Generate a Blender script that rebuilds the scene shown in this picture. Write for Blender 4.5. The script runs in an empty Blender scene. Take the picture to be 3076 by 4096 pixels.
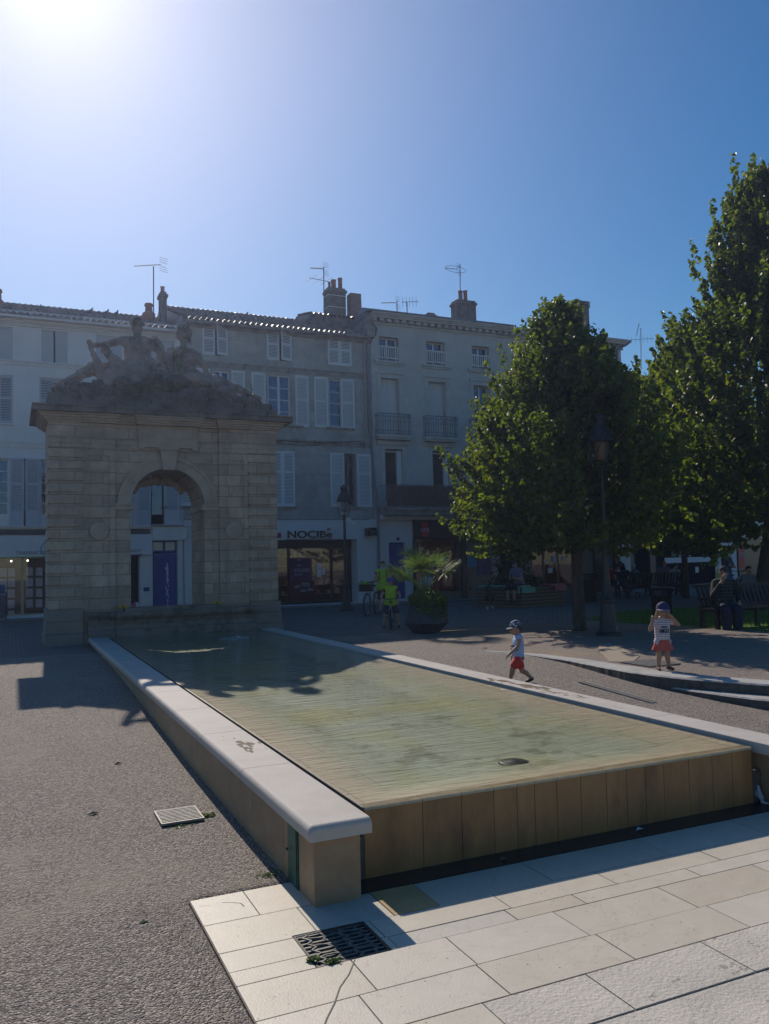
SKY_DUST, SKY_STR, SUN_STR, EXPO, SKY_SAT, VEIL = .35, .088, 4.0, -.1, 1.42, .0014
import bpy, bmesh, math, random
from mathutils import Vector, Matrix, noise
rnd = random.Random(7)
S = bpy.context.scene
COL = S.collection
R = math.radians
# ------------------------------------------------------------------ camera
CAMP = Vector((-1.9618, -4.7247, 1.865)); FPX = 3298.9
def _axes(yaw, pit, rol):
    f = Vector((math.sin(yaw)*math.cos(pit), math.cos(yaw)*math.cos(pit), math.sin(pit)))
    r = Vector((math.cos(yaw), -math.sin(yaw), 0)); u = r.cross(f)
    c, s = math.cos(rol), math.sin(rol)
    return c*r+s*u, -s*r+c*u, f
RX, UX, FX = _axes(.4266, .0607, -.0235)
cd = bpy.data.cameras.new('camera'); cam = bpy.data.objects.new('camera', cd); COL.objects.link(cam)
cd.sensor_fit = 'HORIZONTAL'; cd.sensor_width = 36; cd.lens = 36*FPX/3076; cd.clip_end = 2000
cam.matrix_world = Matrix(((RX.x, UX.x, -FX.x, CAMP.x), (RX.y, UX.y, -FX.y, CAMP.y), (RX.z, UX.z, -FX.z, CAMP.z), (0, 0, 0, 1)))
S.camera = cam
def ray(px, py): return (FX*FPX + RX*(px-1538) - UX*(py-2048)).normalized()
FY = 25.45                                   # plane of the house fronts
def fp(px, py, Y=FY):                        # measured point on a plane y = Y
    d = ray(px, py); t = (Y-CAMP.y)/d.y; return (CAMP.x+d.x*t, CAMP.z+d.z*t)
def gp(px, py, z=.25):                       # measured point on a level plane
    d = ray(px, py); t = (z-CAMP.z)/d.z; return (CAMP.x+d.x*t, CAMP.y+d.y*t)
def RW(x0, y0, x1, y1, Y=FY):
    a = fp(x0, y0, Y); b = fp(x1, y1, Y); return (a[0], b[0], b[1], a[1])   # xa xb zlo zhi
# ------------------------------------------------------------------ materials
def nt(m): m.use_nodes = True; return m.node_tree.nodes, m.node_tree.links
def M(name, col, rough=.7, var=.15, scale=6, col2=None, bump=0, bscale=40, metal=0, stretch=None, det=6, stain=None, sscale=1.2, samt=.5, ior=1.45):
    m = bpy.data.materials.new(name); n, l = nt(m); b = n['Principled BSDF']
    b.inputs['Roughness'].default_value = rough; b.inputs['Metallic'].default_value = metal; b.inputs['IOR'].default_value = ior
    tc = n.new('ShaderNodeTexCoord'); src = tc.outputs['Object']
    if stretch:
        mp = n.new('ShaderNodeMapping'); mp.inputs['Scale'].default_value = stretch; l.new(src, mp.inputs[0]); src = mp.outputs[0]
    nz = n.new('ShaderNodeTexNoise'); nz.inputs['Scale'].default_value = scale; nz.inputs['Detail'].default_value = det; nz.inputs['Roughness'].default_value = .65
    l.new(src, nz.inputs['Vector'])
    cr = n.new('ShaderNodeValToRGB'); e = cr.color_ramp.elements
    c2 = col2 or tuple(min(1, c*(1+var)) for c in col); c1 = col if col2 else tuple(c*(1-var) for c in col)
    e[0].position = .35; e[0].color = (*c1, 1); e[1].position = .65; e[1].color = (*c2, 1)
    l.new(nz.outputs[0], cr.inputs[0]); out = cr.outputs[0]
    if stain:
        n2 = n.new('ShaderNodeTexNoise'); n2.inputs['Scale'].default_value = sscale; n2.inputs['Detail'].default_value = 9; n2.inputs['Roughness'].default_value = .7
        l.new(src, n2.inputs['Vector'])
        r2 = n.new('ShaderNodeMapRange'); r2.inputs[1].default_value = .48; r2.inputs[2].default_value = .68; r2.inputs[4].default_value = samt
        l.new(n2.outputs[0], r2.inputs[0])
        mx = n.new('ShaderNodeMix'); mx.data_type = 'RGBA'; mx.inputs[7].default_value = (*stain, 1)
        l.new(r2.outputs[0], mx.inputs[0]); l.new(out, mx.inputs[6]); out = mx.outputs[2]
    l.new(out, b.inputs['Base Color'])
    if bump:
        nb = n.new('ShaderNodeTexNoise'); nb.inputs['Scale'].default_value = bscale; nb.inputs['Detail'].default_value = 5; l.new(src, nb.inputs['Vector'])
        bp = n.new('ShaderNodeBump'); bp.inputs['Strength'].default_value = bump; bp.inputs['Distance'].default_value = .02
        l.new(nb.outputs[0], bp.inputs['Height']); l.new(bp.outputs[0], b.inputs['Normal'])
    return m
def flat(name, col, rough=.5, metal=0, emit=0, ior=1.45):
    m = bpy.data.materials.new(name); n, l = nt(m); b = n['Principled BSDF']
    b.inputs['Base Color'].default_value = (*col, 1); b.inputs['Roughness'].default_value = rough; b.inputs['Metallic'].default_value = metal; b.inputs['IOR'].default_value = ior
    if emit: b.inputs['Emission Color'].default_value = (*col, 1); b.inputs['Emission Strength'].default_value = emit
    return m
def brickmat(name, c1, c2, mortar, bw, bh, msize=.012, rough=.85, plane='XZ', bump=.4, stain=None, samt=.5, sscale=.9, off=.5, noise_amt=.25):
    m = bpy.data.materials.new(name); n, l = nt(m); b = n['Principled BSDF']; b.inputs['Roughness'].default_value = rough
    tc = n.new('ShaderNodeTexCoord'); sx = n.new('ShaderNodeSeparateXYZ'); cx = n.new('ShaderNodeCombineXYZ'); l.new(tc.outputs['Object'], sx.inputs[0])
    ax = {'XZ': (0, 2), 'XY': (0, 1), 'YZ': (1, 2)}[plane]
    l.new(sx.outputs[ax[0]], cx.inputs[0]); l.new(sx.outputs[ax[1]], cx.inputs[1])
    if plane == 'XZ':
        ad = n.new('ShaderNodeMath'); ad.operation = 'ADD'; l.new(sx.outputs[0], ad.inputs[0]); l.new(sx.outputs[1], ad.inputs[1]); l.new(ad.outputs[0], cx.inputs[0])
    br = n.new('ShaderNodeTexBrick'); br.inputs['Scale'].default_value = 1; br.inputs['Brick Width'].default_value = bw; br.inputs['Row Height'].default_value = bh
    br.inputs['Mortar Size'].default_value = msize; br.inputs['Mortar Smooth'].default_value = .3; br.offset = off
    br.inputs['Color1'].default_value = (*c1, 1); br.inputs['Color2'].default_value = (*c2, 1); br.inputs['Mortar'].default_value = (*mortar, 1)
    l.new(cx.outputs[0], br.inputs['Vector'])
    nz = n.new('ShaderNodeTexNoise'); nz.inputs['Scale'].default_value = 3.5; nz.inputs['Detail'].default_value = 9; nz.inputs['Roughness'].default_value = .7; l.new(tc.outputs['Object'], nz.inputs['Vector'])
    mr = n.new('ShaderNodeMapRange'); mr.inputs[1].default_value = .3; mr.inputs[2].default_value = .7; mr.inputs[3].default_value = 1-noise_amt; mr.inputs[4].default_value = 1+noise_amt
    l.new(nz.outputs[0], mr.inputs[0])
    mu = n.new('ShaderNodeMix'); mu.data_type = 'RGBA'; mu.blend_type = 'MULTIPLY'; mu.inputs[0].default_value = 1
    l.new(br.outputs[0], mu.inputs[6]); l.new(mr.outputs[0], mu.inputs[7]); out = mu.outputs[2]
    if stain:
        n2 = n.new('ShaderNodeTexNoise'); n2.inputs['Scale'].default_value = sscale; n2.inputs['Detail'].default_value = 10; n2.inputs['Roughness'].default_value = .7; l.new(tc.outputs['Object'], n2.inputs['Vector'])
        r2 = n.new('ShaderNodeMapRange'); r2.inputs[1].default_value = .45; r2.inputs[2].default_value = .66; r2.inputs[4].default_value = samt; l.new(n2.outputs[0], r2.inputs[0])
        mx = n.new('ShaderNodeMix'); mx.data_type = 'RGBA'; mx.inputs[7].default_value = (*stain, 1)
        l.new(r2.outputs[0], mx.inputs[0]); l.new(out, mx.inputs[6]); out = mx.outputs[2]
    l.new(out, b.inputs['Base Color'])
    if bump:
        mt = n.new('ShaderNodeMath'); mt.operation = 'MULTIPLY_ADD'; mt.inputs[1].default_value = -.8
        l.new(br.outputs['Fac'], mt.inputs[0]); l.new(nz.outputs[0], mt.inputs[2])
        bp = n.new('ShaderNodeBump'); bp.inputs['Strength'].default_value = bump; bp.inputs['Distance'].default_value = .02
        l.new(mt.outputs[0], bp.inputs['Height']); l.new(bp.outputs[0], b.inputs['Normal'])
    return m
def schlick(n, l, nrm=None, f0=.02, gain=.98):
    lw = n.new('ShaderNodeLayerWeight'); lw.inputs['Blend'].default_value = .5
    if nrm: l.new(nrm, lw.inputs['Normal'])
    p = n.new('ShaderNodeMath'); p.operation = 'POWER'; p.inputs[1].default_value = 5; l.new(lw.outputs['Facing'], p.inputs[0])
    m = n.new('ShaderNodeMath'); m.operation = 'MULTIPLY_ADD'; m.use_clamp = True; m.inputs[1].default_value = gain; m.inputs[2].default_value = f0; l.new(p.outputs[0], m.inputs[0]); return m.outputs[0]
def glassmat(name, tint=(.8, .85, .9), ior=1.5, rough=.02):
    m = bpy.data.materials.new(name); n, l = nt(m); n.remove(n['Principled BSDF']); o = n['Material Output']
    t = n.new('ShaderNodeBsdfTransparent'); t.inputs[0].default_value = (*tint, 1)
    g = n.new('ShaderNodeBsdfGlossy'); g.inputs['Roughness'].default_value = rough; g.inputs[0].default_value = (1, 1, 1, 1)
    x = n.new('ShaderNodeMixShader'); l.new(schlick(n, l, None, .08, .9), x.inputs[0]); l.new(t.outputs[0], x.inputs[1]); l.new(g.outputs[0], x.inputs[2]); l.new(x.outputs[0], o.inputs[0])
    return m
# ------------------------------------------------------------------ mesh builder
class MB:
    def __init__(s): s.v = []; s.f = []; s.m = []; s.sm = []; s.cur = 0; s.smooth = False
    def add(s, vs, fs):
        o = len(s.v); s.v += [tuple(v) for v in vs]
        for f in fs: s.f.append([i+o for i in f]); s.m.append(s.cur); s.sm.append(s.smooth)
        return s
    def quad(s, a, b, c, d): return s.add([a, b, c, d], [(0, 1, 2, 3)])
    def box(s, x0, x1, y0, y1, z0, z1):
        return s.add([(x0, y0, z0), (x1, y0, z0), (x1, y1, z0), (x0, y1, z0), (x0, y0, z1), (x1, y0, z1), (x1, y1, z1), (x0, y1, z1)],
                     [(0, 3, 2, 1), (4, 5, 6, 7), (0, 1, 5, 4), (1, 2, 6, 5), (2, 3, 7, 6), (3, 0, 4, 7)])
    def obox(s, c, sz, rz=0, rx=0, ry=0):
        mt = Matrix.Translation(c) @ Matrix.Rotation(rz, 4, 'Z') @ Matrix.Rotation(ry, 4, 'Y') @ Matrix.Rotation(rx, 4, 'X')
        h = [x/2 for x in sz]; vs = [mt @ Vector((sx*h[0], sy*h[1], sz_*h[2])) for sz_ in (-1, 1) for sx, sy in ((-1, -1), (1, -1), (1, 1), (-1, 1))]
        return s.add(vs, [(0, 3, 2, 1), (4, 5, 6, 7), (0, 1, 5, 4), (1, 2, 6, 5), (2, 3, 7, 6), (3, 0, 4, 7)])
    def tube(s, pts, rs, n=8, caps=True):
        pts = [Vector(p) for p in pts]
        if not isinstance(rs, (list, tuple)): rs = [rs]*len(pts)
        rings = []; up = None
        for i, p in enumerate(pts):
            d = (pts[min(i+1, len(pts)-1)]-pts[max(i-1, 0)])
            d = d.normalized() if d.length > 1e-9 else Vector((0, 0, 1))
            if up is None: up = Vector((1, 0, 0)) if abs(d.x) < .9 else Vector((0, 1, 0))
            a = (up - d*up.dot(d)).normalized(); b = d.cross(a); up = a
            rings.append([p + (a*math.cos(t)+b*math.sin(t))*rs[i] for t in [2*math.pi*k/n for k in range(n)]])
        vs = [v for r in rings for v in r]; fs = []
        for i in range(len(pts)-1):
            for k in range(n): fs.append((i*n+k, i*n+(k+1) % n, (i+1)*n+(k+1) % n, (i+1)*n+k))
        if caps: fs.append(tuple(range(n-1, -1, -1))); fs.append(tuple((len(pts)-1)*n+k for k in range(n)))
        return s.add(vs, fs)
    def lathe(s, c, prof, n=16, sq=None):          # prof list of (r,z)
        vs = []; fs = []
        for r, z in prof:
            for k in range(n):
                t = 2*math.pi*(k+.5)/n; vs.append((c[0]+r*math.cos(t), c[1]+r*math.sin(t), c[2]+z))
        for i in range(len(prof)-1):
            for k in range(n): fs.append((i*n+k, i*n+(k+1) % n, (i+1)*n+(k+1) % n, (i+1)*n+k))
        fs.append(tuple(range(n-1, -1, -1))); fs.append(tuple((len(prof)-1)*n+k for k in range(n)))
        return s.add(vs, fs)
    def prism(s, poly, y0, y1):                    # poly in XZ, extruded along y
        n = len(poly); vs = [(x, y0, z) for x, z in poly]+[(x, y1, z) for x, z in poly]
        return s.add(vs, [tuple(range(n)), tuple(range(2*n-1, n-1, -1))]+[(k, k+n, (k+1) % n+n, (k+1) % n) for k in range(n)])
    def prismz(s, poly, z0, z1):
        n = len(poly); vs = [(x, y, z0) for x, y in poly]+[(x, y, z1) for x, y in poly]
        return s.add(vs, [tuple(range(n-1, -1, -1)), tuple(range(n, 2*n))]+[(k, (k+1) % n, (k+1) % n+n, k+n) for k in range(n)])
    def prismx(s, poly, x0, x1):                   # poly in YZ
        n = len(poly); vs = [(x0, y, z) for y, z in poly]+[(x1, y, z) for y, z in poly]
        return s.add(vs, [tuple(range(n-1, -1, -1)), tuple(range(n, 2*n))]+[(k, (k+1) % n, (k+1) % n+n, k+n) for k in range(n)])
    def ball(s, c, r, n=10, m=6, sc=(1, 1, 1)):
        vs = []; fs = []
        for i in range(m+1):
            ph = math.pi*i/m
            for k in range(n):
                t = 2*math.pi*k/n; vs.append((c[0]+r*sc[0]*math.sin(ph)*math.cos(t), c[1]+r*sc[1]*math.sin(ph)*math.sin(t), c[2]+r*sc[2]*math.cos(ph)))
        for i in range(m):
            for k in range(n): fs.append((i*n+k, (i+1)*n+k, (i+1)*n+(k+1) % n, i*n+(k+1) % n))
        return s.add(vs, fs)
    def build(s, name, mats, parent=None, bevel=0, fix=False):
        if not isinstance(mats, (list, tuple)): mats = [mats]
        o0 = Vector((0, 0, 0)); p = parent
        while p is not None: o0 = o0 + p.location; p = p.parent
        me = bpy.data.meshes.new(name); me.from_pydata([(x-o0.x, y-o0.y, z-o0.z) for x, y, z in s.v], [], s.f)
        for m in mats: me.materials.append(m)
        me.polygons.foreach_set('material_index', s.m); me.polygons.foreach_set('use_smooth', s.sm); me.update()
        if bevel or fix:
            bm = bmesh.new(); bm.from_mesh(me)
            if fix: bmesh.ops.recalc_face_normals(bm, faces=bm.faces)
            if bevel: bmesh.ops.bevel(bm, geom=bm.edges[:], offset=bevel, segments=2, affect='EDGES', profile=.6)
            bm.to_mesh(me); bm.free()
        ob = bpy.data.objects.new(name, me); COL.objects.link(ob)
        if parent: ob.parent = parent
        return ob
def tag(o, label, cat, group=None):
    o['label'] = label; o['category'] = cat
    if group: o['group'] = group
    return o
def struct(o, kind='structure'): o['kind'] = kind; return o
def thing(name, label, cat, loc=(0, 0, 0), group=None):
    o = bpy.data.objects.new(name, None); COL.objects.link(o); o.location = loc; o.empty_display_size = .2; return tag(o, label, cat, group)
def copy_tree(o, loc=None, rz=None):
    c = o.copy(); COL.objects.link(c)
    if loc is not None: c.location = loc
    if rz is not None: c.rotation_euler.z = rz
    for ch in o.children:
        d = ch.copy(); COL.objects.link(d); d.parent = c
        for g in ch.children:
            e = g.copy(); COL.objects.link(e); e.parent = d
    return c
def text(s, x, z, h, Y, mat, parent, name='lettering', ext=.008, width=None, bold=0, xc=False, rot=None):
    cu = bpy.data.curves.new('t', 'FONT'); cu.body = s; cu.size = 1; cu.extrude = .05; cu.offset = bold
    if xc: cu.align_x = 'CENTER'
    t = bpy.data.objects.new('t', cu); COL.objects.link(t); bpy.context.view_layer.update()
    dg = bpy.context.evaluated_depsgraph_get(); me = bpy.data.meshes.new_from_object(t.evaluated_get(dg)); bpy.data.objects.remove(t)
    xs = [v.co.x for v in me.vertices]; ys = [v.co.y for v in me.vertices]; x0, x1, y1 = min(xs), max(xs), max(ys); y0 = min(min(ys), 0) if min(ys) < -.1 else 0
    sy = h/(.72 if y1 < .8 else y1); sx = (width/(x1-x0)) if width else sy
    o0 = Vector((0, 0, 0)); p = parent
    while p is not None: o0 = o0+p.location; p = p.parent
    for v in me.vertices:
        c = Vector((x+(v.co.x-(0 if xc else x0))*sx, Y-ext*(.5+v.co.z*10), z+v.co.y*sy))
        if rot: c = rot(c)
        v.co = c-o0
    me.materials.append(mat); o = bpy.data.objects.new(name, me); COL.objects.link(o); o.parent = parent; return o
# union of ball chains -> one continuous surface
_ico = None
def blob(chains, voxel, smooth=3):
    global _ico
    if _ico is None:
        bm = bmesh.new(); bmesh.ops.create_icosphere(bm, subdivisions=2, radius=1); _ico = ([v.co.copy() for v in bm.verts], [[v.index for v in f.verts] for f in bm.faces]); bm.free()
    vs = []; fs = []
    for ch in chains:                    # (p, q, rp, rq[, scale]) 
        p, q, a, b = Vector(ch[0]), Vector(ch[1]), ch[2], ch[3]; sc = ch[4] if len(ch) > 4 else (1, 1, 1)
        L = (q-p).length; n = max(1, int(L/(min(a, b)*.45)))
        for i in range(n+1):
            t = i/n; c = p.lerp(q, t); r = a+(b-a)*t; o = len(vs)
            vs += [(c.x+v.x*r*sc[0], c.y+v.y*r*sc[1], c.z+v.z*r*sc[2]) for v in _ico[0]]; fs += [[k+o for k in f] for f in _ico[1]]
            if L < 1e-6: break
    me = bpy.data.meshes.new('b'); me.from_pydata(vs, [], fs); ob = bpy.data.objects.new('b', me); COL.objects.link(ob)
    md = ob.modifiers.new('r', 'REMESH'); md.mode = 'VOXEL'; md.voxel_size = voxel
    if smooth: sm = ob.modifiers.new('s', 'SMOOTH'); sm.iterations = smooth; sm.factor = .5
    bpy.context.view_layer.update(); dg = bpy.context.evaluated_depsgraph_get()
    out = bpy.data.meshes.new_from_object(ob.evaluated_get(dg)); bpy.data.objects.remove(ob)
    return out
def link_mesh(name, me, mats, parent, xf=None, smooth=True):
    """mesh in world coordinates (after xf) linked under parent"""
    o0 = Vector((0, 0, 0)); p = parent
    while p is not None: o0 = o0+p.location; p = p.parent
    for v in me.vertices:
        c = xf(v.co) if xf else v.co
        v.co = c-o0
    if not isinstance(mats, (list, tuple)): mats = [mats]
    me.materials.clear()
    for m in mats: me.materials.append(m)
    me.polygons.foreach_set('use_smooth', [smooth]*len(me.polygons)); me.update()
    o = bpy.data.objects.new(name, me); COL.objects.link(o); o.parent = parent; return o
# ------------------------------------------------------------------ light and render
SUN_EL, SUN_AZ = R(36.3), R(2.4)
W = bpy.data.worlds.new('World'); S.world = W; W.use_nodes = True
wn, wl = W.node_tree.nodes, W.node_tree.links; bg = wn['Background']
sk = wn.new('ShaderNodeTexSky'); sk.sky_type = 'NISHITA'; sk.sun_disc = False; sk.sun_elevation = SUN_EL; sk.sun_rotation = SUN_AZ
sk.air_density = 1.0; sk.dust_density = SKY_DUST; sk.ozone_density = 2.2; sk.altitude = 0
hs = wn.new('ShaderNodeHueSaturation'); hs.inputs['Saturation'].default_value = SKY_SAT; wl.new(sk.outputs[0], hs.inputs['Color'])
# aureole widened into an added sky glow that imitates lens glare around the sun
gt = wn.new('ShaderNodeTexCoord'); dt = wn.new('ShaderNodeVectorMath'); dt.operation = 'DOT_PRODUCT'; dt.inputs[1].default_value = (math.sin(SUN_AZ)*math.cos(SUN_EL), math.cos(SUN_AZ)*math.cos(SUN_EL), math.sin(SUN_EL))
nm = wn.new('ShaderNodeVectorMath'); nm.operation = 'NORMALIZE'; wl.new(gt.outputs['Generated'], nm.inputs[0]); wl.new(nm.outputs[0], dt.inputs[0])
mx0 = wn.new('ShaderNodeMath'); mx0.operation = 'MAXIMUM'; mx0.inputs[1].default_value = 0; wl.new(dt.outputs['Value'], mx0.inputs[0])
pw = wn.new('ShaderNodeMath'); pw.operation = 'POWER'; pw.inputs[1].default_value = 260; wl.new(mx0.outputs[0], pw.inputs[0])
pw2 = wn.new('ShaderNodeMath'); pw2.operation = 'POWER'; pw2.inputs[1].default_value = 9; wl.new(mx0.outputs[0], pw2.inputs[0])
k1 = wn.new('ShaderNodeMath'); k1.operation = 'MULTIPLY'; k1.inputs[1].default_value = 3.6; wl.new(pw.outputs[0], k1.inputs[0])
k2 = wn.new('ShaderNodeMath'); k2.operation = 'MULTIPLY_ADD'; k2.inputs[1].default_value = 2.1; wl.new(pw2.outputs[0], k2.inputs[0]); wl.new(k1.outputs[0], k2.inputs[2])
au = wn.new('ShaderNodeVectorMath'); au.operation = 'SCALE'; au.inputs[0].default_value = (1, .93, 1.05); wl.new(k2.outputs[0], au.inputs['Scale'])
ad0 = wn.new('ShaderNodeVectorMath'); ad0.operation = 'ADD'; wl.new(hs.outputs[0], ad0.inputs[0]); wl.new(au.outputs[0], ad0.inputs[1])
wl.new(ad0.outputs[0], bg.inputs[0]); bg.inputs[1].default_value = SKY_STR
sl = bpy.data.lights.new('sun', 'SUN'); sl.energy = SUN_STR; sl.angle = R(.5); sl.color = (1, .90, .77)
so = bpy.data.objects.new('sun', sl); COL.objects.link(so)
sd = Vector((math.sin(SUN_AZ)*math.cos(SUN_EL), math.cos(SUN_AZ)*math.cos(SUN_EL), math.sin(SUN_EL)))
so.rotation_euler = sd.to_track_quat('Z', 'Y').to_euler(); so.location = (0, 0, 30)
S.view_settings.view_transform = 'Standard'; S.view_settings.look = 'None'; S.view_settings.exposure = EXPO; S.view_settings.gamma = 1
S.render.engine = 'CYCLES'; S.cycles.max_bounces = 8; S.cycles.transparent_max_bounces = 24; S.cycles.caustics_reflective = False; S.cycles.caustics_refractive = False
# ------------------------------------------------------------------ ground
def ss(a, b, x): t = max(0, min(1, (x-a)/(b-a))); return t*t*(3-2*t)
KERB = [(-9, 13), (-5, 11.2), (-2, 9.5), (.2, 8.1), (1.6, 7.15), (2.64, 6.49), (3.37, 6.13), (3.94, 5.96), (4.49, 5.9), (5.26, 5.96), (6.04, 6.04), (7.02, 5.98), (7.95, 5.62)]
def kx(y):
    for (a, b), (c, d) in zip(KERB, KERB[1:]):
        if a <= y <= c:
            t = (y-a)/(c-a); return b+(d-b)*t
    return KERB[0][1] if y < KERB[0][0] else 5.62
def zg(x, y):
    L = -.045+.295*ss(.5, 12.0, y); Rr = -.05+.30*ss(.2, 8.0, y); t = ss(1, 3.9, x); return L+(Rr-L)*t
def gravel(name, c1, c2, c3, dirt, ds=.55, damt=.75):
    m = bpy.data.materials.new(name); n, l = nt(m); b = n['Principled BSDF']; b.inputs['Roughness'].default_value = .82
    tc = n.new('ShaderNodeTexCoord'); vo = n.new('ShaderNodeTexVoronoi'); vo.inputs['Scale'].default_value = 88; l.new(tc.outputs['Object'], vo.inputs['Vector'])
    cr = n.new('ShaderNodeValToRGB'); e = cr.color_ramp.elements; e[0].position = 0; e[0].color = (*c1, 1); e[1].position = 1; e[1].color = (*c3, 1)
    k = e.new(.45); k.color = (*c2, 1)
    sp = n.new('ShaderNodeSeparateColor'); l.new(vo.outputs['Color'], sp.inputs[0]); l.new(sp.outputs[0], cr.inputs[0])
    n2 = n.new('ShaderNodeTexNoise'); n2.inputs['Scale'].default_value = ds; n2.inputs['Detail'].default_value = 10; n2.inputs['Roughness'].default_value = .72; l.new(tc.outputs['Object'], n2.inputs['Vector'])
    mr = n.new('ShaderNodeMapRange'); mr.inputs[1].default_value = .50; mr.inputs[2].default_value = .66; mr.inputs[4].default_value = damt; l.new(n2.outputs[0], mr.inputs[0])
    mx = n.new('ShaderNodeMix'); mx.data_type = 'RGBA'; mx.inputs[7].default_value = (*dirt, 1); l.new(mr.outputs[0], mx.inputs[0]); l.new(cr.outputs[0], mx.inputs[6])
    l.new(mx.outputs[2], b.inputs['Base Color'])
    nb = n.new('ShaderNodeTexNoise'); nb.inputs['Scale'].default_value = 28; nb.inputs['Detail'].default_value = 6; l.new(tc.outputs['Object'], nb.inputs['Vector'])
    ad = n.new('ShaderNodeMath'); ad.operation = 'MULTIPLY_ADD'; ad.inputs[1].default_value = -.9; l.new(vo.outputs['Distance'], ad.inputs[0]); l.new(nb.outputs[0], ad.inputs[2])
    bp = n.new('ShaderNodeBump'); bp.inputs['Strength'].default_value = .9; bp.inputs['Distance'].default_value = .017; l.new(ad.outputs[0], bp.inputs['Height']); l.new(bp.outputs[0], b.inputs['Normal'])
    return m
m_gravel = gravel('asphalt_gravel', (.098, .08, .069), (.205, .168, .143), (.46, .39, .335), (.36, .29, .215))
m_gravel2 = gravel('sandy_gravel', (.12, .09, .077), (.24, .185, .16), (.42, .35, .30), (.35, .265, .185), .8, .9)
m_setts = brickmat('setts', (.17, .155, .14), (.22, .20, .185), (.08, .075, .07), .16, .11, .012, .8, 'XY', .8, stain=(.13, .12, .11), samt=.6, sscale=.5)
def grid(name, mat, xs, ys, zf):
    mb = MB(); n = len(xs(ys[0])); vs = []
    for y in ys:
        for x in xs(y): vs.append((x, y, zf(x, y)))
    fs = [(j*n+i, j*n+i+1, (j+1)*n+i+1, (j+1)*n+i) for j in range(len(ys)-1) for i in range(n-1)]
    mb.smooth = True; mb.add(vs, fs); return mb.build(name, mat)
YB = 12.2
def bumpy(x, y): return .007*noise.noise((x*.9, y*.9, 0))+.003*noise.noise((x*4, y*4, 3))
ysl = [-120, -60, -30, -14, -9]+[-9+.25*i for i in range(1, 36)]+[.165, .2]+[-9+.25*i for i in range(37, 85)]+[YB]
struct(grid('gravel_ground', m_gravel, lambda y: [-120, -60, -30, -16]+[-12+.3*i for i in range(36)]+[-1.04, -1.0, -.6, -.3]+[.3*i for i in range(13)]+[3.9+(kx(y)+.15-3.9)*t/10 for t in range(11)], ysl, lambda x, y: zg(x, y)+bumpy(x, y)-(.045 if (x > -1.02 and y < .18) else 0)))
struct(grid('terrace_ground', m_gravel2, lambda y: [kx(y)+.12, kx(y)+.4, kx(y)+.8]+[kx(y)+1.2+(125-kx(y)-1.2)*(t/30)**2 for t in range(31)], ysl, lambda x, y: .25+bumpy(x, y)*(1 if x > kx(y)+.5 else .3)))
struct(grid('plaza', m_setts, lambda y: [-120, -60, -20]+[-12+1.0*i for i in range(38)]+[40, 70, 125], [YB, 12.8, 13.5, 14.5, 16, 20, 26, 33, 45, 80, 130], lambda x, y: (zg(x, y) if x < 5 else .25) if y < 14.5 else .25))
# pavement strip in front of the houses
m_pave = brickmat('pavement_slabs', (.24, .225, .2), (.29, .27, .245), (.12, .11, .10), .8, .5, .01, .75, 'XY', .4)
mb = MB(); mb.box(-14, 24.4, 24.0, 25.9, .2, .285); struct(mb.build('pavement', m_pave))
# near paving slabs, row by row
def slabmat(name, col, rough, stain, samt):
    m = M(name, col, rough, .06, 5, bump=.12, bscale=120, stain=stain, sscale=2.6, samt=samt, det=10)
    n, l = nt(m); b = n['Principled BSDF']; tc = n.new('ShaderNodeTexCoord')
    vo = n.new('ShaderNodeTexVoronoi'); vo.inputs['Scale'].default_value = 26; l.new(tc.outputs['Object'], vo.inputs['Vector']); sp = n.new('ShaderNodeSeparateColor'); l.new(vo.outputs['Color'], sp.inputs[0])
    th = n.new('ShaderNodeMath'); th.operation = 'MULTIPLY'; th.inputs[1].default_value = .16; pw = n.new('ShaderNodeMath'); pw.operation = 'POWER'; pw.inputs[1].default_value = 4; l.new(sp.outputs[0], pw.inputs[0]); l.new(pw.outputs[0], th.inputs[0])
    lt = n.new('ShaderNodeMath'); lt.operation = 'LESS_THAN'; l.new(vo.outputs['Distance'], lt.inputs[0]); l.new(th.outputs[0], lt.inputs[1])
    # hairline veins where two noise levels meet
    nz = n.new('ShaderNodeTexNoise'); nz.inputs['Scale'].default_value = 2.7; nz.inputs['Detail'].default_value = 7; nz.inputs['Distortion'].default_value = 1.2; l.new(tc.outputs['Object'], nz.inputs['Vector'])
    a = n.new('ShaderNodeMath'); a.operation = 'SUBTRACT'; a.inputs[1].default_value = .5; l.new(nz.outputs[0], a.inputs[0]); ab = n.new('ShaderNodeMath'); ab.operation = 'ABSOLUTE'; l.new(a.outputs[0], ab.inputs[0])
    vr = n.new('ShaderNodeMapRange'); vr.inputs[1].default_value = .0; vr.inputs[2].default_value = .006; vr.inputs[3].default_value = .35; vr.inputs[4].default_value = 0; l.new(ab.outputs[0], vr.inputs[0])
    mxx = n.new('ShaderNodeMath'); mxx.operation = 'MAXIMUM'; l.new(lt.outputs[0], mxx.inputs[0]); l.new(vr.outputs[0], mxx.inputs[1])
    k = n.new('ShaderNodeMath'); k.operation = 'MULTIPLY'; k.inputs[1].default_value = .75; l.new(mxx.outputs[0], k.inputs[0])
    old = b.inputs['Base Color'].links[0].from_socket; mx = n.new('ShaderNodeMix'); mx.data_type = 'RGBA'; mx.inputs[7].default_value = (.16, .14, .11, 1); l.new(k.outputs[0], mx.inputs[0]); l.new(old, mx.inputs[6]); l.new(mx.outputs[2], b.inputs['Base Color'])
    return m
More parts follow.
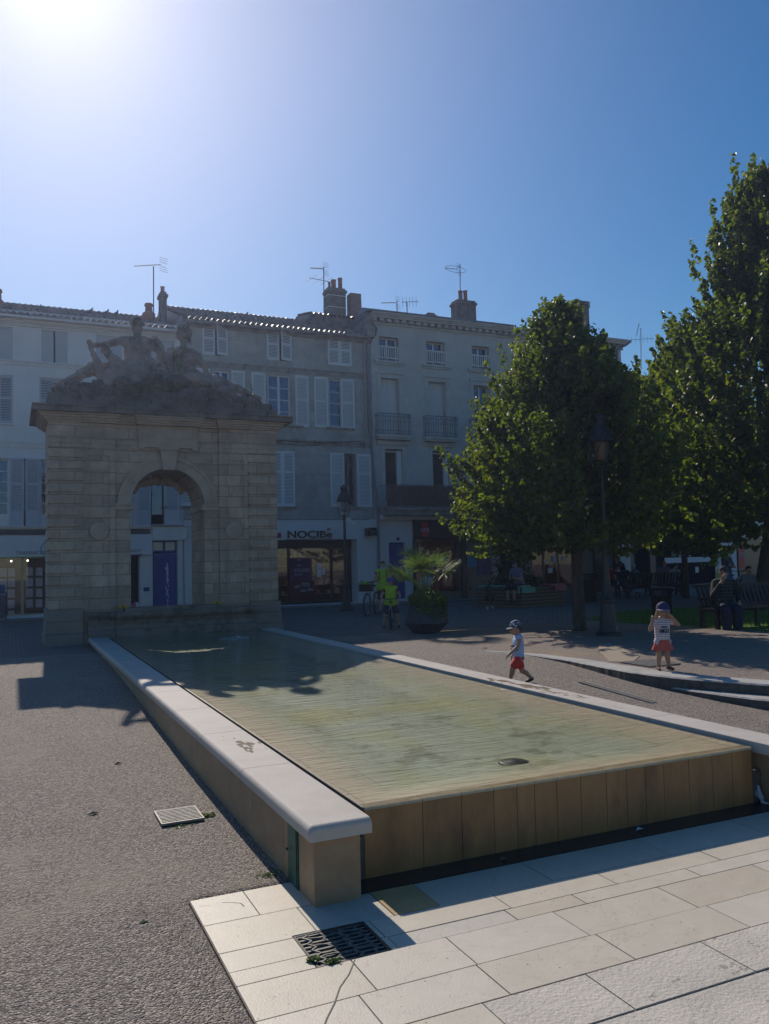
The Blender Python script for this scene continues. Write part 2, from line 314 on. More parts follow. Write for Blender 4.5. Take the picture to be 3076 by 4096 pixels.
sm = [slabmat('slab_cream', (.58, .515, .41), .5, (.52, .45, .36), .5), slabmat('slab_pale', (.60, .535, .44), .5, (.55, .5, .42), .45), slabmat('slab_ochre', (.56, .49, .385), .48, (.5, .42, .31), .55),
      slabmat('slab_grey', (.53, .485, .41), .55, (.44, .4, .35), .5), slabmat('slab_rust', (.48, .33, .15), .4, (.62, .48, .28), .6)]
m_rough = M('weathered_limestone', (.55, .50, .43), .8, .1, 2.5, bump=.45, bscale=55, stain=(.17, .155, .135), sscale=9, samt=.75, det=12)
for q_ in m_rough.node_tree.nodes:
    if q_.type == 'MAP_RANGE': q_.inputs[1].default_value = .60; q_.inputs[2].default_value = .65
m_joint = M('joint_mortar', (.24, .215, .175), .9)
mb = MB(); zs = -.046
rows = [(.17, -.20, [-1.02, -.71, -.30], None), (-.20, -.55, [-1.02, -.50, -.06, .22, .98, 1.9, 2.75, 3.6, 4.5, 5.4, 6.4], None), (-.55, -.76, [-1.02, -.21, .55, 1.28, 2.1, 2.9, 3.8, 4.7, 5.6, 6.6], None),
        (-.76, -.90, [-1.02, -.2, .5, .95, 1.8, 2.6, 3.5, 4.4, 5.5, 6.8], None), (-.90, -1.22, [-1.02, -.46, .06, .72, 1.45, 2.2, 3.1, 4.0, 5.0, 6.0], None), (-1.22, -1.52, [-1.02, -.55, .05, .75, 1.5, 2.3, 3.2, 4.2, 5.2], None)]
pick = {(0, 0): 1, (0, 1): 1, (1, 2): 4, (3, 1): 3, (3, 2): 2, (1, 1): 3, (1, 3): 2, (1, 0): 0}
for ri, (ya, yb, xs, _) in enumerate(rows):
    for i in range(len(xs)-1):
        g = .0034; mb.cur = pick.get((ri, i), rnd.choice([0, 0, 1, 2, 0, 3 if ri > 2 else 0]))
        if (ri, i) == (1, 1): xs0, xs1 = xs[i], xs[i+1]
        x0, x1 = xs[i]+g, xs[i+1]-g
        segs = [(x0, x1, yb+g, ya-g)]
        # cut around the decorative grate  (-.62..-.25 , -.90..-.53)
        gx0, gx1, gy0, gy1 = -.635, -.235, -.905, -.525; out = []
        for (a, b, c, d) in segs:
            if b <= gx0 or a >= gx1 or d <= gy0 or c >= gy1: out.append((a, b, c, d)); continue
            if a < gx0: out.append((a, gx0, c, d))
            if b > gx1: out.append((gx1, b, c, d))
            a2, b2 = max(a, gx0), min(b, gx1)
            if d > gy1: out.append((a2, b2, gy1, d))
            if c < gy0: out.append((a2, b2, c, gy0))
        dz = rnd.uniform(-.0015, .0015)
        for (a, b, c, d) in out:
            if b-a < .004 or d-c < .004: continue
            mb.prismz([(a+.002, c), (b-.002, c), (b, c+.002), (b, d-.002), (b-.002, d), (a+.002, d), (a, d-.002), (a, c+.002)], zs-.06, zs+dz)
mb.cur = 5
for ya, yb, xs in [(-1.525, -1.86, [-1.02, -.1, .45, 1.15, 1.9, 2.8, 3.8, 4.9]), (-1.87, -2.6, [-1.02, .15, 1.2, 2.3, 3.4, 4.6]), (-2.61, -3.5, [-1.02, .6, 1.9, 3.2, 4.6])]:
    for i in range(len(xs)-1):
        if xs[i] < -.5: mb.cur = 0
        else: mb.cur = 5
        mb.box(xs[i]+.003, xs[i+1]-.003, yb+.003, ya-.003, zs-.06, zs+rnd.uniform(-.001, .003))
paving = struct(mb.build('stone_paving', sm+[m_rough]))
mb = MB(); mb.box(-1.022, -.635, -3.6, .175, -.12, -.0505); mb.box(-.235, 7.5, -3.6, -.19, -.12, -.0505); mb.box(-.635, -.235, -.525, .175, -.12, -.0505); mb.box(-.635, -.235, -3.6, -.905, -.12, -.0505); mb.box(-.235, -.1, -.19, .175, -.12, -.0505)
struct(mb.build('paving_bed', m_joint))
mb = MB(); z_ = -.0435
for P_ in ([(-.44, -.91), (-.52, -1.03), (-.60, -1.12), (-.67, -1.235), (-.74, -1.33), (-.86, -1.52)], [(-.985, .07), (-.93, .055), (-.86, .06), (-.80, .03), (-.765, .0), (-.76, -.05)]):
    for (a, b), (c, d) in zip(P_, P_[1:]):
        w_ = .0035; mb.quad((a-w_, b, z_), (c-w_, d, z_), (c+w_, d, z_), (a+w_, b, z_))
struct(mb.build('paving_cracks', m_joint))
# dark drain strip under the weir
m_dark = M('wet_slate', (.028, .028, .03), .25, .3, 20, bump=.3, bscale=80)
mb = MB(); mb.box(-.12, 5.2, -.195, .02, -.1, -.044); struct(mb.build('drain_channel', m_dark))
# concrete path patch on the terrace
m_conc = M('pale_concrete', (.34, .275, .21), .9, .1, 9, bump=.3)
pp = [gp(2395, 2580), gp(2440, 2575), gp(2560, 2625), gp(2530, 2650), gp(2440, 2648), gp(2400, 2610)]
mb = MB(); mb.prismz(pp[::-1], .2, .2585); struct(mb.build('concrete_path', m_conc))

# volume added over the whole square to imitate veiling lens glare
hme = MB(); hme.box(-125, 130, -125, 135, -1.2, 17.0)
m_veil = bpy.data.materials.new('lens_veil_mat'); n_, l_ = nt(m_veil); n_.remove(n_['Principled BSDF']); pv = n_.new('ShaderNodeVolumePrincipled'); pv.inputs['Density'].default_value = VEIL; pv.inputs['Color'].default_value = (.55, .66, 1, 1); pv.inputs['Anisotropy'].default_value = .72; l_.new(pv.outputs[0], n_['Material Output'].inputs['Volume'])
if VEIL > 0: struct(hme.build('lens_veil', m_veil), 'stuff')
# ------------------------------------------------------------------ reflecting pool
PW, PL, WZ = 3.235, 13.87, .385
m_cope = M('coping_limestone', (.50, .455, .41), .72, .05, 4, bump=.12, bscale=90, stain=(.42, .375, .325), sscale=1.6, samt=.6, det=9)
def addwet(m, yc, hw, xc, xw):
    n, l = nt(m); b = n['Principled BSDF']; g = n.new('ShaderNodeNewGeometry'); sx = n.new('ShaderNodeSeparateXYZ'); l.new(g.outputs['Position'], sx.inputs[0])
    nz = n.new('ShaderNodeTexNoise'); mp = n.new('ShaderNodeMapping'); mp.inputs['Scale'].default_value = (9, 2.6, 1); l.new(g.outputs['Position'], mp.inputs[0]); l.new(mp.outputs[0], nz.inputs['Vector']); nz.inputs['Scale'].default_value = 1.4; nz.inputs['Detail'].default_value = 8; nz.inputs['Roughness'].default_value = .6
    acc = None
    for out, c, h in ((1, yc, hw), (0, xc, xw)):
        a = n.new('ShaderNodeMath'); a.operation = 'SUBTRACT'; a.inputs[1].default_value = c; l.new(sx.outputs[out], a.inputs[0]); q = n.new('ShaderNodeMath'); q.operation = 'ABSOLUTE'; l.new(a.outputs[0], q.inputs[0])
        r = n.new('ShaderNodeMath'); r.operation = 'MULTIPLY_ADD'; r.inputs[1].default_value = -.22/h; r.inputs[2].default_value = .22 if acc is None else 0; l.new(q.outputs[0], r.inputs[0])
        if acc: s_ = n.new('ShaderNodeMath'); s_.operation = 'ADD'; l.new(acc, s_.inputs[0]); l.new(r.outputs[0], s_.inputs[1]); acc = s_.outputs[0]
        else: acc = r.outputs[0]
    cl = n.new('ShaderNodeClamp'); cl.inputs[1].default_value = -1; cl.inputs[2].default_value = .16; l.new(acc, cl.inputs[0])
    s2 = n.new('ShaderNodeMath'); s2.operation = 'ADD'; l.new(cl.outputs[0], s2.inputs[0]); l.new(nz.outputs[0], s2.inputs[1]); gt = n.new('ShaderNodeMapRange'); gt.inputs[1].default_value = .625; gt.inputs[2].default_value = .635; l.new(s2.outputs[0], gt.inputs[0])
    old = b.inputs['Base Color'].links[0].from_socket; mx = n.new('ShaderNodeMix'); mx.data_type = 'RGBA'; mx.inputs[7].default_value = (.40, .315, .23, 1); l.new(gt.outputs[0], mx.inputs[0]); l.new(old, mx.inputs[6]); l.new(mx.outputs[2], b.inputs['Base Color'])
    rr = n.new('ShaderNodeMapRange'); rr.inputs[3].default_value = b.inputs['Roughness'].default_value; rr.inputs[4].default_value = .16; l.new(gt.outputs[0], rr.inputs[0]); l.new(rr.outputs[0], b.inputs['Roughness'])
m_face = M('weir_travertine', (.33, .175, .07), .35, .12, 2.2, stretch=(2.6, 2.6, .9), bump=.15, bscale=30, stain=(.13, .07, .032), sscale=1.0, samt=.75)
m_wall = M('wall_slabs', (.33, .225, .135), .6, .16, 5.0, stretch=(1, .7, 1), bump=.25, det=10, stain=(.25, .165, .095), sscale=1.0, samt=.5)
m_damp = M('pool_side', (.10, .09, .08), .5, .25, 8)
pool = thing('reflecting_pool', 'long shallow stone fountain pool with pale copings and a brown weir front', 'pool', (1.6, 0, 0))
# side walls with slab joints, copings with joints
m_cope2 = m_cope.copy(); addwet(m_cope, 1.95, .55, -.24, .16); addwet(m_cope2, 3.4, 1.7, 3.43, .2)
def side(xw0, xw1, xc0, xc1, outer):
    mb = MB(); y = -.25; n = 0
    mb.box(xw0+.012, xw1-.012, -.235, PL, -.12, .325)
    ys = [-.25, .32]
    while ys[-1] < PL-.9: ys.append(ys[-1]+[.72, .62, .8, .68][n % 4]); n += 1
    ys.append(PL)
    for a, b in zip(ys, ys[1:]): mb.box(xw0, xw1, a+.003, b-.003, -.12, .318)
    w = mb.build('side_wall', m_wall, pool)
    mb = MB(); zt, th, r = .412, .086, .036; ys = [-.30, 1.18]
    while ys[-1] < PL-1.2: ys.append(ys[-1]+1.36)
    ys.append(PL+.0)
    def prof(front):
        # outer edge rounded, inner edge crisp
        x0, x1 = (xc0, xc1) if outer < 0 else (xc1, xc0); s = 1 if outer < 0 else -1
        p = [(x0+s*.008, zt-th), (x0, zt-th+.012), (x0, zt-r)]
        for k in range(1, 6): a = math.pi/2*k/6; p.append((x0+s*r*(1-math.cos(a)), zt-r+r*math.sin(a)))
        p += [(x0+s*r, zt), (x1-s*.006, zt), (x1, zt-.006), (x1, zt-th)]
        return p
    for i, (a, b) in enumerate(zip(ys, ys[1:])):
        P = prof(0); N = len(P)
        if i == 0:     # rounded front end: rings shrink in height towards the end
            rings = []
            for k in range(6):
                t = math.pi/2*k/5; yy = a+r*(1-math.sin(t)) if k else a+r
                yy = a+r*(1-math.cos(t)); dz = r*(1-math.sin(t)); rings.append([(x, yy, max(z-(dz if z > zt-th+.02 else 0), zt-th)) if z > zt-r-.001 else (x, yy, z) for x, z in P])
            rings.append([(x, b-.0035, z) for x, z in P])
        else: rings = [[(x, a+.0035, z) for x, z in P], [(x, b-.0035, z) for x, z in P]]
        vs = [v for rg in rings for v in rg]; fs = []
        for j in range(len(rings)-1):
            for k in range(N): fs.append((j*N+k, j*N+(k+1) % N, (j+1)*N+(k+1) % N, (j+1)*N+k))
        fs.append(tuple(range(N-1, -1, -1))); fs.append(tuple((len(rings)-1)*N+k for k in range(N)))
        mb.add(vs, fs)
    c = mb.build('coping', m_cope if outer < 0 else m_cope2, pool, fix=True)
    mb = MB()
    return w, c
side(-.41, -.13, -.455, -.075, -1)
side(3.33, 3.58, 3.30, 3.62, 1)
# floor: sloping rim slabs and greenish flat bottom
def poolmat():
    m = bpy.data.materials.new('pool_floor'); n, l = nt(m); b = n['Principled BSDF']; b.inputs['Roughness'].default_value = .6
    tc = n.new('ShaderNodeTexCoord'); g = n.new('ShaderNodeNewGeometry')
    sx = n.new('ShaderNodeSeparateXYZ'); l.new(g.outputs['Position'], sx.inputs[0])
    n1 = n.new('ShaderNodeTexNoise'); n1.inputs['Scale'].default_value = 1.6; n1.inputs['Detail'].default_value = 8; l.new(tc.outputs['Object'], n1.inputs['Vector'])
    # depth of the bed picks sand on the shallow rim, algae green further down
    ma = n.new('ShaderNodeMath'); ma.operation = 'MULTIPLY_ADD'; ma.inputs[1].default_value = .035; l.new(n1.outputs[0], ma.inputs[0]); l.new(sx.outputs[2], ma.inputs[2])
    mr = n.new('ShaderNodeMapRange'); mr.inputs[1].default_value = WZ-.010; mr.inputs[2].default_value = WZ-.066; l.new(ma.outputs[0], mr.inputs[0])
    cr = n.new('ShaderNodeValToRGB'); e = cr.color_ramp.elements; e[0].position = 0; e[0].color = (.57, .45, .30, 1); e[1].position = 1; e[1].color = (.37, .40, .28, 1); k = e.new(.45); k.color = (.47, .43, .29, 1)
    l.new(mr.outputs[0], cr.inputs[0])
    n2 = n.new('ShaderNodeTexNoise'); n2.inputs['Scale'].default_value = 1.9; n2.inputs['Detail'].default_value = 12; n2.inputs['Roughness'].default_value = .74; l.new(tc.outputs['Object'], n2.inputs['Vector'])
    r2 = n.new('ShaderNodeMapRange'); r2.inputs[1].default_value = .53; r2.inputs[2].default_value = .60; r2.inputs[4].default_value = .85; l.new(n2.outputs[0], r2.inputs[0])
    mm = n.new('ShaderNodeMath'); mm.operation = 'MULTIPLY'; l.new(r2.outputs[0], mm.inputs[0]); l.new(mr.outputs[0], mm.inputs[1])
    mx = n.new('ShaderNodeMix'); mx.data_type = 'RGBA'; mx.inputs[7].default_value = (.15, .16, .065, 1); l.new(mm.outputs[0], mx.inputs[0]); l.new(cr.outputs[0], mx.inputs[6])
    # yellow-green algae
    n3 = n.new('ShaderNodeTexNoise'); n3.inputs['Scale'].default_value = .9; n3.inputs['Detail'].default_value = 7; mp = n.new('ShaderNodeMapping'); mp.inputs['Location'].default_value = (4, 7, 1); l.new(tc.outputs['Object'], mp.inputs[0]); l.new(mp.outputs[0], n3.inputs['Vector'])
    r3 = n.new('ShaderNodeMapRange'); r3.inputs[1].default_value = .48; r3.inputs[2].default_value = .66; r3.inputs[4].default_value = .75; l.new(n3.outputs[0], r3.inputs[0])
    m3 = n.new('ShaderNodeMath'); m3.operation = 'MULTIPLY'; l.new(r3.outputs[0], m3.inputs[0]); l.new(mr.outputs[0], m3.inputs[1])
    mx2 = n.new('ShaderNodeMix'); mx2.data_type = 'RGBA'; mx2.inputs[7].default_value = (.40, .37, .10, 1); l.new(m3.outputs[0], mx2.inputs[0]); l.new(mx.outputs[2], mx2.inputs[6])
    # slab joints
    br = n.new('ShaderNodeTexBrick'); br.inputs['Scale'].default_value = 1; br.inputs['Brick Width'].default_value = .62; br.inputs['Row Height'].default_value = .55; br.inputs['Mortar Size'].default_value = .006; br.offset = .5
    br.inputs['Color1'].default_value = (1, 1, 1, 1); br.inputs['Color2'].default_value = (.93, .93, .93, 1); br.inputs['Mortar'].default_value = (.6, .58, .5, 1); l.new(tc.outputs['Object'], br.inputs['Vector'])
    mu = n.new('ShaderNodeMix'); mu.data_type = 'RGBA'; mu.blend_type = 'MULTIPLY'; mu.inputs[0].default_value = 1; l.new(mx2.outputs[2], mu.inputs[6]); l.new(br.outputs[0], mu.inputs[7])
    l.new(mu.outputs[2], b.inputs['Base Color'])
    return m
m_floor = poolmat()
def zfl(x, y):
    d = min(x, PW-x, y, PL-y); t = max(0, min(1, d/.85)); return WZ-.008-.095*t
mb = MB(); mb.smooth = True; nx, ny = 27, 100; vs = []
for j in range(ny+1):
    y = PL*j/ny
    for i in range(nx+1): x = PW*i/nx; vs.append((x, y, zfl(x, y)))
mb.add(vs, [(j*(nx+1)+i, j*(nx+1)+i+1, (j+1)*(nx+1)+i+1, (j+1)*(nx+1)+i) for j in range(ny) for i in range(nx)])
mb.build('pool_floor', m_floor, pool)
# weir front: individual vertical slabs and a thin overflow lip
mb = MB(); xs = [0, .40, .68, .92, 1.1, 1.24, 1.42, 1.62, 1.84, 2.02, 2.19, 2.36, 2.60, 2.83, 3.03, PW]
for a, b in zip(xs, xs[1:]): mb.box(a+.002, b-.002, 0, .05, -.1, WZ-.027)
mb.build('weir_face', m_face, pool)
m_lip = M('lip_stone', (.46, .36, .22), .15, .1, 10)
mb = MB(); mb.box(0.004, PW-.004, .012, .06, -.08, WZ-.02)
for a, b in zip(xs[::1], xs[1:]):
    mb.prismx([(-.012, WZ-.022), (.09, WZ-.022), (.09, WZ-.008), (0, WZ-.004), (-.009, WZ-.008)], a+.0015, b-.0015)
mb.build('weir_lip', m_lip, pool)
# dark inner sides of the tank next to the overflow gutters
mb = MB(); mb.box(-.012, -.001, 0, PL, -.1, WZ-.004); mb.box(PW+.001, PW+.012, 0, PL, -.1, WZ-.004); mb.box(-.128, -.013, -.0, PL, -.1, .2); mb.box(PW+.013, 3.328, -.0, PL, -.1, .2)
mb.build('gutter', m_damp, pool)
m_bronze = M('bronze_patina', (.03, .10, .085), .45, .4, 14, metal=.6, col2=(.05, .16, .13))
o = MB().box(-.4185, -.404, .02, .21, -.06, .305).box(-.424, -.4185, .035, .05, -.03, .29).build('access_door', m_bronze, pool); o['label'] = 'green bronze access door in the pool wall'
MB().lathe((-.43, .19, .14), [(.0, 0), (.008, .0), (.008, .012), (0, .012)], 8).build('knob', m_bronze, o)
m_iron = M('cast_iron', (.05, .05, .05), .5, .3, 30, metal=.7)
mb = MB(); mb.smooth = True; mb.lathe((1.6, .80, WZ-.103), [(.12, 0), (.12, .012), (.10, .02), (.05, .02), (.04, .025), (0.001, .025)], 24); mb.build('drain_disc', m_iron, pool)
# water sheet
def watermat():
    m = bpy.data.materials.new('water_surface'); n, l = nt(m); n.remove(n['Principled BSDF']); o = n['Material Output']
    tc = n.new('ShaderNodeTexCoord'); mp = n.new('ShaderNodeMapping'); mp.inputs['Scale'].default_value = (1.5, 8.5, 1); mp.inputs['Rotation'].default_value = (0, 0, R(-16)); l.new(tc.outputs['Object'], mp.inputs[0])
    a = n.new('ShaderNodeTexNoise'); a.inputs['Scale'].default_value = 1.5; a.inputs['Detail'].default_value = 3; a.inputs['Distortion'].default_value = .5; l.new(mp.outputs[0], a.inputs['Vector'])
    b = n.new('ShaderNodeTexNoise'); b.inputs['Scale'].default_value = 4.5; b.inputs['Detail'].default_value = 2; l.new(mp.outputs[0], b.inputs['Vector'])
    ad = n.new('ShaderNodeMath'); ad.operation = 'MULTIPLY_ADD'; ad.inputs[1].default_value = .3; l.new(b.outputs[0], ad.inputs[0]); l.new(a.outputs[0], ad.inputs[2])
    bp = n.new('ShaderNodeBump'); bp.inputs['Strength'].default_value = .5; bp.inputs['Distance'].default_value = .021; l.new(ad.outputs[0], bp.inputs['Height'])
    t = n.new('ShaderNodeBsdfTransparent'); t.inputs[0].default_value = (.93, .94, .91, 1)
    g = n.new('ShaderNodeBsdfGlossy'); g.inputs['Roughness'].default_value = .03; l.new(bp.outputs[0], g.inputs['Normal'])
    x = n.new('ShaderNodeMixShader'); l.new(schlick(n, l, bp.outputs[0]), x.inputs[0]); l.new(t.outputs[0], x.inputs[1]); l.new(g.outputs[0], x.inputs[2]); l.new(x.outputs[0], o.inputs[0])
    return m
mb = MB(); mb.quad((0.0, -.004, WZ), (PW, -.004, WZ), (PW, PL-.02, WZ), (0, PL-.02, WZ)); struct(mb.build('water', watermat()))
# gutter splash at the right end of the weir
m_foam = M('water_foam', (.42, .46, .5), .3, .1, 30, bump=.6, bscale=60)
bl = blob([((3.275, .03, .04), (3.285, -.03, -.0), .02, .025), ((3.28, -.01, .08), (3.28, -.03, .0), .012, .02), ((3.27, -.05, -.03), (3.31, -.09, -.04), .014, .01)], .008, 1)
s_ = thing('water_splash', 'white foaming spill at the right end of the weir', 'splash', (3.32, -.05, 0)); link_mesh('foam', bl, m_foam, s_)
# ------------------------------------------------------------------ steps / kerbs on the right
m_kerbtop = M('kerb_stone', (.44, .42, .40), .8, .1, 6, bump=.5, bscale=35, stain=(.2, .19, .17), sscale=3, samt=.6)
m_kerbside = M('kerb_shaded_side', (.10, .095, .085), .9, .3, 10, bump=.6)  # front face coloured darker than the top to suggest its shade
def kerbmesh(pts, w, z0, z1, name, label, endf=None):
    mb = MB(); P = []
    fine = []
    for (a, b), (c, d) in zip(pts, pts[1:]):
        n = max(1, int(math.hypot(c-a, d-b)/.06))
        for i in range(n): t = i/n; fine.append((a+(c-a)*t, b+(d-b)*t))
    fine.append(pts[-1])
    for rep in range(6): fine = [fine[0]]+[((fine[i-1][0]+fine[i][0]*2+fine[i+1][0])/4, (fine[i-1][1]+fine[i][1]*2+fine[i+1][1])/4) for i in range(1, len(fine)-1)]+[fine[-1]]
    N = len(fine); vs = []
    for i, (y, x) in enumerate(fine):
        ww = w(y); e = .008*noise.noise((y*9, x*3, 1))+.004*noise.noise((y*30, 1, 1)); zz = z1+.003*noise.noise((y*2, 0, 5))
        vs += [(x+e, y, z0), (x+e*1.2, y, zz-.018), (x+.02+e, y, zz), (x+ww, y, zz), (x+ww, y, z0)]
    for i in range(N-1):
        for k in range(4):
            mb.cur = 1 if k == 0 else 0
            mb.add([vs[i*5+k], vs[(i+1)*5+k], vs[(i+1)*5+k+1], vs[i*5+k+1]], [(3, 2, 1, 0)])
    mb.cur = 0; mb.add(vs[:5], [(0, 1, 2, 3, 4)]); mb.add(vs[-5:], [(4, 3, 2, 1, 0)])
    return tag(mb.build(name, [m_kerbtop, m_kerbside], fix=True), label, 'step')
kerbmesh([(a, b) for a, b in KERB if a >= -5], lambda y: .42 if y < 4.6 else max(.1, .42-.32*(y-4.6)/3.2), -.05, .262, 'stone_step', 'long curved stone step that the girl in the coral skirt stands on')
st2 = [(-4, 10.8), (-1.5, 8.6), (.4, 7.45), (1.4, 6.75), (2.41, 6.22), (3.0, 6.09), (3.5, 6.02), (4.05, 5.99)]
def lin(P, y):
    for (a, b), (c, d) in zip(P, P[1:]):
        if a <= y <= c: return b+(d-b)*(y-a)/(c-a)
    return P[0][1] if y < P[0][0] else P[-1][1]
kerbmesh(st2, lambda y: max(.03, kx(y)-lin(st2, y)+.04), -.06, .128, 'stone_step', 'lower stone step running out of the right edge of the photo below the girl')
# ------------------------------------------------------------------ monumental fountain arch
m_ar = brickmat('arch_limestone', (.38, .295, .222), (.53, .42, .32), (.20, .16, .125), .62, .2505, .007, .85, 'XZ', .6, stain=(.23, .185, .145), samt=.5, noise_amt=.24)
m_arp = M('arch_dressed_stone', (.43, .355, .275), .85, .1, 3, bump=.3, bscale=25, stain=(.25, .20, .15), sscale=2, samt=.5)
m_crn = M('cornice_blackened', (.19, .165, .14), .9, .2, 4, bump=.5, stain=(.06, .056, .05), sscale=2.4, samt=.9)
m_soot = M('sooty_basin_stone', (.20, .18, .155), .7, .2, 3, bump=.4, stain=(.045, .042, .038), sscale=2.2, samt=.9)
m_rock = M('statue_stone', (.34, .28, .245), .92, .2, 3, bump=.9, bscale=22, stain=(.055, .048, .044), sscale=2.6, samt=.9, det=10)
m_mound = M('mound_stone', (.20, .175, .15), .95, .25, 4, bump=1, bscale=26, stain=(.055, .052, .046), sscale=3, samt=.9, det=10)
AX, AY0, AY1, AZ0, CX = -1.23, 14.2, 15.8, .22, 1.295
arch = thing('fountain_arch', 'monumental stone arch with a sculpted top standing at the far end of the pool', 'arch', (CX, 15, AZ0))
OX0, OX1, IMP, ORAD = .475, 2.115, 3.28, .82
def archpoly(r, n=24): return [(CX+r*math.cos(math.pi-math.pi*k/n), IMP+r*math.sin(math.pi-math.pi*k/n)) for k in range(n+1)]
YF = AY0+.10                       # wall plane between the pilasters
def pier(mb, x0, x1, y0, y1, z0, z1): mb.box(x0, x1, y0, y1, z0, z1)
# wall with arched opening
mb = MB(); A = archpoly(ORAD); N = len(A)
def ringwall(y, flip):
    vs = []; top = 4.75
    pts = [(OX0, AZ0)]+A+[(OX1, AZ0)]
    for i in range(len(pts)-1):
        (a, b), (c, d) = pts[i], pts[i+1]
        if i == 0 or i == len(pts)-2: continue
        q = [(a, y, b), (c, y, d), (c, y, top), (a, y, top)]
        mb.quad(*(q[::-1] if flip else q))
ringwall(YF, False); ringwall(AY1, True)
P = [(OX0, AZ0)]+A+[(OX1, AZ0)]
for (a, b), (c, d) in zip(A, A[1:]): mb.quad((a, YF, b), (a, AY1, b), (c, AY1, d), (c, YF, d))
mb.box(.14, OX0, YF, AY1, AZ0, 4.75); mb.box(OX1, 2.45, YF, AY1, AZ0, 4.75)
mb.build('wall', m_ar, arch)
# rusticated corner piers, course by course
zs = [.22, .49, .76, 1.01, 1.24]
n = 0
for sgn, x0, x1 in ((0, AX, -.53), (1, 3.14, 3.83)):
    mb = MB(); mb.box(x0+.04, x1, AY0+.04, AY1-.04, AZ0, 4.75)
    z = 1.02
    while z < 4.44:
        h = .2505; xm = x0+(x1-x0)*([.42, .62, .5, .7][n % 4]); n += 1
        mb.box(x0, x1, AY0, AY1, z+.014, min(z+h, 4.50)-.012); z += h
    mb.build('corner_pier', m_ar, arch, bevel=.006)
# flaring plinth of the piers
m_pl = M('plinth_stone', (.26, .235, .20), .9, .12, 4, bump=.5, stain=(.13, .12, .105), sscale=2, samt=.6)
for x0, x1 in ((AX, -.53), (3.14, 3.83)):
    mb = MB()
    for za, zb, e in ((.76, 1.015, .03), (.5, .755, .045), (.18, .495, .06)): mb.box(x0-e, x1+.0, AY0-e, AY1+e, za, zb) if x0 < 0 else mb.box(x0, x1+e*1.6, AY0-e, AY1+e, za, zb)
    mb.build('plinth', m_pl, arch, bevel=.012)
# pilasters with sunk panels
for k, (x0, x1) in enumerate(((-.53, .14), (2.45, 3.14))):
    mb = MB(); yf = AY0+.03; z0, z1 = .95, 4.52
    pa, pb = x0+.11, x1-.11
    mb.box(x0, x1, yf+.03, AY1, AZ0, 4.75)
    mb.box(x0, pa, yf, yf+.03, z0, z1); mb.box(pb, x1, yf, yf+.03, z0, z1); mb.box(pa, pb, yf, yf+.03, 4.34, z1); mb.box(pa, pb, yf, yf+.03, z0, 1.2)
    mb.box(pa+.07, pb-.07, yf+.012, yf+.03, 2.98, 4.24); mb.box(pa+.07, pb-.07, yf+.012, yf+.03, 1.3, 2.4)
    mb.build('pilaster', m_ar, arch)
    mb = MB(); mb.smooth = True; c = (x0+x1)/2
    prof = [(.20, 0), (.205, .012), (.185, .02), (.17, .012), (.15, .02), (.001, .022)]; vs = []
    for r, d in prof:
        for q in range(24): vs.append((c+r*math.cos(2*math.pi*q/24), yf+.002-d*.35, 2.69+r*math.sin(2*math.pi*q/24)))
    mb.add(vs, [(i*24+q, i*24+(q+1) % 24, (i+1)*24+(q+1) % 24, (i+1)*24+q) for i in range(5) for q in range(24)]); mb.build('roundel', m_arp, arch, fix=True)
# archivolt, imposts, keystone
mb = MB()
def arc_band(r0, r1, y0, y1):
    a0, a1 = archpoly(r0, 28), archpoly(r1, 28)
    for i in range(28):
        p, q, r_, s = a0[i], a0[i+1], a1[i+1], a1[i]
        mb.quad((p[0], y0, p[1]), (q[0], y0, q[1]), (r_[0], y0, r_[1]), (s[0], y0, s[1]))
        mb.quad((s[0], y0, s[1]), (r_[0], y0, r_[1]), (r_[0], y1, r_[1]), (s[0], y1, s[1])); mb.quad((p[0], y1, p[1]), (q[0], y1, q[1]), (q[0], y0, q[1]), (p[0], y0, p[1]))
arc_band(.822, 1.02, YF-.04, YF+.01); arc_band(1.02, 1.10, YF-.065, YF+.01)
mb.build('archivolt', m_arp, arch)
for x0, x1 in ((.142, .53), (2.06, 2.448)):
    mb = MB(); mb.box(x0, x1, YF-.05, YF+.01, IMP-.12, IMP-.03); mb.box(x0-.0, x1+.01 if x1 < 1 else x1, YF-.075, YF+.01, IMP-.028, IMP+.02)
    e = OX0 if x0 < 1 else OX1; mb.box(e-.045, e+.045, YF+.012, AY1+.05, IMP-.121, IMP+.011)
    mb.build('impost', m_arp, arch, bevel=.004)
mb = MB(); mb.prism([(1.17, 4.06), (1.43, 4.06), (1.495, 4.5), (1.105, 4.5)], YF-.16, YF); mb.box(1.07, 1.53, YF-.2, YF, 4.502, 4.56); mb.build('keystone', m_arp, arch, bevel=.008)
# architrave, frieze, tablet
mb = MB(); fr = [(AX, -.53, AY0), (-.53, .14, AY0+.02), (.14, 2.45, YF), (2.45, 3.14, AY0+.02), (3.14, 3.83, AY0)]
for x0, x1, y in fr:
    mb.box(x0, x1, y-.015, AY1+.01, 4.505, 4.6); mb.box(x0, x1, y-.03, AY1+.02, 4.602, 4.70); mb.box(x0-.0, x1, y-.055, AY1+.04, 4.702, 4.75); mb.box(x0, x1, y, AY1, 4.752, 5.06)
mb.build('entablature', m_ar, arch)
mb = MB(); mb.prism([(.64, 4.52), (.74, 4.52), (.78, 4.57), (1.81, 4.57), (1.85, 4.52), (1.95, 4.52), (1.95, 5.06), (.64, 5.06)], YF-.09, YF+.0); mb.box(.74, 1.85, YF-.105, YF-.085, 4.66, 4.98)
mb.build('tablet', m_arp, arch)
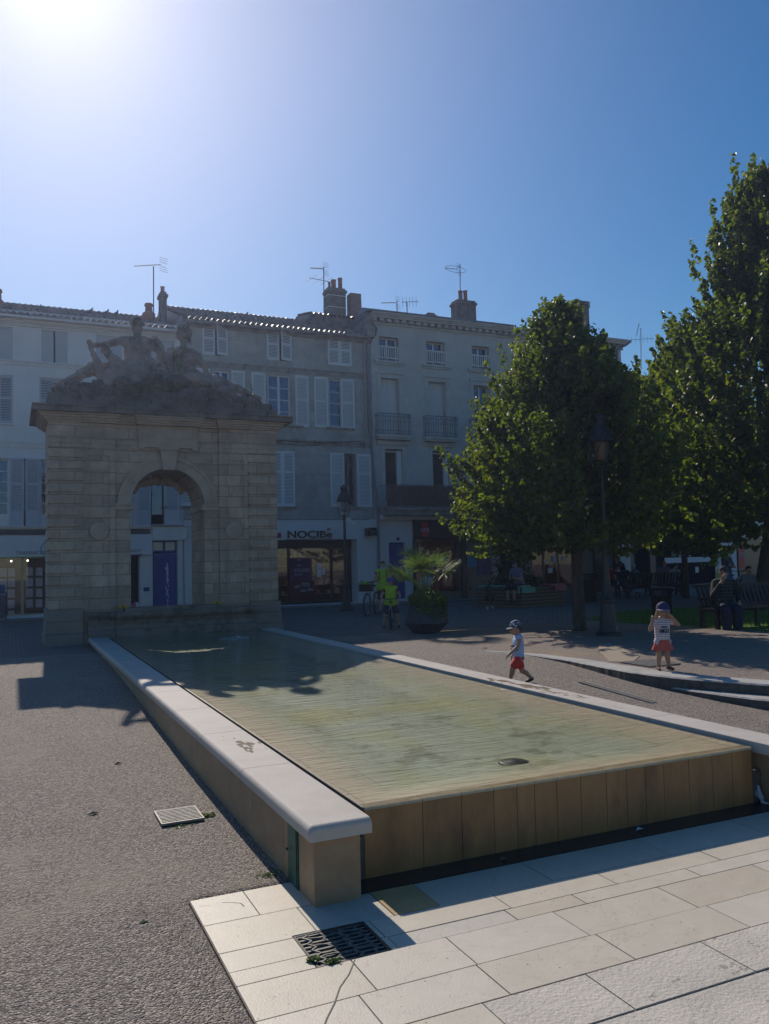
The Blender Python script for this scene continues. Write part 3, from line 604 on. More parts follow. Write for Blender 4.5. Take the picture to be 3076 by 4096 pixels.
# stepped cornice with breaks over piers, pilasters and tablet
mb = MB(); mb2 = MB()
brk = [(AX, -.50, AY0, -1), (-.50, .17, AY0-.05, 0), (.17, .60, AY0+.04, 0), (.60, 1.99, AY0-.10, 0), (1.99, 2.42, AY0+.04, 0), (2.42, 3.17, AY0-.05, 0), (3.17, 3.83, AY0, 1)]
for i, (x0, x1, y, e) in enumerate(brk):
    for z0, z1, d in ((5.06, 5.10, .05), (5.102, 5.145, .10), (5.147, 5.20, .155), (5.202, 5.235, .21)):
        xa = x0-(d if e < 0 else (d*.35 if 0 < i and y < brk[i-1][2] else 0)); xb = x1+(d if e > 0 else (d*.35 if i < 6 and y < brk[i+1][2] else 0))
        mb.box(xa+.0007*i, xb-.0007*i, y-d-.001*i, AY1+d, z0+.0003*i, z1)
for x0, x1 in ((-1.57, -.8), (-.795, .1), (.105, 1.02), (1.025, 1.9), (1.905, 2.7), (2.705, 3.5), (3.505, 4.16)):
    mb2.box(x0, x1, AY0-.33-.01*rnd.random(), AY1+.33, 5.237, 5.34); mb2.box(x0+.01, x1-.004, AY0-.36-.01*rnd.random(), AY1+.35, 5.342, 5.38+.01*rnd.random())
mb.build('cornice_moulding', m_arp, arch); mb2.build('cornice', m_crn, arch, bevel=.012)
# rear side gets the same face: basin front with swelling moulded profile
mb = MB(); prof = [(13.93, .22), (13.93, .50), (13.95, .53), (14.0, .56), (14.01, .64), (13.97, .74), (13.90, .80), (13.87, .85), (13.86, .90), (13.89, .93), (14.25, .93), (14.25, .22)]
def basin(x0, x1, dy): mb.prismx([(y+(dy if y < 14.2 else 0), z+(.003 if dy else 0)) for y, z in prof][::-1], x0, x1)
basin(-.44, .12, .06); basin(.122, 2.47, -.0); basin(2.472, 3.26, .06)
mb.build('basin_front', m_soot, arch, fix=True)
mb = MB(); mb.box(.30, 2.29, 13.88, 14.6, .932, 1.0); mb.build('basin_sill', m_soot, arch, bevel=.01)
# attic blocks under the sculpture
mb = MB(); x = AX-.02; n = 0
while x < 3.9:
    w = [.62, .8, .7, .9, .55, .75][n % 6]; x2 = min(x+w, 3.96)
    mb.box(x, x2-.006, 14.42+.02*rnd.random(), 15.62, 5.385, 5.60+.015*rnd.random())
    if -.9 < x < 3.3: mb.box(x+.1, x2+.07, 14.50+.03*rnd.random(), 15.55, 5.60, 5.74+.03*rnd.random())
    x = x2; n += 1
mb.box(AX, -.75, 14.46, 15.5, 5.6, 5.75)
mb.build('attic_blocks', m_crn, arch, bevel=.015)
def disp(me, a, s, a2=0, s2=10):
    for v in me.vertices:
        nrm = v.normal; p = v.co; k = a*(noise.noise((p.x*s, p.y*s, p.z*s)))+a2*noise.noise((p.x*s2, p.y*s2, p.z*s2)); v.co = p+nrm*k
# rock mound
ch = []; r_ = random.Random(5)
for i in range(95):
    x = -1.0+4.7*i/94; t = 1-abs((x-1.15)/2.7)**1.6; h = max(.05, .62*t)
    for j in range(3):
        s = r_.uniform(.10, .2)*(.6+.5*t); c = (x+r_.uniform(-.1, .1), 14.95+r_.uniform(-.32, .4), 5.72+h*r_.uniform(.1, .95)-.05); ch.append((c, c, s, s, (1.25, 1.2, .75)))
for i in range(30): x = -1.0+4.75*i/29; c = (x, 15, 5.70); ch.append((c, c, .16, .16, (1.3, 2.6, .8)))
me = blob(ch, .03, 0); disp(me, .11, 4.5, .075, 14); link_mesh('rock_mound', me, m_mound, arch, smooth=False)
ch = []
for k in range(26):
    a = math.pi*(.22+.56*k/25); rr = .80-r_.uniform(0, .10); c = (CX+rr*math.cos(a), 15.72+r_.uniform(-.1, .05), IMP+rr*math.sin(a)-.02); ch.append((c, (c[0], c[1], c[2]-r_.uniform(.03, .13)*math.sin(a)), .09, .05))
me = blob(ch, .03, 1); disp(me, .04, 8); link_mesh('hanging_rockwork', me, m_arp, arch)
# left (male) figure seen from behind
ch = [((.72, 14.95, 7.49), (.72, 14.97, 7.62), .135, .13), ((.73, 14.97, 7.2), (.72, 14.96, 7.45), .09, .085), ((.42, 15.0, 7.16), (1.04, 15.0, 7.17), .125, .125), ((.60, 14.97, 7.1), (.64, 14.95, 6.6), .20, .19), ((.88, 14.97, 7.1), (.82, 14.95, 6.6), .20, .19),
      ((.56, 14.95, 6.5), (.9, 14.95, 6.48), .25, .25), ((.38, 14.98, 7.16), (.05, 14.9, 7.03), .105, .08), ((.05, 14.9, 7.03), (-.27, 14.8, 6.93), .08, .055), ((-.30, 14.78, 6.93), (-.34, 14.76, 7.0), .075, .06),
      ((-.33, 14.78, 6.86), (-.2, 14.8, 6.62), .05, .07), ((-.2, 14.8, 6.62), (-.06, 14.82, 6.2), .075, .13), ((1.07, 15.0, 7.15), (1.26, 14.98, 6.93), .10, .08), ((1.26, 14.98, 6.93), (1.2, 15.1, 6.66), .08, .07),
      ((1.17, 15.15, 7.34), (1.24, 15.15, 7.2), .06, .085), ((1.24, 15.15, 7.2), (1.38, 15.12, 6.8), .09, .12),
      ((.5, 15.0, 6.42), (-.25, 15.0, 6.45), .21, .17), ((-.25, 15, 6.45), (-.75, 14.95, 6.14), .15, .10), ((-.75, 14.95, 6.14), (-1.08, 14.9, 5.98), .09, .065), ((-1.08, 14.9, 5.97), (-1.12, 14.75, 5.92), .07, .05),
      ((.45, 14.8, 6.35), (.05, 14.75, 6.05), .2, .16), ((1.0, 14.85, 6.62), (1.15, 14.8, 6.2), .16, .22), ((1.2, 14.9, 6.6), (1.35, 14.9, 6.2), .16, .2)]
for k in range(26):
    a = r_.uniform(0, 6.28); e = r_.uniform(-.2, 1.5); c = (.72+.13*math.cos(a)*math.cos(e), 14.96+.13*math.sin(a)*math.cos(e), 7.57+.12*math.sin(e)); ch.append((c, c, .042, .042))
for k in range(9):              # folds of drapery
    t = k/8; ch.append(((.1+.1*k, 14.72, 6.66-.03*k), (.0+.12*k, 14.66, 6.15), .05, .06))
ch += [((-.02, 14.75, 6.95), (.12, 14.75, 6.75), .05, .06), ((.12, 14.75, 6.75), (.6, 14.72, 6.42), .06, .06), ((-.05, 14.75, 6.82), (.5, 14.7, 6.3), .06, .06)]
me = blob(ch, .02, 1); disp(me, .028, 7, .02, 22); o = link_mesh('statue', me, m_rock, arch); o['label'] = 'carved bare-backed man reaching out to the left'
ch = [((1.77, 14.95, 7.42), (1.77, 14.97, 7.53), .12, .125), ((1.70, 14.93, 7.36), (1.70, 14.93, 7.44), .07, .08), ((1.93, 14.98, 7.5), (1.93, 15, 7.38), .085, .06), ((1.93, 15, 7.38), (1.95, 15, 7.24), .05, .04), ((1.8, 14.98, 7.64), (1.84, 14.98, 7.66), .07, .07),
      ((1.80, 14.98, 7.1), (1.79, 14.97, 7.36), .085, .075), ((1.52, 15, 7.02), (2.06, 15, 6.99), .10, .10), ((1.66, 14.98, 6.95), (1.72, 14.97, 6.5), .17, .17), ((1.93, 14.98, 6.95), (1.9, 14.97, 6.5), .17, .18), ((1.7, 14.96, 6.4), (2.0, 14.96, 6.38), .24, .24),
      ((1.50, 15, 7.02), (1.42, 14.95, 6.78), .08, .065), ((1.42, 14.95, 6.78), (1.5, 14.95, 6.5), .065, .06), ((2.1, 15, 6.98), (2.28, 14.95, 6.7), .09, .08), ((2.28, 14.95, 6.7), (2.42, 14.95, 6.38), .08, .07),
      ((2.0, 15, 6.36), (2.65, 15, 6.36), .2, .15), ((2.65, 15, 6.36), (3.15, 14.95, 6.16), .13, .10), ((3.15, 14.95, 6.16), (3.55, 14.9, 6.0), .09, .06), ((3.5, 14.9, 6.02), (3.62, 14.85, 5.98), .07, .05), ((2.3, 14.8, 6.25), (2.9, 14.8, 6.05), .15, .13)]
for k in range(18):
    a = r_.uniform(0, 6.28); c = (1.80+.12*math.cos(a), 14.98+.12*math.sin(a), 7.56+r_.uniform(-.03, .08)); ch.append((c, c, .038, .038))
me = blob(ch, .02, 1); disp(me, .028, 7, .02, 22); o = link_mesh('statue', me, m_rock, arch); o['label'] = 'carved woman with pinned-up hair facing left'
# yellow boxes on the basin rim
m_yel = flat('yellow_plastic', (.42, .28, .03), .5); m_blk = flat('black_plastic', (.02, .02, .02), .4)
for (x, lab) in ((.27, 'yellow plastic block on the basin rim left of the arch opening'), (2.31, 'yellow plastic block on the basin rim right of the arch opening')):
    t = thing('yellow_block', lab, 'block', (x, 13.99, .94), 'yellow blocks on the basin rim')
    z0 = 1.002
    MB().box(x-.105, x+.105, 13.96, 14.04, z0, z0+.07).build('body', m_yel, t, bevel=.01); MB().box(x-.018, x+.018, 13.95, 13.962, z0+.01, z0+.055).build('clasp', m_blk, t)
# fountain jet, thin streams, splash
m_jet = M('jet_water', (.34, .38, .44), .25, .1, 20, bump=.6, bscale=50)
ch = []; jr = random.Random(2)
for k in range(60):
    t = k/59; z = 1.0+.95*t; w = .018+.035*math.sin(math.pi*min(1, t*1.0))**2*(1.4 if t > .6 else .8); c = (1.26+jr.gauss(0, w*.45), 14.25+jr.gauss(0, w*.4), z); ch.append((c, c, .010+.018*t*jr.random(), .012, (1, 1, 1.6)))
j = thing('water_jet', 'white foaming water jet rising in front of the blue door inside the arch', 'water jet', (1.26, 14.25, 1.0)); link_mesh('plume', blob(ch, .011, 1), m_jet, j)
def arc(p0, p1, h, n=20): return [Vector(p0).lerp(Vector(p1), t/n)+Vector((0, 0, h*4*(t/n)*(1-t/n))) for t in range(n+1)]
o = MB().tube(arc((2.42, 14.15, 1.9), (1.75, 14.3, 1.0), .75), .0028, 5).build('water_stream', m_jet); tag(o, 'thin arc of water curving from the right pilaster back into the arch', 'water stream')
a = fp(878, 2214, 14.05); b = gp(950, 2552, .39)
o = MB().tube(arc((a[0], 14.05, a[1]), (b[0], b[1], .39), .22), .0028, 5).build('water_stream', m_jet); tag(o, 'thin stream of water falling from the right pilaster into the pool', 'water stream')
ch = [];
for k in range(90): a_ = jr.uniform(0, 6.28); d = abs(jr.gauss(0, .14)); c = (b[0]+d*1.6*math.cos(a_), b[1]+d*math.sin(a_), .385+max(0, .05-d*.25)*jr.random()); ch.append((c, c, .012, .012, (1.6, 1, .7)))
s_ = thing('water_splash', 'small foaming splash where the thin stream hits the pool', 'splash', (b[0], b[1], .385)); link_mesh('foam', blob(ch, .007, 0), m_foam, s_)
# weeds
m_weed = M('weed_green', (.10, .19, .03), .6, .3, 20)
def weed(x, y, z, h, n, label, spread=.35, leafy=.05):
    r = random.Random(int(x*100)+n); mb = MB(); mb2 = MB()
    for k in range(n):
        a = r.uniform(0, 6.28); s = r.uniform(0, spread)*h; tip = (x+s*math.cos(a), y+s*math.sin(a)*.5, z+h*r.uniform(.6, 1)); mid = (x+s*.35*math.cos(a), y, z+h*.5); mb.tube([(x, y, z-.03), mid, tip], [.006, .004, .002], 4)
        for q in range(int(26*h/.5)+3):
            t = r.uniform(.15, 1); c = Vector((x, y, z)).lerp(Vector(tip), t); u = r.uniform(0, 6.28); L = leafy*r.uniform(.5, 1.2); d = Vector((math.cos(u), math.sin(u)*.6, r.uniform(-.1, .8)))*L; w = Vector((-d.y, d.x, 0)).normalized()*L*.28 if d.length else d
            mb2.add([c, c+d*.5+w, c+d, c+d*.5-w], [(0, 1, 2, 3)])
    t = thing('weed', label, 'plant', (x, y, z)); mb.build('stem', m_weed, t); mb2.build('leaf_mass', m_weed, t)
weed(1.63, 14.6, 6.35, .75, 5, 'leafy green weed growing between the two statues'); weed(3.40, 14.75, 5.95, .52, 2, 'tall thin weed on the right end of the arch top', .12); weed(3.02, 14.7, 6.0, .28, 2, 'short weed left of the tall thin weed on the arch top', .15); weed(3.08, 14.6, 5.85, .14, 4, 'tiny weed tuft under the tall thin weed', .4)
# ------------------------------------------------------------------ houses
m_b1 = M('white_render', (.68, .69, .70), .85, .04, 2, stain=(.56, .55, .53), sscale=.7, samt=.5)
m_b2 = brickmat('grey_limestone', (.37, .365, .345), (.45, .44, .415), (.33, .32, .30), .95, .42, .006, .9, 'XZ', .2, stain=(.22, .215, .20), samt=.6, sscale=.55, noise_amt=.22)
m_b3 = brickmat('pale_limestone', (.50, .50, .485), (.55, .545, .53), (.44, .435, .42), .9, .4, .005, .9, 'XZ', .15, stain=(.40, .395, .375), samt=.5, sscale=.4, noise_amt=.12)
m_trim2 = M('stained_sill', (.30, .28, .25), .9, .2, 4, stain=(.12, .115, .105), sscale=2.5, samt=.85)
m_trim3 = M('moulding_stone', (.52, .515, .495), .85, .08, 4, stain=(.30, .29, .27), sscale=1.5, samt=.5)
m_b1t = M('white_moulding', (.64, .63, .61), .8, .05, 4)
m_shop = M('shop_white_render', (.64, .65, .66), .8, .05, 2, stain=(.5, .5, .49), sscale=1, samt=.4)
m_shut1 = flat('grey_blue_shutter', (.44, .47, .52), .6); m_shut2 = flat('white_shutter', (.68, .69, .70), .55)
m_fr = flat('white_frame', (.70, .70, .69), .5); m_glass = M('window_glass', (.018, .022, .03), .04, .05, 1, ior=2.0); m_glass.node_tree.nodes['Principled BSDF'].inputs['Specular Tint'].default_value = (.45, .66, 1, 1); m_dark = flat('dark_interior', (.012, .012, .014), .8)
m_ironw = flat('grey_ironwork', (.16, .17, .19), .6); m_rust = M('rusty_ironwork', (.11, .075, .06), .8, .3, 6)
m_tile = M('roof_tiles', (.28, .18, .13), .5, .35, 9, stain=(.16, .12, .10), sscale=3, samt=.8)
m_zinc = flat('zinc_sheet', (.17, .19, .23), .45, .3); m_brick = brickmat('chimney_brick', (.25, .13, .09), (.30, .17, .12), (.2, .17, .14), .22, .07, .01, .9)
m_chim = M('chimney_render', (.19, .16, .14), .95, .3, 5, bump=.5, stain=(.10, .085, .075), sscale=3, samt=.7); m_pot = M('terracotta_pot', (.38, .15, .08), .8, .2, 8)
m_gshop = glassmat('shop_glass', (.75, .78, .8), 1.5)
G0 = .25
def wallholes(mb, x0, x1, z0, z1, Y, holes, depth=.22):
    xs = sorted({x0, x1, *[h[0] for h in holes], *[h[1] for h in holes]}); zs = sorted({z0, z1, *[h[2] for h in holes], *[h[3] for h in holes]})
    xs = [x for x in xs if x0 <= x <= x1]; zs = [z for z in zs if z0 <= z <= z1]
    for a, b in zip(xs, xs[1:]):
        for c, d in zip(zs, zs[1:]):
            mx, mz = (a+b)/2, (c+d)/2
            if any(h[0] < mx < h[1] and h[2] < mz < h[3] for h in holes): continue
            mb.quad((a, Y, c), (b, Y, c), (b, Y, d), (a, Y, d))
    for h in holes:
        a, b, c, d = h[:4]; D = Y+(h[4] if len(h) > 4 else depth)
        mb.quad((a, Y, c), (a, Y, d), (a, D, d), (a, D, c)); mb.quad((b, Y, d), (b, Y, c), (b, D, c), (b, D, d)); mb.quad((a, Y, d), (b, Y, d), (b, D, d), (a, D, d)); mb.quad((b, Y, c), (a, Y, c), (a, D, c), (b, D, c))
def shell(mb, x0, x1, z0, z1, Y, D=9):
    mb.quad((x0, Y, z0), (x0, Y, z1), (x0, Y+D, z1), (x0, Y+D, z0)); mb.quad((x1, Y, z1), (x1, Y, z0), (x1, Y+D, z0), (x1, Y+D, z1)); mb.quad((x1, Y+D, z0), (x0, Y+D, z0), (x0, Y+D, z1), (x1, Y+D, z1)); mb.quad((x0, Y, z1), (x1, Y, z1), (x1, Y+D, z1), (x0, Y+D, z1))
def shutter(par, r, Y, mat, louv=True, mids=(.52,), y_off=.0, solid_low=0, label=None, swing=0):
    x0, x1, z0, z1 = r; mb = MB(); th = .035; y = Y-.045-y_off; st = .065
    mb.box(x0, x0+st, y, y+th, z0, z1); mb.box(x1-st, x1, y, y+th, z0, z1)
    H = z1-z0; rails = [(0, .09/H), (1-.08/H, 1)]+[(m-.035/H, m+.035/H) for m in mids]; rails.sort()
    if solid_low: rails[0] = (0, solid_low)
    for a, b in rails: mb.box(x0+st, x1-st, y+.002, y+th-.002, z0+a*H, z0+b*H)
    if louv:
        for (a, b), (c, d) in zip(rails, rails[1:]):
            za, zb = z0+b*H, z0+c*H; n = max(1, int((zb-za)/.052))
            for k in range(n):
                zc = za+(k+.5)*(zb-za)/n; mb.add([(x0+st, y+.004, zc-.022), (x1-st, y+.004, zc-.022), (x1-st, y+.028, zc+.016), (x0+st, y+.028, zc+.016), (x0+st, y+.009, zc-.025), (x1-st, y+.009, zc-.025), (x1-st, y+.033, zc+.013), (x0+st, y+.033, zc+.013)], [(0, 1, 2, 3), (7, 6, 5, 4), (0, 4, 5, 1), (3, 2, 6, 7)])
    else:
        mb.box(x0+st*.2, x1-st*.2, y+.008, y+th-.008, z0+.03, z1-.03)
        for m in (.2, .5, .8): mb.box(x0+(x1-x0)*.45, x0+(x1-x0)*.45+.02, y-.006, y, z0+m*H-.06, z0+m*H+.04)
    if swing:                     # leaf standing ajar about its outer edge
        hx = x0 if swing > 0 else x1; a = abs(swing); out = []
        for vx, vy, vz in mb.v: dx = vx-hx; out.append((hx+dx*math.cos(a)-(vy-y-th)*0, vy-abs(dx)*math.sin(a), vz))
        mb.v = out
    o = mb.build('shutter', mat, par)
    if label: o['label'] = label
    return o
def window(par, r, Y, depth=.2, cols=2, rows=3, frame=None, label=None, panel=0, glass=None):
    x0, x1, z0, z1 = r; y = Y+depth-.05; f = frame or m_fr; mb = MB(); w = .055
    mb.box(x0, x0+w, y, y+.05, z0, z1); mb.box(x1-w, x1, y, y+.05, z0, z1); mb.box(x0+w, x1-w, y, y+.05, z1-w, z1); mb.box(x0+w, x1-w, y, y+.05, z0, z0+w+panel)
    for c in range(1, cols): xc = x0+(x1-x0)*c/cols; mb.box(xc-.04, xc+.04, y-.004, y+.046, z0+w+panel, z1-w)
    for q in range(1, rows): zc = z0+w+panel+(z1-z0-2*w-panel)*q/rows; mb.box(x0+w, x1-w, y+.006, y+.04, zc-.014, zc+.014)
    o = mb.build('window', f, par)
    if label: o['label'] = label
    MB().quad((x0+w, y+.03, z0+w+panel), (x1-w, y+.03, z0+w+panel), (x1-w, y+.03, z1-w), (x0+w, y+.03, z1-w)).build('pane', glass or m_glass, o)
    return o
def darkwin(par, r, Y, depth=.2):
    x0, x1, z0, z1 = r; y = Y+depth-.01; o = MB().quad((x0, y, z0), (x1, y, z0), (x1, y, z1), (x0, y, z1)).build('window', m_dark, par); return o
def tileroof(par, x0, x1, yE, zE, depth=5, pitch=20, mat=None, ov=.35):
    mb = MB(); per = .21; nx = int((x1-x0)/per*8); nc = int((depth+ov)/.36); tp = math.tan(R(pitch)); vs = []; fs = []; rr = random.Random(3); jit = [[rr.uniform(-.022, .022) for _ in range(nx//8+2)] for _ in range(nc+1)]
    for c in range(nc):
        for half in (0, 1):
            y = yE-ov+(c+half*.98)*.36; z = zE+(y-yE)*tp+(.03 if half == 0 else .0)
            for i in range(nx+1):
                x = x0+(x1-x0)*i/nx; ph = math.cos(2*math.pi*(x-x0)/per); vs.append((x, y+jit[c][i//8], z+.045*ph+jit[c][i//8]*.7))
    rows_ = 2*nc; mb.smooth = True
    mb.add(vs, [(j*(nx+1)+i, j*(nx+1)+i+1, (j+1)*(nx+1)+i+1, (j+1)*(nx+1)+i) for j in range(rows_-1) for i in range(nx)])
    mb.smooth = False
    n0 = len(mb.v); edge = [(v[0], v[1]+.0, v[2]-.022) for v in vs[:nx+1]]
    for i in range(nx): mb.add([vs[i], vs[i+1], edge[i+1], edge[i]], [(0, 3, 2, 1)])
    # rear slope and closing gable
    zr = zE+depth*tp; mb.quad((x0, yE+depth, zr), (x1, yE+depth, zr), (x1, yE+2*depth, zE), (x0, yE+2*depth, zE))
    mb.quad((x0, yE-ov, zE-ov*tp-.04), (x0, yE+depth, zr-.05), (x0, yE+depth, zE-.2), (x0, yE, zE-.2)); mb.quad((x1, yE-ov, zE-ov*tp-.04), (x1, yE, zE-.2), (x1, yE+depth, zE-.2), (x1, yE+depth, zr-.05))
    return mb.build('roof', mat or m_tile, par)
def cornice(par, x0, x1, Y, z, steps, mat, name='cornice'):
    mb = MB()
    for d, a, b in steps: mb.box(x0, x1, Y-d, Y+.02, z+a, z+b-.001)
    return mb.build(name, mat, par)
X12, X23 = 3.74, 11.32
# ---------------------------------------------------------------- house 1 : white, left
h1 = thing('townhouse', 'white rendered townhouse with pale blue shutters behind the arch, leftmost of the row', 'house', (0, FY, G0))
XL = -6.5
z_sill = fp(0, 1452)[1]; E1 = 10.42
ctr = [0, 213, 431, 646]; holes = []
def cz(y, x=0): return fp(x, y)[1]
top = [RW(c-52, 1306+c*.06, c+52, 1446+c*.06) for c in (-215, -2, 218, 437, 648)]
thr = [RW(c-57, 1508+c*.03, c+57, 1703) for c in (-215, -6, 215)]; thr += [RW(379, 1512, 493, 1704), RW(592, 1514, 706, 1705)]
fst = [RW(c-44, 1832, c+44, 2104) for c in (-222, -8, 205, 418)]+[RW(604, 1902, 655, 2097)]
fst[4] = (fst[4][0], fst[4][1], fst[3][2], fst[3][3]); fst[4] = tuple(fst[4])
t4 = (fp(603, 1900)[0], fp(657, 1900)[0]); fst[4] = (t4[0], t4[1], fst[3][2], fst[3][3])
zt = sum(t[2] for t in top)/5, sum(t[3] for t in top)/5; top = [(a, b, zt[0], zt[1]) for a, b, _, _ in top]
zt = sum(t[2] for t in thr)/5, sum(t[3] for t in thr)/5; thr = [(a, b, zt[0], zt[1]) for a, b, _, _ in thr]
fst = [(a, b, fst[1][2], fst[1][3]) for a, b, _, _ in fst]
sx1, sx0 = fp(188, 2300)[0]+.6, -5.6
win_im = (-5.6, fp(250, 2300)[0], cz(2463)-.02, cz(2230)); door1 = RW(610, 2163, 712, 2438); darkd = RW(526, 2218, 560, 2440)
door1 = (door1[0], door1[1], G0+.12, door1[3]); darkd = (darkd[0]-.5, darkd[1], G0+.1, darkd[3])
holes = top+thr+fst+[(*win_im, .35), (*door1, .25), (*darkd, .5)]
mb = MB(); wallholes(mb, XL, X12, G0-.1, 10.7, FY, holes); shell(mb, XL, X12, G0-.1, 10.7, FY); mb.build('wall', m_b1, h1)
for r in top:
    mx = (r[0]+r[1])/2; ajar = abs(mx-fp(218, 1380)[0]) < .3
    shutter(h1, (r[0], mx-(.03 if ajar else .004), r[2], r[3]), FY+.1, m_shut1, False, y_off=0); shutter(h1, (mx+(.03 if ajar else .004), r[1], r[2], r[3]), FY+.1, m_shut1, False)
    darkwin(h1, r, FY, .2)
for r in thr:
    mx = (r[0]+r[1])/2; shutter(h1, (r[0], mx-.004, r[2], r[3]), FY+.1, m_shut1); shutter(h1, (mx+.004, r[1], r[2], r[3]), FY+.1, m_shut1); darkwin(h1, r, FY, .2)
    MB().box(r[0]-.06, r[1]+.06, FY-.07, FY+.02, r[2]-.07, r[2]-.01).build('sill', m_b1t, h1)
for r in fst:
    wl = .55 if r is not fst[4] else .5
    shutter(h1, (r[0]-wl-.02, r[0]-.02, r[2]-.03, r[3]+.02), FY-.01, m_shut1, True, (.62,), solid_low=.24, swing=-.3 if r is fst[4] else 0); shutter(h1, (r[1]+.02, r[1]+wl+.02, r[2]-.03, r[3]+.02), FY-.01, m_shut1, True, (.62,), solid_low=.24, swing=.3 if r is fst[4] else 0)
    window(h1, r, FY, .2, 1 if r is fst[4] else 2, 5, panel=.35)
cornice(h1, XL, X12-.02, FY, 10.16, [(.05, 0, .07), (.10, .07, .12), (.16, .12, .2), (.24, .2, .28)], m_b1t)
zb = cz(1452, 200); cornice(h1, XL, X12-.02, FY, zb-.16, [(.03, 0, .12), (.07, .12, .17)], m_b1t, 'string_course')
zb = cz(1790, 100); cornice(h1, XL, X12-.02, FY, zb-.02, [(.03, 0, .17), (.05, .17, .20)], m_b1t, 'string_course')
zb = cz(2118, 100); cornice(h1, XL, X12-.02, FY, zb-.0, [(.10, 0, .03), (.16, .03, .08), (.20, .08, .12)], m_b1t, 'string_course')
m_shadeband = flat('painted_shade', (.08, .085, .09), .7); cornice(h1, XL, fp(600, 2130)[0], FY, cz(2140, 100), [(.05, 0, .2)], m_shadeband, 'shade_band')  # dark strip painted where the string course casts its shadow
tileroof(h1, XL, X12-.05, FY, 10.62)
MB().box(XL, X12-.1, FY-.40, FY-.30, 10.36, 10.44).build('gutter', m_b1t, h1)
# estate agent shopfront
zs0, zs1 = cz(2228, 100), cz(2148, 100); xs1 = fp(215, 2200)[0]
MB().box(-5.7, xs1, FY-.12, FY, zs0, zs1).build('fascia_board', m_shop, h1)
m_tgrey = flat('grey_lettering', (.13, .13, .15), .6); m_teal = flat('teal_logo', (.05, .30, .36), .5); m_gold = flat('gold_frame', (.42, .36, .22), .4, .3)
p = fp(0, 2220); text('TRANSACTION - LOCATION', fp(62, 2220)[0], p[1], .12, FY-.122, m_tgrey, h1, xc=False, width=None)
lt = h1.children[-1]
wd = 1.48
for v in lt.data.vertices: v.co.x -= wd
lx, lz = fp(163, 2216); hw = .44
for k, s in enumerate((0, .07, .14)):
    P = [(lx+s, lz+s*.7), (lx+s, lz+.24), (lx+hw/2, lz+.5-s*1.3), (lx+hw-s, lz+.24), (lx+hw-s, lz+s*.7)]
    mb = MB()
    for (a, b), (c, d) in zip(P, P[1:]+P[:1]): mb.tube([(a, FY-.13, b), (c, FY-.13, d)], .016, 4)
    if k != 1: mb.build('house_logo', m_teal, h1)
MB().box(-5.6, xs1, FY-.135, FY-.12, zs0-.02, zs0+.012).build('green_trim', flat('lime_trim', (.25, .42, .1), .5), h1)
mb = MB(); y = FY+.2; zc0, zc1 = win_im[2], win_im[3]
for x in (-5.6, fp(90, 2350)[0]-1.65*2, fp(90, 2350)[0]-1.65, fp(90, 2350)[0], win_im[1]-.05): mb.box(x-.045, x+.045, y-.03, y+.03, zc0, zc1)
mb.box(-5.6, win_im[1], y-.03, y+.03, zc0-.02, zc0+.04); f_ = mb.build('window', m_gold, h1)
MB().quad((-5.6, y, zc0), (win_im[1], y, zc0), (win_im[1], y, zc1), (-5.6, y, zc1)).build('pane', m_gshop, f_)
def room(par, x0, x1, z0, z1, Y, D, wallm, floorm=None):
    mb = MB(); mb.quad((x0, Y+D, z0), (x1, Y+D, z0), (x1, Y+D, z1), (x0, Y+D, z1)); mb.quad((x0, Y, z0), (x0, Y+D, z0), (x0, Y+D, z1), (x0, Y, z1)); mb.quad((x1, Y, z1), (x1, Y+D, z1), (x1, Y+D, z0), (x1, Y, z0)); mb.quad((x0, Y, z1), (x0, Y+D, z1), (x1, Y+D, z1), (x1, Y, z1)); mb.quad((x0, Y, z0), (x1, Y, z0), (x1, Y+D, z0), (x0, Y+D, z0))
    return mb.build('shop_interior', wallm, par)
m_int1 = flat('lit_office_wall', (.17, .15, .13), .9, emit=.02); m_paper = M('property_card', (.42, .44, .48), .7, .25, 9); m_paper.node_tree.nodes['Principled BSDF'].inputs['Emission Color'].default_value = (.6, .65, .8, 1); m_paper.node_tree.nodes['Principled BSDF'].inputs['Emission Strength'].default_value = .03  # faint emission in wall and cards stands in for the office lighting
room(h1, -5.6, win_im[1], zc0, zc1, FY+.35, 3, m_int1)
m_spot = flat('spot_lamp', (1, .85, .6), .5, emit=4)
mb = MB(); r = random.Random(3)
xm = fp(90, 2350)[0]
for cxx in range(-9, 9):
    for k in range(5 if cxx < 0 else 4):
        x = xm+.12+cxx*.30 if cxx >= 0 else xm-.2+cxx*.245
        if x > win_im[1]-.2 or x < -5.5: continue
        z = zc1-.62-k*.36-r.uniform(0, .02); mb.box(x, x+.21, FY+.45, FY+.455, z, z+.28)
mb.build('property_cards', m_paper, h1)
mb = MB()
for q in ((45, 2240), (112, 2238)): a = fp(*q); mb.ball((a[0], FY+.6, a[1]-.03), .035)
mb.build('spot_lamp', m_spot, h1)
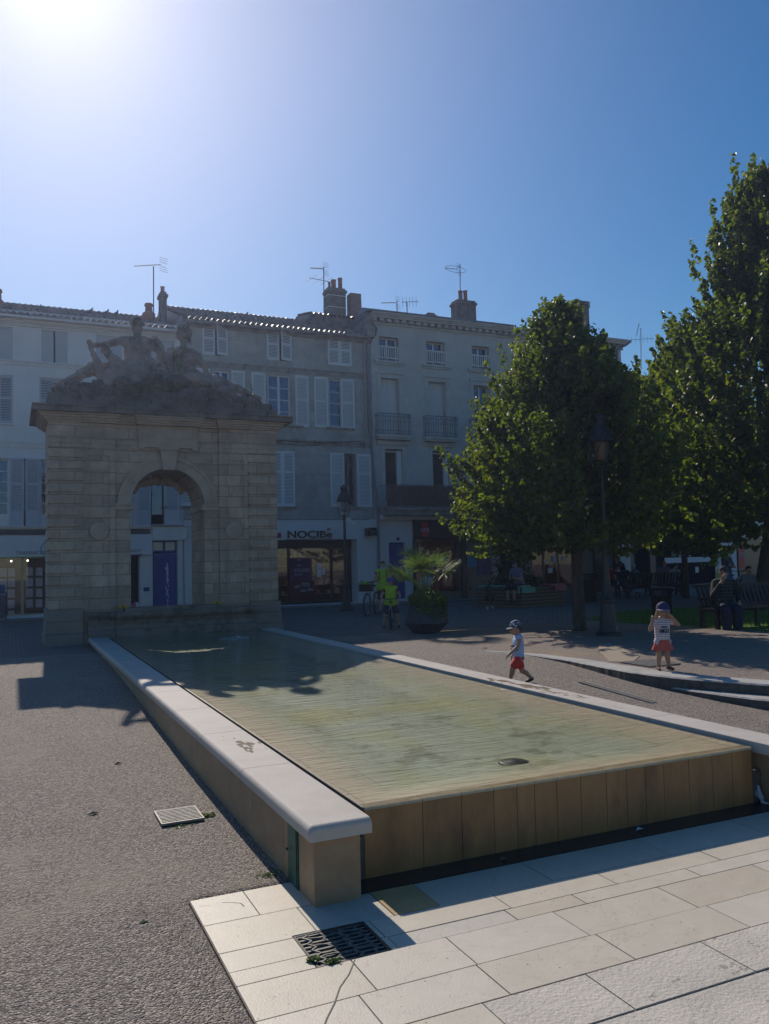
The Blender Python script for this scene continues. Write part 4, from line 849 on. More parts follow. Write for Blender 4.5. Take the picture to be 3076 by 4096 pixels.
# signs and door seen through the arch
m_purple = flat('purple_strip', (.10, .06, .28), .5); a = RW(500, 2138, 607, 2218); sb = MB().box(a[0]-.6, a[1], FY-.16, FY-.0, a[2], a[3]).build('sign_box', m_shop, h1)
p = fp(561, 2208); tt = text('COPROPRIÉTÉ', p[0]-.86, p[1], .11, FY-.162, m_tgrey, h1, width=.86); MB().box(a[0]-.6, p[0]+.05, FY-.168, FY-.16, p[1]-.12, p[1]-.08).build('purple_strip', m_purple, h1)
darkwin(h1, darkd, FY, .45)
m_bdoor = M('blue_door_paint', (.012, .055, .28), .4, .1, 5); x0, x1, z0, z1 = door1; mb = MB(); y = FY+.2
mb.box(x0, x1, y, y+.05, z0, z1-.42)
for a_, b_ in ((x0+.06, (x0+x1)/2-.03), ((x0+x1)/2+.03, x1-.06)):
    for c_, d_ in ((z0+.12, z0+.7), (z0+.8, z1-.55)): mb.box(a_, b_, y-.015, y+.0, c_, d_)
d_ = mb.build('door', m_bdoor, h1, bevel=.004); d_['label'] = 'blue panelled front door seen through the arch'
MB().ball(((x0+x1)/2+.09, y-.05, z0+1.0), .03).build('handle', m_gold, d_)
window(h1, (x0, x1, z1-.4, z1), FY, .25, 2, 1, frame=m_bdoor)
mb = MB(); mb.box(door1[1]+.01, door1[1]+.17, FY-.06, FY, G0, door1[3]+.1); mb.box(darkd[1]+.01, door1[0]-.01, FY-.05, FY, G0+.06, door1[3]+.06); a = RW(607, 2107, 745, 2160); mb.box(a[0], a[1], FY-.14, FY, a[2], a[3]); mb.box(a[0]-.03, a[1]+.03, FY-.2, FY, a[3]+.001, a[3]+.07)
mb.build('door_surround', m_b1t, h1, bevel=.006)
p = fp(585, 2357); MB().box(p[0]-.1, p[0]+.1, FY-.07, FY-.05, p[1]-.07, p[1]+.07).build('blue_plaque', flat('blue_enamel', (.03, .06, .22), .4), h1)
# ---------------------------------------------------------------- house 2 : grey stone with perfumery
h2 = thing('townhouse', 'weathered grey stone townhouse with white louvred shutters above the perfume shop', 'house', (7.5, FY, G0)); E2 = 10.95
tA, tB, tC = RW(809, 1300, 911, 1432), RW(1066, 1312, 1167, 1444), RW(1310, 1336, 1406, 1462); za, zb = (tA[2]+tB[2]+tC[2])/3, (tA[3]+tB[3]+tC[3])/3; T2 = [(t[0], t[1], za, zb) for t in (tA, tB, tC)]
W2 = [RW(850, 1486, 920, 1690), RW(1070, 1497, 1163, 1700), RW(1314, 1505, 1361+8, 1704)]; za, zb = W2[1][2], W2[1][3]; W2 = [(t[0], t[1], za, zb) for t in W2]
W1 = [RW(1080, 1806, 1180, 2026), RW(1376, 1808, 1427, 2026)]; za, zb = fp(1150, 2026)[1], fp(1150, 1806)[1]; W1 = [(t[0], t[1], za, zb) for t in W1]; W1 = [(W1[0][0]-3.9, W1[0][1]-3.9, za, zb)]+W1
shopw = RW(1080, 2160, 1433, 2415); shopw = (fp(1000, 2300)[0]-1.2, shopw[1], G0+.06, shopw[3])
mb = MB(); wallholes(mb, X12, X23, cz(2080, 1300), 11.1, FY, T2+W2+W1); shell(mb, X12, X23, G0-.1, 11.1, FY); mb.build('wall', m_b2, h2)
mb = MB(); wallholes(mb, X12+.01, X23-.0, G0-.1, cz(2080, 1300), FY-.03, [(*shopw, .75)]); mb.quad((X12+.01, FY-.03, cz(2080, 1300)), (X23, FY-.03, cz(2080, 1300)), (X23, FY, cz(2080, 1300)+.03), (X12+.01, FY, cz(2080, 1300)+.03)); mb.build('ground_floor_wall', m_shop, h2)
for i, r in enumerate(T2):
    mx = (r[0]+r[1])/2; aj = i < 2
    shutter(h2, (r[0], mx-.004, r[2], r[3]), FY+.02, m_shut2, True, (.52,), swing=-.0); 
    shutter(h2, (mx+.004, r[1], r[2], r[3]), FY+.02, m_shut2, True, (.52,), swing=-.35 if aj else 0); darkwin(h2, r, FY, .2)
m_g2 = m_glass
for i, r in enumerate(W2):
    window(h2, r, FY, .12, 2 if i < 2 else 1, 4); MB().box(r[0]-.15, r[1]+.5, FY-.09, FY+.02, r[2]-.09, r[2]-.01).build('sill', m_trim2, h2)
    L_ = [(775, 840), (1006, 1062), (1256, 1311)][i]; Rr_ = [(926, 979), (1181, 1233), (1363, 1416)][i]
    for q in (L_, Rr_):
        xa, xb = fp(q[0], 1600)[0], fp(q[1], 1600)[0]; shutter(h2, (xa, xb, r[2]-.05, r[3]+.03), FY-.012, m_shut2, True, (.52,))
for i, r in enumerate(W1):
    if i < 2: mx = (r[0]+r[1])/2; shutter(h2, (r[0], mx-.004, r[2], r[3]), FY+.0, m_shut2, True, (.62,)); shutter(h2, (mx+.004, r[1], r[2], r[3]), FY+.0, m_shut2, True, (.62,)); darkwin(h2, r, FY, .2)
    else:
        window(h2, r, FY, .28, 2, 1, frame=m_trim2)
        for q in ((1320, 1376), (1428, 1483)): xa, xb = fp(q[0], 1900)[0], fp(q[1], 1900)[0]; shutter(h2, (xa, xb, r[2], r[3]), FY-.012, m_shut2, True, (.62,))
    MB().box(r[0]-.1, r[1]+.1, FY-.07, FY+.02, r[2]-.10, r[2]-.01).build('sill', m_trim2, h2)
cornice(h2, X12+.0, X23-.0, FY, 10.70, [(.04, 0, .05), (.09, .05, .12), (.16, .12, .2), (.25, .2, .27)], m_trim2)
zb = cz(1452, 1000); cornice(h2, X12, X23-.1, FY, zb-.28, [(.02, 0, .17), (.05, .17, .22)], m_trim2, 'string_course')
zb = cz(1775, 1300); cornice(h2, X12, X23-.1, FY, zb-.1, [(.02, 0, .16), (.05, .16, .22)], m_trim2, 'string_course')
tileroof(h2, X12+.05, X23-.35, FY, 11.06, pitch=21); MB().tube([(X12, FY-.37, 10.82), (X23-.15, FY-.37, 10.88)], .05, 8).build('gutter', m_trim2, h2)
zb = cz(2082, 1300); MB().tube([(X12, FY-.04, zb+.03), (X23-.25, FY-.04, zb+.03)], .012, 5).build('cable', m_blk, h2)
mb = MB(); mb.tube([(fp(1105, 1762)[0], FY-.07, fp(1105, 1762)[1]), (fp(1280, 1768)[0], FY-.08, fp(1280, 1772)[1]), (fp(1450, 1762)[0], FY-.07, fp(1450, 1765)[1]), (fp(1457, 1800)[0], FY-.07, fp(1457, 1800)[1])], .014, 5)
mb.tube([(fp(1105, 1770)[0], FY-.07, fp(1105, 1770)[1]), (fp(1200, 1785)[0], FY-.08, fp(1200, 1785)[1]), (fp(1400, 1766)[0], FY-.07, fp(1400, 1766)[1])], .01, 5); mb.build('cable', m_blk, h2)
# shop sign
a = RW(1139, 2112, 1327, 2158); y = FY-.03
MB().box(a[0], a[1], y-.08, y, a[2], a[3]).build('sign_board', m_shop, h2); MB().box(a[0], a[1], y-.085, y-.08, a[2]+.01, a[2]+.035).build('sign_rule', m_tgrey, h2)
m_sblk = flat('sign_black', (.012, .012, .015), .4); m_mag = flat('magenta_accent', (.45, .02, .12), .5)
p = fp(1146, 2152); q = fp(1324, 2152); c_ = text('NOCIBe', p[0], p[1], .27, y-.09, m_sblk, h2, width=q[0]-p[0], ext=.03, bold=.02)
a = fp(1300, 2122); b = fp(1320, 2113); mb = MB(); mb.add([(a[0], y-.11, a[1]), ((a[0]+b[0])/2+.03, y-.11, (a[1]+b[1])/2-.05), (b[0], y-.11, b[1]), ((a[0]+b[0])/2-.05, y-.11, (a[1]+b[1])/2+.04)], [(0, 1, 2, 3)]); mb.build('sign_accent', m_mag, h2)
a = RW(1100, 2131, 1123, 2152); MB().box(a[0], a[1], y-.03, y, a[2], a[3]).build('red_square', m_mag, h2)
a = RW(1455, 2113, 1485, 2144); sb = MB().box(a[0], a[1], y-.55, y-.06, a[2], a[3]).build('hanging_sign', m_sblk, h2, bevel=.01); text('NOCIBE', (a[0]+a[1])/2, (a[2]+a[3])/2-.03, .05, y-.551, flat('grey_letters', (.3, .3, .32)), sb, xc=True)
# shop front
x0, x1, z0, z1 = shopw; yy = FY+.65; mb = MB()
for px in (1080, 1150, 1325, 1400): xx = fp(px, 2300)[0]+.25; mb.box(xx-.05, xx+.05, yy-.03, yy+.03, z0, z1-.3)
mb.box(x0, x1, yy-.04, yy+.04, z1-.32, z1); mb.box(x0, x1, yy-.04, yy+.04, z0, z0+.1); fr_ = mb.build('shop_front', m_sblk, h2)
MB().quad((x0, yy, z0), (x1, yy, z0), (x1, yy, z1), (x0, yy, z1)).build('pane', m_gshop, fr_)
m_int2 = flat('shop_wall_dim', (.07, .05, .035), .9, emit=.03); room(h2, x0, x1, z0, z1, yy+.1, 2.5, m_int2)  # wall and products below glow slightly in place of shop lamps
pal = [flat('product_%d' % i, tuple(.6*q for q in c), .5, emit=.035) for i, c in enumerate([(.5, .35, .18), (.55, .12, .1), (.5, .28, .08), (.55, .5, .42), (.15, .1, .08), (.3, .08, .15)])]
mb = MB(); r = random.Random(4)
for row in range(6):
    z = z0+.35+row*.38; mb.cur = 0; mb.box(x0+.1, x1-.1, yy+.75, yy+1.0, z-.02, z); x = x0+.15
    while x < x1-.3:
        w = r.uniform(.05, .16); h = r.uniform(.08, .27)
        if r.random() < (.85 if x > x0+(x1-x0)*.6 or x < x0+(x1-x0)*.3 else .35): mb.cur = r.randrange(6); mb.box(x, x+w*.9, yy+.72, yy+.85, z+.001, z+h)
        x += w
mb.build('display_shelves', pal, h2)
m_pink = flat('poster_magenta', (.11, .025, .075), .6); m_redp = flat('poster_red', (.09, .012, .02), .6); m_wtxt = flat('white_lettering', (.42, .44, .5), .6)
a = RW(1176, 2232, 1268, 2415); pst = thing('sale_poster', 'tall magenta and red sale poster standing in the perfume shop window', 'poster', ((a[0]+a[1])/2, yy-.1, G0+.1))
zm = a[2]+(a[3]-a[2])*.5; MB().box(a[0], a[1], yy-.12, yy-.09, zm, a[3]).build('upper_panel', m_pink, pst); MB().box(a[0], a[1]+.1, yy-.12, yy-.09, a[2]+.12, zm-.002).build('lower_panel', m_redp, pst); MB().box(a[0]-.05, a[1]+.3, yy-.2, yy-.02, G0+.07, a[2]+.118).build('stand', m_sblk, pst)
for s_, q, h in (('SOLDES', (1185, 2288), .13), ('BEAUTÉ', (1185, 2302), .08), ('-15%', (1193, 2242), .07), ('-40%', (1193, 2266), .07), ('-60', (1184, 2354), .13), ('70%', (1212, 2348), .16), ('-30%', (1206, 2369), .1), ('-40%', (1232, 2366), .11)):
    p = fp(*q); text(s_, p[0]+.1, p[1], h, yy-.121, m_wtxt, pst)
for q in ((1277, 1296, 2252, 2308), (1298, 1310, 2272, 2298)): a = RW(q[0], q[2], q[1], q[3]); MB().box(a[0]+.12, a[1]+.12, yy-.035, yy-.03, a[2], a[3]).build('window_notice', m_paper, h2)
# downpipes
m_pipe = flat('grey_downpipe', (.17, .18, .21), .5); m_pipe2 = flat('pale_downpipe', (.32, .30, .28), .6)
mb = MB(); xa = fp(1497, 1700)[0]; mb.tube([(fp(1482, 1325)[0], FY-.35, fp(1482, 1325)[1]), (fp(1480, 1345)[0], FY-.2, fp(1480, 1345)[1]), (fp(1458, 1365)[0], FY-.1, fp(1458, 1365)[1]), (fp(1455, 1400)[0], FY-.09, fp(1455, 1400)[1]), (fp(1462, 1725)[0], FY-.09, fp(1462, 1725)[1]), (fp(1480, 1745)[0], FY-.09, fp(1480, 1745)[1])], .045, 8); mb.build('downpipe', m_pipe2, h2)
# ---------------------------------------------------------------- house 3 : pale stone, iron balconies
h3 = thing('townhouse', 'pale stone townhouse with iron balconies and a dentilled cornice above the blue door', 'house', (17, FY, G0)); X34 = 24.15
cols3 = [(1562, 0), (1750, 0), (1928, 0)]
xc3 = [fp(1562, 1650)[0], fp(1750, 1650)[0], fp(1930, 1650)[0]]; dx3 = (xc3[2]-xc3[0])/2; xc3 += [xc3[2]+dx3, xc3[2]+2*dx3, xc3[2]+3*dx3]
z4 = RW(1521, 1345, 1601, 1448); z3 = RW(1523, 1511, 1602, 1742); z2 = RW(1536, 1795, 1612, 1985)
w4 = z4[1]-z4[0]; w3 = z3[1]-z3[0]; w2 = z2[1]-z2[0]
H4 = [(x-w4/2, x+w4/2, z4[2], z4[3], .35) for x in xc3 if x < X34-1]; H3 = [(x-w3/2, x+w3/2, z3[2]-.03, z3[3], .32) for x in xc3 if x < X34-1]; H2 = [(x-w2/2+.1, x+w2/2+.1, z2[2]-.2, z2[3], .32) for x in xc3 if x < X34-1]
gz = cz(2077, 1600)
mb = MB(); wallholes(mb, X23, X34, gz, 11.75, FY, H4+H3+H2); shell(mb, X23, X34, G0-.1, 11.75, FY, 10); mb.build('wall', m_b3, h3)
for i, r in enumerate(H4):
    window(h3, (r[0], r[1], r[2], r[3]), FY, .30, 2, 1)
    mb = MB(); za, zb_ = r[2]+.10, r[2]+.62; mb.box(r[0], r[1], FY+.02, FY+.06, zb_-.05, zb_); mb.box(r[0], r[1], FY+.02, FY+.06, za, za+.045)
    for k in range(9): x = r[0]+.03+(r[1]-r[0]-.09)*k/8; mb.box(x, x+.035, FY+.025, FY+.055, za+.045, zb_-.05)
    mb.build('railing', m_fr, h3)
    mb = MB(); mb.box(r[0]-.25, r[1]+.25, FY-.12, FY+.01, r[2]-.10, r[2]-.005); mb.box(r[0]-.2, r[1]+.2, FY-.07, FY+.01, r[2]-.18, r[2]-.102); mb.build('sill', m_trim3, h3)
def surround(r, w=.15, hood=False):
    mb = MB(); a, b, c, d = r[:4]; mb.box(a-w, a-.002, FY-.03, FY+.01, c, d+w); mb.box(b+.002, b+w, FY-.03, FY+.01, c, d+w); mb.box(a-.002, b+.002, FY-.03, FY+.01, d+.002, d+w)
    if hood: mb.box(a-w-.04, b+w+.04, FY-.08, FY+.01, d+w+.001, d+w+.07)
    mb.build('window_surround', m_trim3, h3)
m_shut3 = flat('white_panel_shutter', (.60, .60, .61), .55)
for i, r in enumerate(H3):
    surround(r, .17, True)
    if i == 2 or i > 3: window(h3, r[:4], FY, .32, 2, 3)
    else:
        mx = (r[0]+r[1])/2; shutter(h3, (r[0]+.02, mx-.004, r[2], r[3]), FY+.28, m_shut3, False); shutter(h3, (mx+.004, r[1]-.02, r[2], r[3]), FY+.28, m_shut3, False); darkwin(h3, r[:4], FY, .32)
    # iron balcony
    bx0, bx1 = r[0]-.30, r[1]+.34; zb_, zt_ = fp(1562, 1742)[1], fp(1562, 1660)[1]; by = FY-.32
    mb = MB(); mb.box(bx0-.05, bx1+.05, by-.06, FY, zb_-.12, zb_-.03); mb.box(bx0-.0, bx1+.0, by, FY, zb_-.2, zb_-.122); mb.box(bx0+.04, bx1-.04, FY-.1, FY, zb_-.40, zb_-.22); sl_ = mb.build('balcony_slab', m_trim3, h3)
    mb = MB(); R_ = .011
    for z in (zt_, zb_+.02, zt_-.12, zb_+.16): mb.tube([(bx0, by, z), (bx1, by, z)], R_*(1.6 if z == zt_ else 1), 5); mb.tube([(bx0, by, z), (bx0, FY, z)], R_, 5); mb.tube([(bx1, by, z), (bx1, FY, z)], R_, 5)
    n = 13
    for k in range(n+1): x = bx0+(bx1-bx0)*k/n; mb.tube([(x, by, zb_), (x, by, zt_)], R_*.9, 5)
    for k in range(0, n, 2):
        x = bx0+(bx1-bx0)*(k+.5)/n
        for zz, rr_ in ((zt_-.06, .05), (zb_+.09, .055), ((zt_+zb_)/2+.1, .035)): mb.tube([(x+rr_*math.cos(t), by-.005, zz+rr_*math.sin(t)) for t in [6.283*q/10 for q in range(11)]], .007, 4, False)
    for yk in (by+.11, by+.22): mb.tube([(bx0, yk, zb_), (bx0, yk, zt_)], R_, 5); mb.tube([(bx1, yk, zb_), (bx1, yk, zt_)], R_, 5)
    mb.build('balcony_railing', m_ironw, sl_)
m_bl = flat('brown_blind', (.022, .019, .02), .7)
for i, r in enumerate(H2):
    surround(r, .14, False); a, b, c, d = r[:4]
    o = MB().box(a+.12, b-.22, FY+.22, FY+.25, c, d-.12).build('window', m_bl, h3); mb = MB(); mb.box(b-.22, b-.02, FY+.1, FY+.3, c, d-.05); mb.box(a, a+.1, FY+.2, FY+.3, c, d-.05); mb.box(a+.1, b-.02, FY+.2, FY+.3, d-.11, d-.05); mb.build('frame', m_fr, o)
# long balcony
bz0, bz1 = fp(1600, 2032)[1], fp(1600, 1947)[1]; bx0, bx1 = fp(1494, 1990)[0]+.25, fp(1494, 1990)[0]+8.2; by = FY-.75
mb = MB(); mb.box(bx0-.05, bx1+.05, by-.08, FY, bz0-.14, bz0-.02); mb.box(bx0, bx1, by, FY, bz0-.34, bz0-.142); lb = mb.build('balcony_slab', m_trim2, h3); lb['label'] = 'long first floor balcony slab over the shops'
mb = MB(); pan = 1.2
for z in (bz0, bz1): mb.tube([(bx0, by, z), (bx1, by, z)], .018, 6); mb.tube([(bx0, by, z), (bx0, FY, z)], .018, 6); mb.tube([(bx1, by, z), (bx1, FY, z)], .018, 6)
xs = [bx0, bx0+.35]+[bx0+.35+1.05*k for k in range(1, 8)]
for x in xs: mb.tube([(x, by, bz0), (x, by, bz1)], .014, 6)
zc = (bz0+bz1)/2
for a, b in zip(xs[1:], xs[2:]):
    cx_ = (a+b)/2
    for rr_ in (.34, .25, .12, .03): mb.tube([(cx_+rr_*math.cos(t), by, zc+rr_*math.sin(t)) for t in [6.283*q/22 for q in range(23)]], .009, 4, False)
    mb.tube([(a, by, bz0), (b, by, bz1)], .009, 4); mb.tube([(a, by, bz1), (b, by, bz0)], .009, 4)
    for e in (a+.1, b-.1): mb.tube([(e+.06*math.cos(t), by, zc+.06*math.sin(t)) for t in [6.283*q/10 for q in range(11)]], .008, 4, False)
mb.build('balcony_railing', flat('mauve_ironwork', (.13, .12, .15), .6), lb)
MB().box(bx0+.02, bx1-.02, by+.03, by+.04, bz0+.03, bz1-.03).build('backing_screen', m_rust, lb)
# dentilled cornice and zinc edge
zc3 = 11.55; cornice(h3, X23-.1, X34+.1, FY, zc3, [(.06, 0, .08), (.34, .2, .27), (.40, .27, .33), (.46, .33, .40)], m_trim3)
k = X23
while k < X34-5.9: MB().box(k, k+.17, FY-.26, FY, zc3+.085, zc3+.198).build('dentil', m_trim3, h3); k += .33
xz = fp(2030, 1300)[0]
mb = MB(); mb.prismx([(FY-.50, zc3+.40), (FY-.50, zc3+.46), (FY+.1, zc3+.66), (FY+.5, zc3+.66), (FY+.5, zc3+.40)], X23-.32, xz); mb.build('zinc_edge', m_zinc, h3)
tileroof(h3, xz, X34+.15, FY, 11.98, depth=4, pitch=14); 
MB().box(X23-.3, X34+.1, FY-.2, FY+9, 11.76, 11.94).build('roof_deck', m_zinc, h3)
MB().box(X23-.28, X23+.05, FY-.32, FY+5, 10.9, 11.74).build('party_wall', m_trim2, h3)
mb = MB(); mb.tube([(fp(1466, 1283)[0], FY-.45, fp(1466, 1283)[1]), (fp(1475, 1303)[0], FY-.4, fp(1475, 1303)[1]), (fp(1498, 1318)[0], FY-.2, fp(1498, 1318)[1]), (fp(1497, 1340)[0], FY-.1, fp(1497, 1340)[1])], .05, 8)
mb.tube([(fp(1497, 1340)[0], FY-.1, fp(1497, 1340)[1]), (fp(1464, 1362)[0], FY-.1, fp(1464, 1362)[1]), (fp(1466, 1400)[0], FY-.12, fp(1466, 1400)[1]), (fp(1479, 1760)[0], FY-.12, fp(1479, 1760)[1]), (fp(1480, 2080)[0]+.3, FY-.12, fp(1480, 2080)[1]), (fp(1514, 2400)[0], FY-.12, fp(1514, 2400)[1])], .055, 8); mb.build('downpipe', m_pipe, h3)
# ground floor of house 3
m_drk = flat('black_fascia', (.018, .018, .022), .35); m_sfr = flat('red_sign', (.32, .015, .02), .5, emit=.02)
dB = RW(1554, 2170, 1620, 2372); dB = (dB[0], dB[1]+.05, G0+.12, dB[3]); s1 = RW(1660, 2159, 1843, 2378); s1 = (s1[0], s1[1], G0+.35, s1[3])
xs2 = [fp(p_, 2300)[0] for p_ in (1653, 1843, 1861, 1965, 1996, 2050, 2093, 2130, 2307, 2338, 2376, 2407, 2422, 2465, 2468, 2497)]
d2 = (xs2[4], xs2[5], G0+.1, fp(2020, 2160)[1]); s2 = (xs2[7], xs2[8], G0+.25, fp(2200, 2150)[1]); d3 = (xs2[12], xs2[13], G0+.1, fp(2440, 2150)[1])
mb = MB(); wallholes(mb, X23, xs2[0], G0-.1, gz, FY-.02, [(*dB, .2)]); mb.build('ground_floor_wall', m_shop, h3)
m_bg = M('beige_shop_wall', (.20, .16, .13), .8, .1, 3); mb = MB(); wallholes(mb, xs2[0], X34, G0-.1, gz, FY-.01, [(*s1, .4), (*d2, .4), (*s2, .4), (*d3, .3)]); mb.build('shop_wall', m_bg, h3)
o = MB().box(dB[0], dB[1], FY+.12, FY+.17, dB[2], dB[3]).build('door', m_bdoor, h3); o['label'] = 'bright blue front door behind the woman with the bicycle'
mb = MB()
for a_ in (dB[0]+.08, (dB[0]+dB[1])/2+.04):
    for c_, d__ in ((.15, .8), (.95, 1.35), (1.5, 2.1)): mb.box(a_, a_+(dB[1]-dB[0])/2-.12, FY+.105, FY+.12, dB[2]+c_, dB[2]+d__)
mb.build('door_panel', m_bdoor, o); p = fp(1582, 2290); MB().box(p[0]-.2, p[0]+.08, FY+.1, FY+.104, p[1]-.03, p[1]+.03).build('letter_slot', m_gold, o)
MB().box(X23+.15, bx1, FY-.3, FY, gz-.03, gz+.16).build('white_band', m_shop, h3)
p = fp(1591, 2156); npl = MB().box(p[0]-.06, p[0]+.06, FY-.04, FY-.02, p[1]-.06, p[1]+.06).build('number_plate', flat('navy_plate', (.01, .015, .05), .4), h3)
MB().box(xs2[0], xs2[2], FY-.14, FY-.01, s1[3]-.0, gz-.035).build('fascia_board', m_drk, h3)
MB().box(xs2[1], xs2[2], FY-.14, FY-.01, G0-.05, s1[3]-.004).build('pillar', m_drk, h3); MB().box(xs2[0]-.02, xs2[0]+.06, FY-.14, FY-.0, G0-.05, s1[3]-.004).build('pillar', m_drk, h3)
a = RW(1680, 2090, 1706, 2147); rs_ = MB().box(a[0], a[1], FY-.17, FY-.142, a[2], a[3]).build('red_sign', m_sfr, h3); text('SFR', (a[0]+a[1])/2, (a[2]+a[3])/2-.1, .16, FY-.172, m_wtxt, rs_, xc=True, width=.42)
m_int3 = flat('warm_shop_interior', (.10, .05, .03), .8, emit=.03); room(h3, s1[0], s1[1], s1[2], s1[3], FY+.4, 3, m_int3)  # interior emits a weak warm glow instead of being lit by lamps
MB().quad((s1[0], FY+.3, s1[2]), (s1[1], FY+.3, s1[2]), (s1[1], FY+.3, s1[3]), (s1[0], FY+.3, s1[3])).build('shop_window', m_gshop, h3)
m_wood = flat('shop_counter_wood', (.22, .10, .05), .5, emit=.05); mb = MB(); mb.box(s1[0]+.9, s1[0]+1.7, FY+2, FY+2.3, s1[2], s1[2]+1.2); mb.box(s1[1]-.6, s1[1]-.2, FY+1.5, FY+1.8, s1[2], s1[2]+1.6); mb.box(s1[0], s1[1], FY+2.6, FY+2.7, s1[2]+1.4, s1[2]+1.5); mb.build('counter', m_wood, h3)  # counter wood is given its own glow as well
m_cyan = flat('cyan_poster', (.02, .16, .30), .5, emit=.02); m_pur = M('purple_poster', (.07, .03, .10), .5, .5, 2, col2=(.05, .10, .22))
mb = MB(); r = random.Random(8)
for q in ((1795, 2232), (1800, 2285), (1725, 2292), (1712, 2250), (1740, 2310)): p = fp(*q); mb.ball((p[0], FY+.28, p[1]), .11, 8, 5, (1, .1, 1))
mb.build('window_stickers', m_cyan, h3)
for q, m_ in (((1866, 2227, 1904, 2268), m_cyan), ((1906, 2203, 1957, 2298), m_pur)): a = RW(*q); MB().box(a[0], a[1], FY-.05, FY-.02, a[2], a[3]).build('wall_poster', m_, h3)
MB().box(xs2[3], xs2[4], FY-.12, FY-.012, G0-.05, gz-.04).build('pillar', M('grey_pillar', (.30, .28, .28), .8), h3)
darkwin(h3, d2, FY, .4); darkwin(h3, d3, FY, .3)
# white panel with dark tree pattern
m_pan = bpy.data.materials.new('leaf_pattern_panel'); n_, l_ = nt(m_pan); b_ = n_['Principled BSDF']; tc_ = n_.new('ShaderNodeTexCoord'); vz = n_.new('ShaderNodeTexNoise'); vz.inputs['Scale'].default_value = 9; vz.inputs['Detail'].default_value = 5; l_.new(tc_.outputs['Object'], vz.inputs['Vector']); cr_ = n_.new('ShaderNodeValToRGB'); cr_.color_ramp.interpolation = 'CONSTANT'; cr_.color_ramp.elements[0].color = (.03, .035, .04, 1); cr_.color_ramp.elements[1].position = .47; cr_.color_ramp.elements[1].color = (.42, .46, .52, 1); l_.new(vz.outputs[0], cr_.inputs[0]); l_.new(cr_.outputs[0], b_.inputs['Base Color'])
a = RW(2050, 2178, 2093, 2345); MB().box(a[0], a[1], FY-.06, FY-.015, a[2], a[3]).build('patterned_panel', m_pan, h3)
room(h3, s2[0], s2[1], s2[2], s2[3], FY+.4, 3, m_int3); m_dw = flat('wood_door', (.20, .11, .07), .5)
mb = MB(); y = FY+.15; xm_ = s2[0]+(s2[1]-s2[0])*.62
for xx in (s2[0]+.04, s2[0]+(s2[1]-s2[0])*.3, xm_, s2[1]-.04): mb.box(xx-.05, xx+.05, y, y+.05, s2[2], s2[3])
mb.box(s2[0], s2[1], y, y+.05, s2[3]-.12, s2[3]); mb.box(s2[0], s2[1], y+.002, y+.052, s2[2], s2[2]+.12); o = mb.build('shop_front', m_dw, h3); MB().quad((s2[0], y+.03, s2[2]), (s2[1], y+.03, s2[2]), (s2[1], y+.03, s2[3]), (s2[0], y+.03, s2[3])).build('pane', m_gshop, o)
MB().tube([(xm_-.12, y-.06, s2[2]+.8), (xm_-.12, y-.06, s2[2]+1.25)], .02, 6).build('handle', m_gold, o)
m_wp = flat('white_paper', (.55, .57, .6), .6); mb = MB()
for q in ((2217, 2224, 2234, 2250), (2256, 2228, 2270, 2245), (2182, 2240, 2194, 2250), (2199, 2272, 2218, 2292)): a = RW(*q); mb.box(a[0], a[1], y-.012, y-.004, a[2], a[3])
mb.build('door_notices', m_wp, h3); a = RW(2205, 2196, 2275, 2208); MB().box(a[0], a[1], FY+.7, FY+.75, a[2], a[3]+.1).build('red_banner', flat('red_cloth', (.35, .03, .03), .7, emit=.03), h3)
MB().box(xs2[10], xs2[11], FY-.1, FY-.012, G0-.05, gz-.04).build('pillar', m_drk, h3); MB().box(xs2[14], X34, FY-.08, FY-.012, G0-.05, gz-.04).build('pillar', m_shop, h3)
MB().box(d3[0], d3[1], FY+.15, FY+.2, d3[2], d3[3]).build('door', flat('slate_blue_door', (.06, .08, .12), .5), h3)
mb = MB(); mb.tube([(fp(2500, 1372)[0], FY-.4, fp(2500, 1372)[1]), (fp(2488, 1385)[0], FY-.3, fp(2488, 1385)[1]), (fp(2463, 1400)[0], FY-.1, fp(2463, 1400)[1]), (fp(2462, 1440)[0], FY-.1, fp(2462, 1440)[1]), (fp(2466, 2000)[0], FY-.1, fp(2466, 2000)[1])], .06, 8); mb.build('downpipe', m_pipe, h3)
# ---------------------------------------------------------------- house 4 : dark shop front set back at an angle
ang = math.atan2(4.3, 10.5); ox, oy = 24.8, 27.1
h4 = thing('shop_house', 'set-back house with a dark blue gold-buying shop front under the trees', 'house', (ox, oy, G0)); h4.rotation_euler.z = ang
def H4P(px, py, zc=None):
    nrm = Vector((-math.sin(ang), math.cos(ang), 0)); P0 = Vector((ox, oy, 0)); d = ray(px, py); t = (P0-CAMP).dot(nrm)/d.dot(nrm); P = CAMP+d*t; q = P-P0
    return (q.x*math.cos(ang)+q.y*math.sin(ang), P.z)
def L4(mb, name, m, bevel=0):        # local builder: u along front, v depth
    sv = h4.location.copy(); o = None
    mb.v = [(x+ox, y+oy, z) for x, y, z in mb.v]; o = mb.build(name, m, h4, bevel=bevel); return o
m_sg4 = flat('dark_shop_glass', (.008, .012, .02), .7, ior=1.05); m_navy = flat('navy_shopfront', (.02, .03, .055), .4); zt = H4P(2700, 2080)[1]
mb = MB(); mb.box(0, 26, 0, 9, G0-.1, 10.4); L4(mb, 'wall', m_b1)
mb = MB(); ua = H4P(2510, 2250)[0]; ub = H4P(2880, 2250)[0]; mb.box(ua, ub, -.12, -.0, zt-.75, zt+.2); mb.box(ua, ua+.5, -.12, 0, G0-.05, zt-.752); mb.box(H4P(2590, 2200)[0], H4P(2612, 2200)[0], -.12, 0, G0-.05, zt-.752); L4(mb, 'shop_fascia', m_navy)
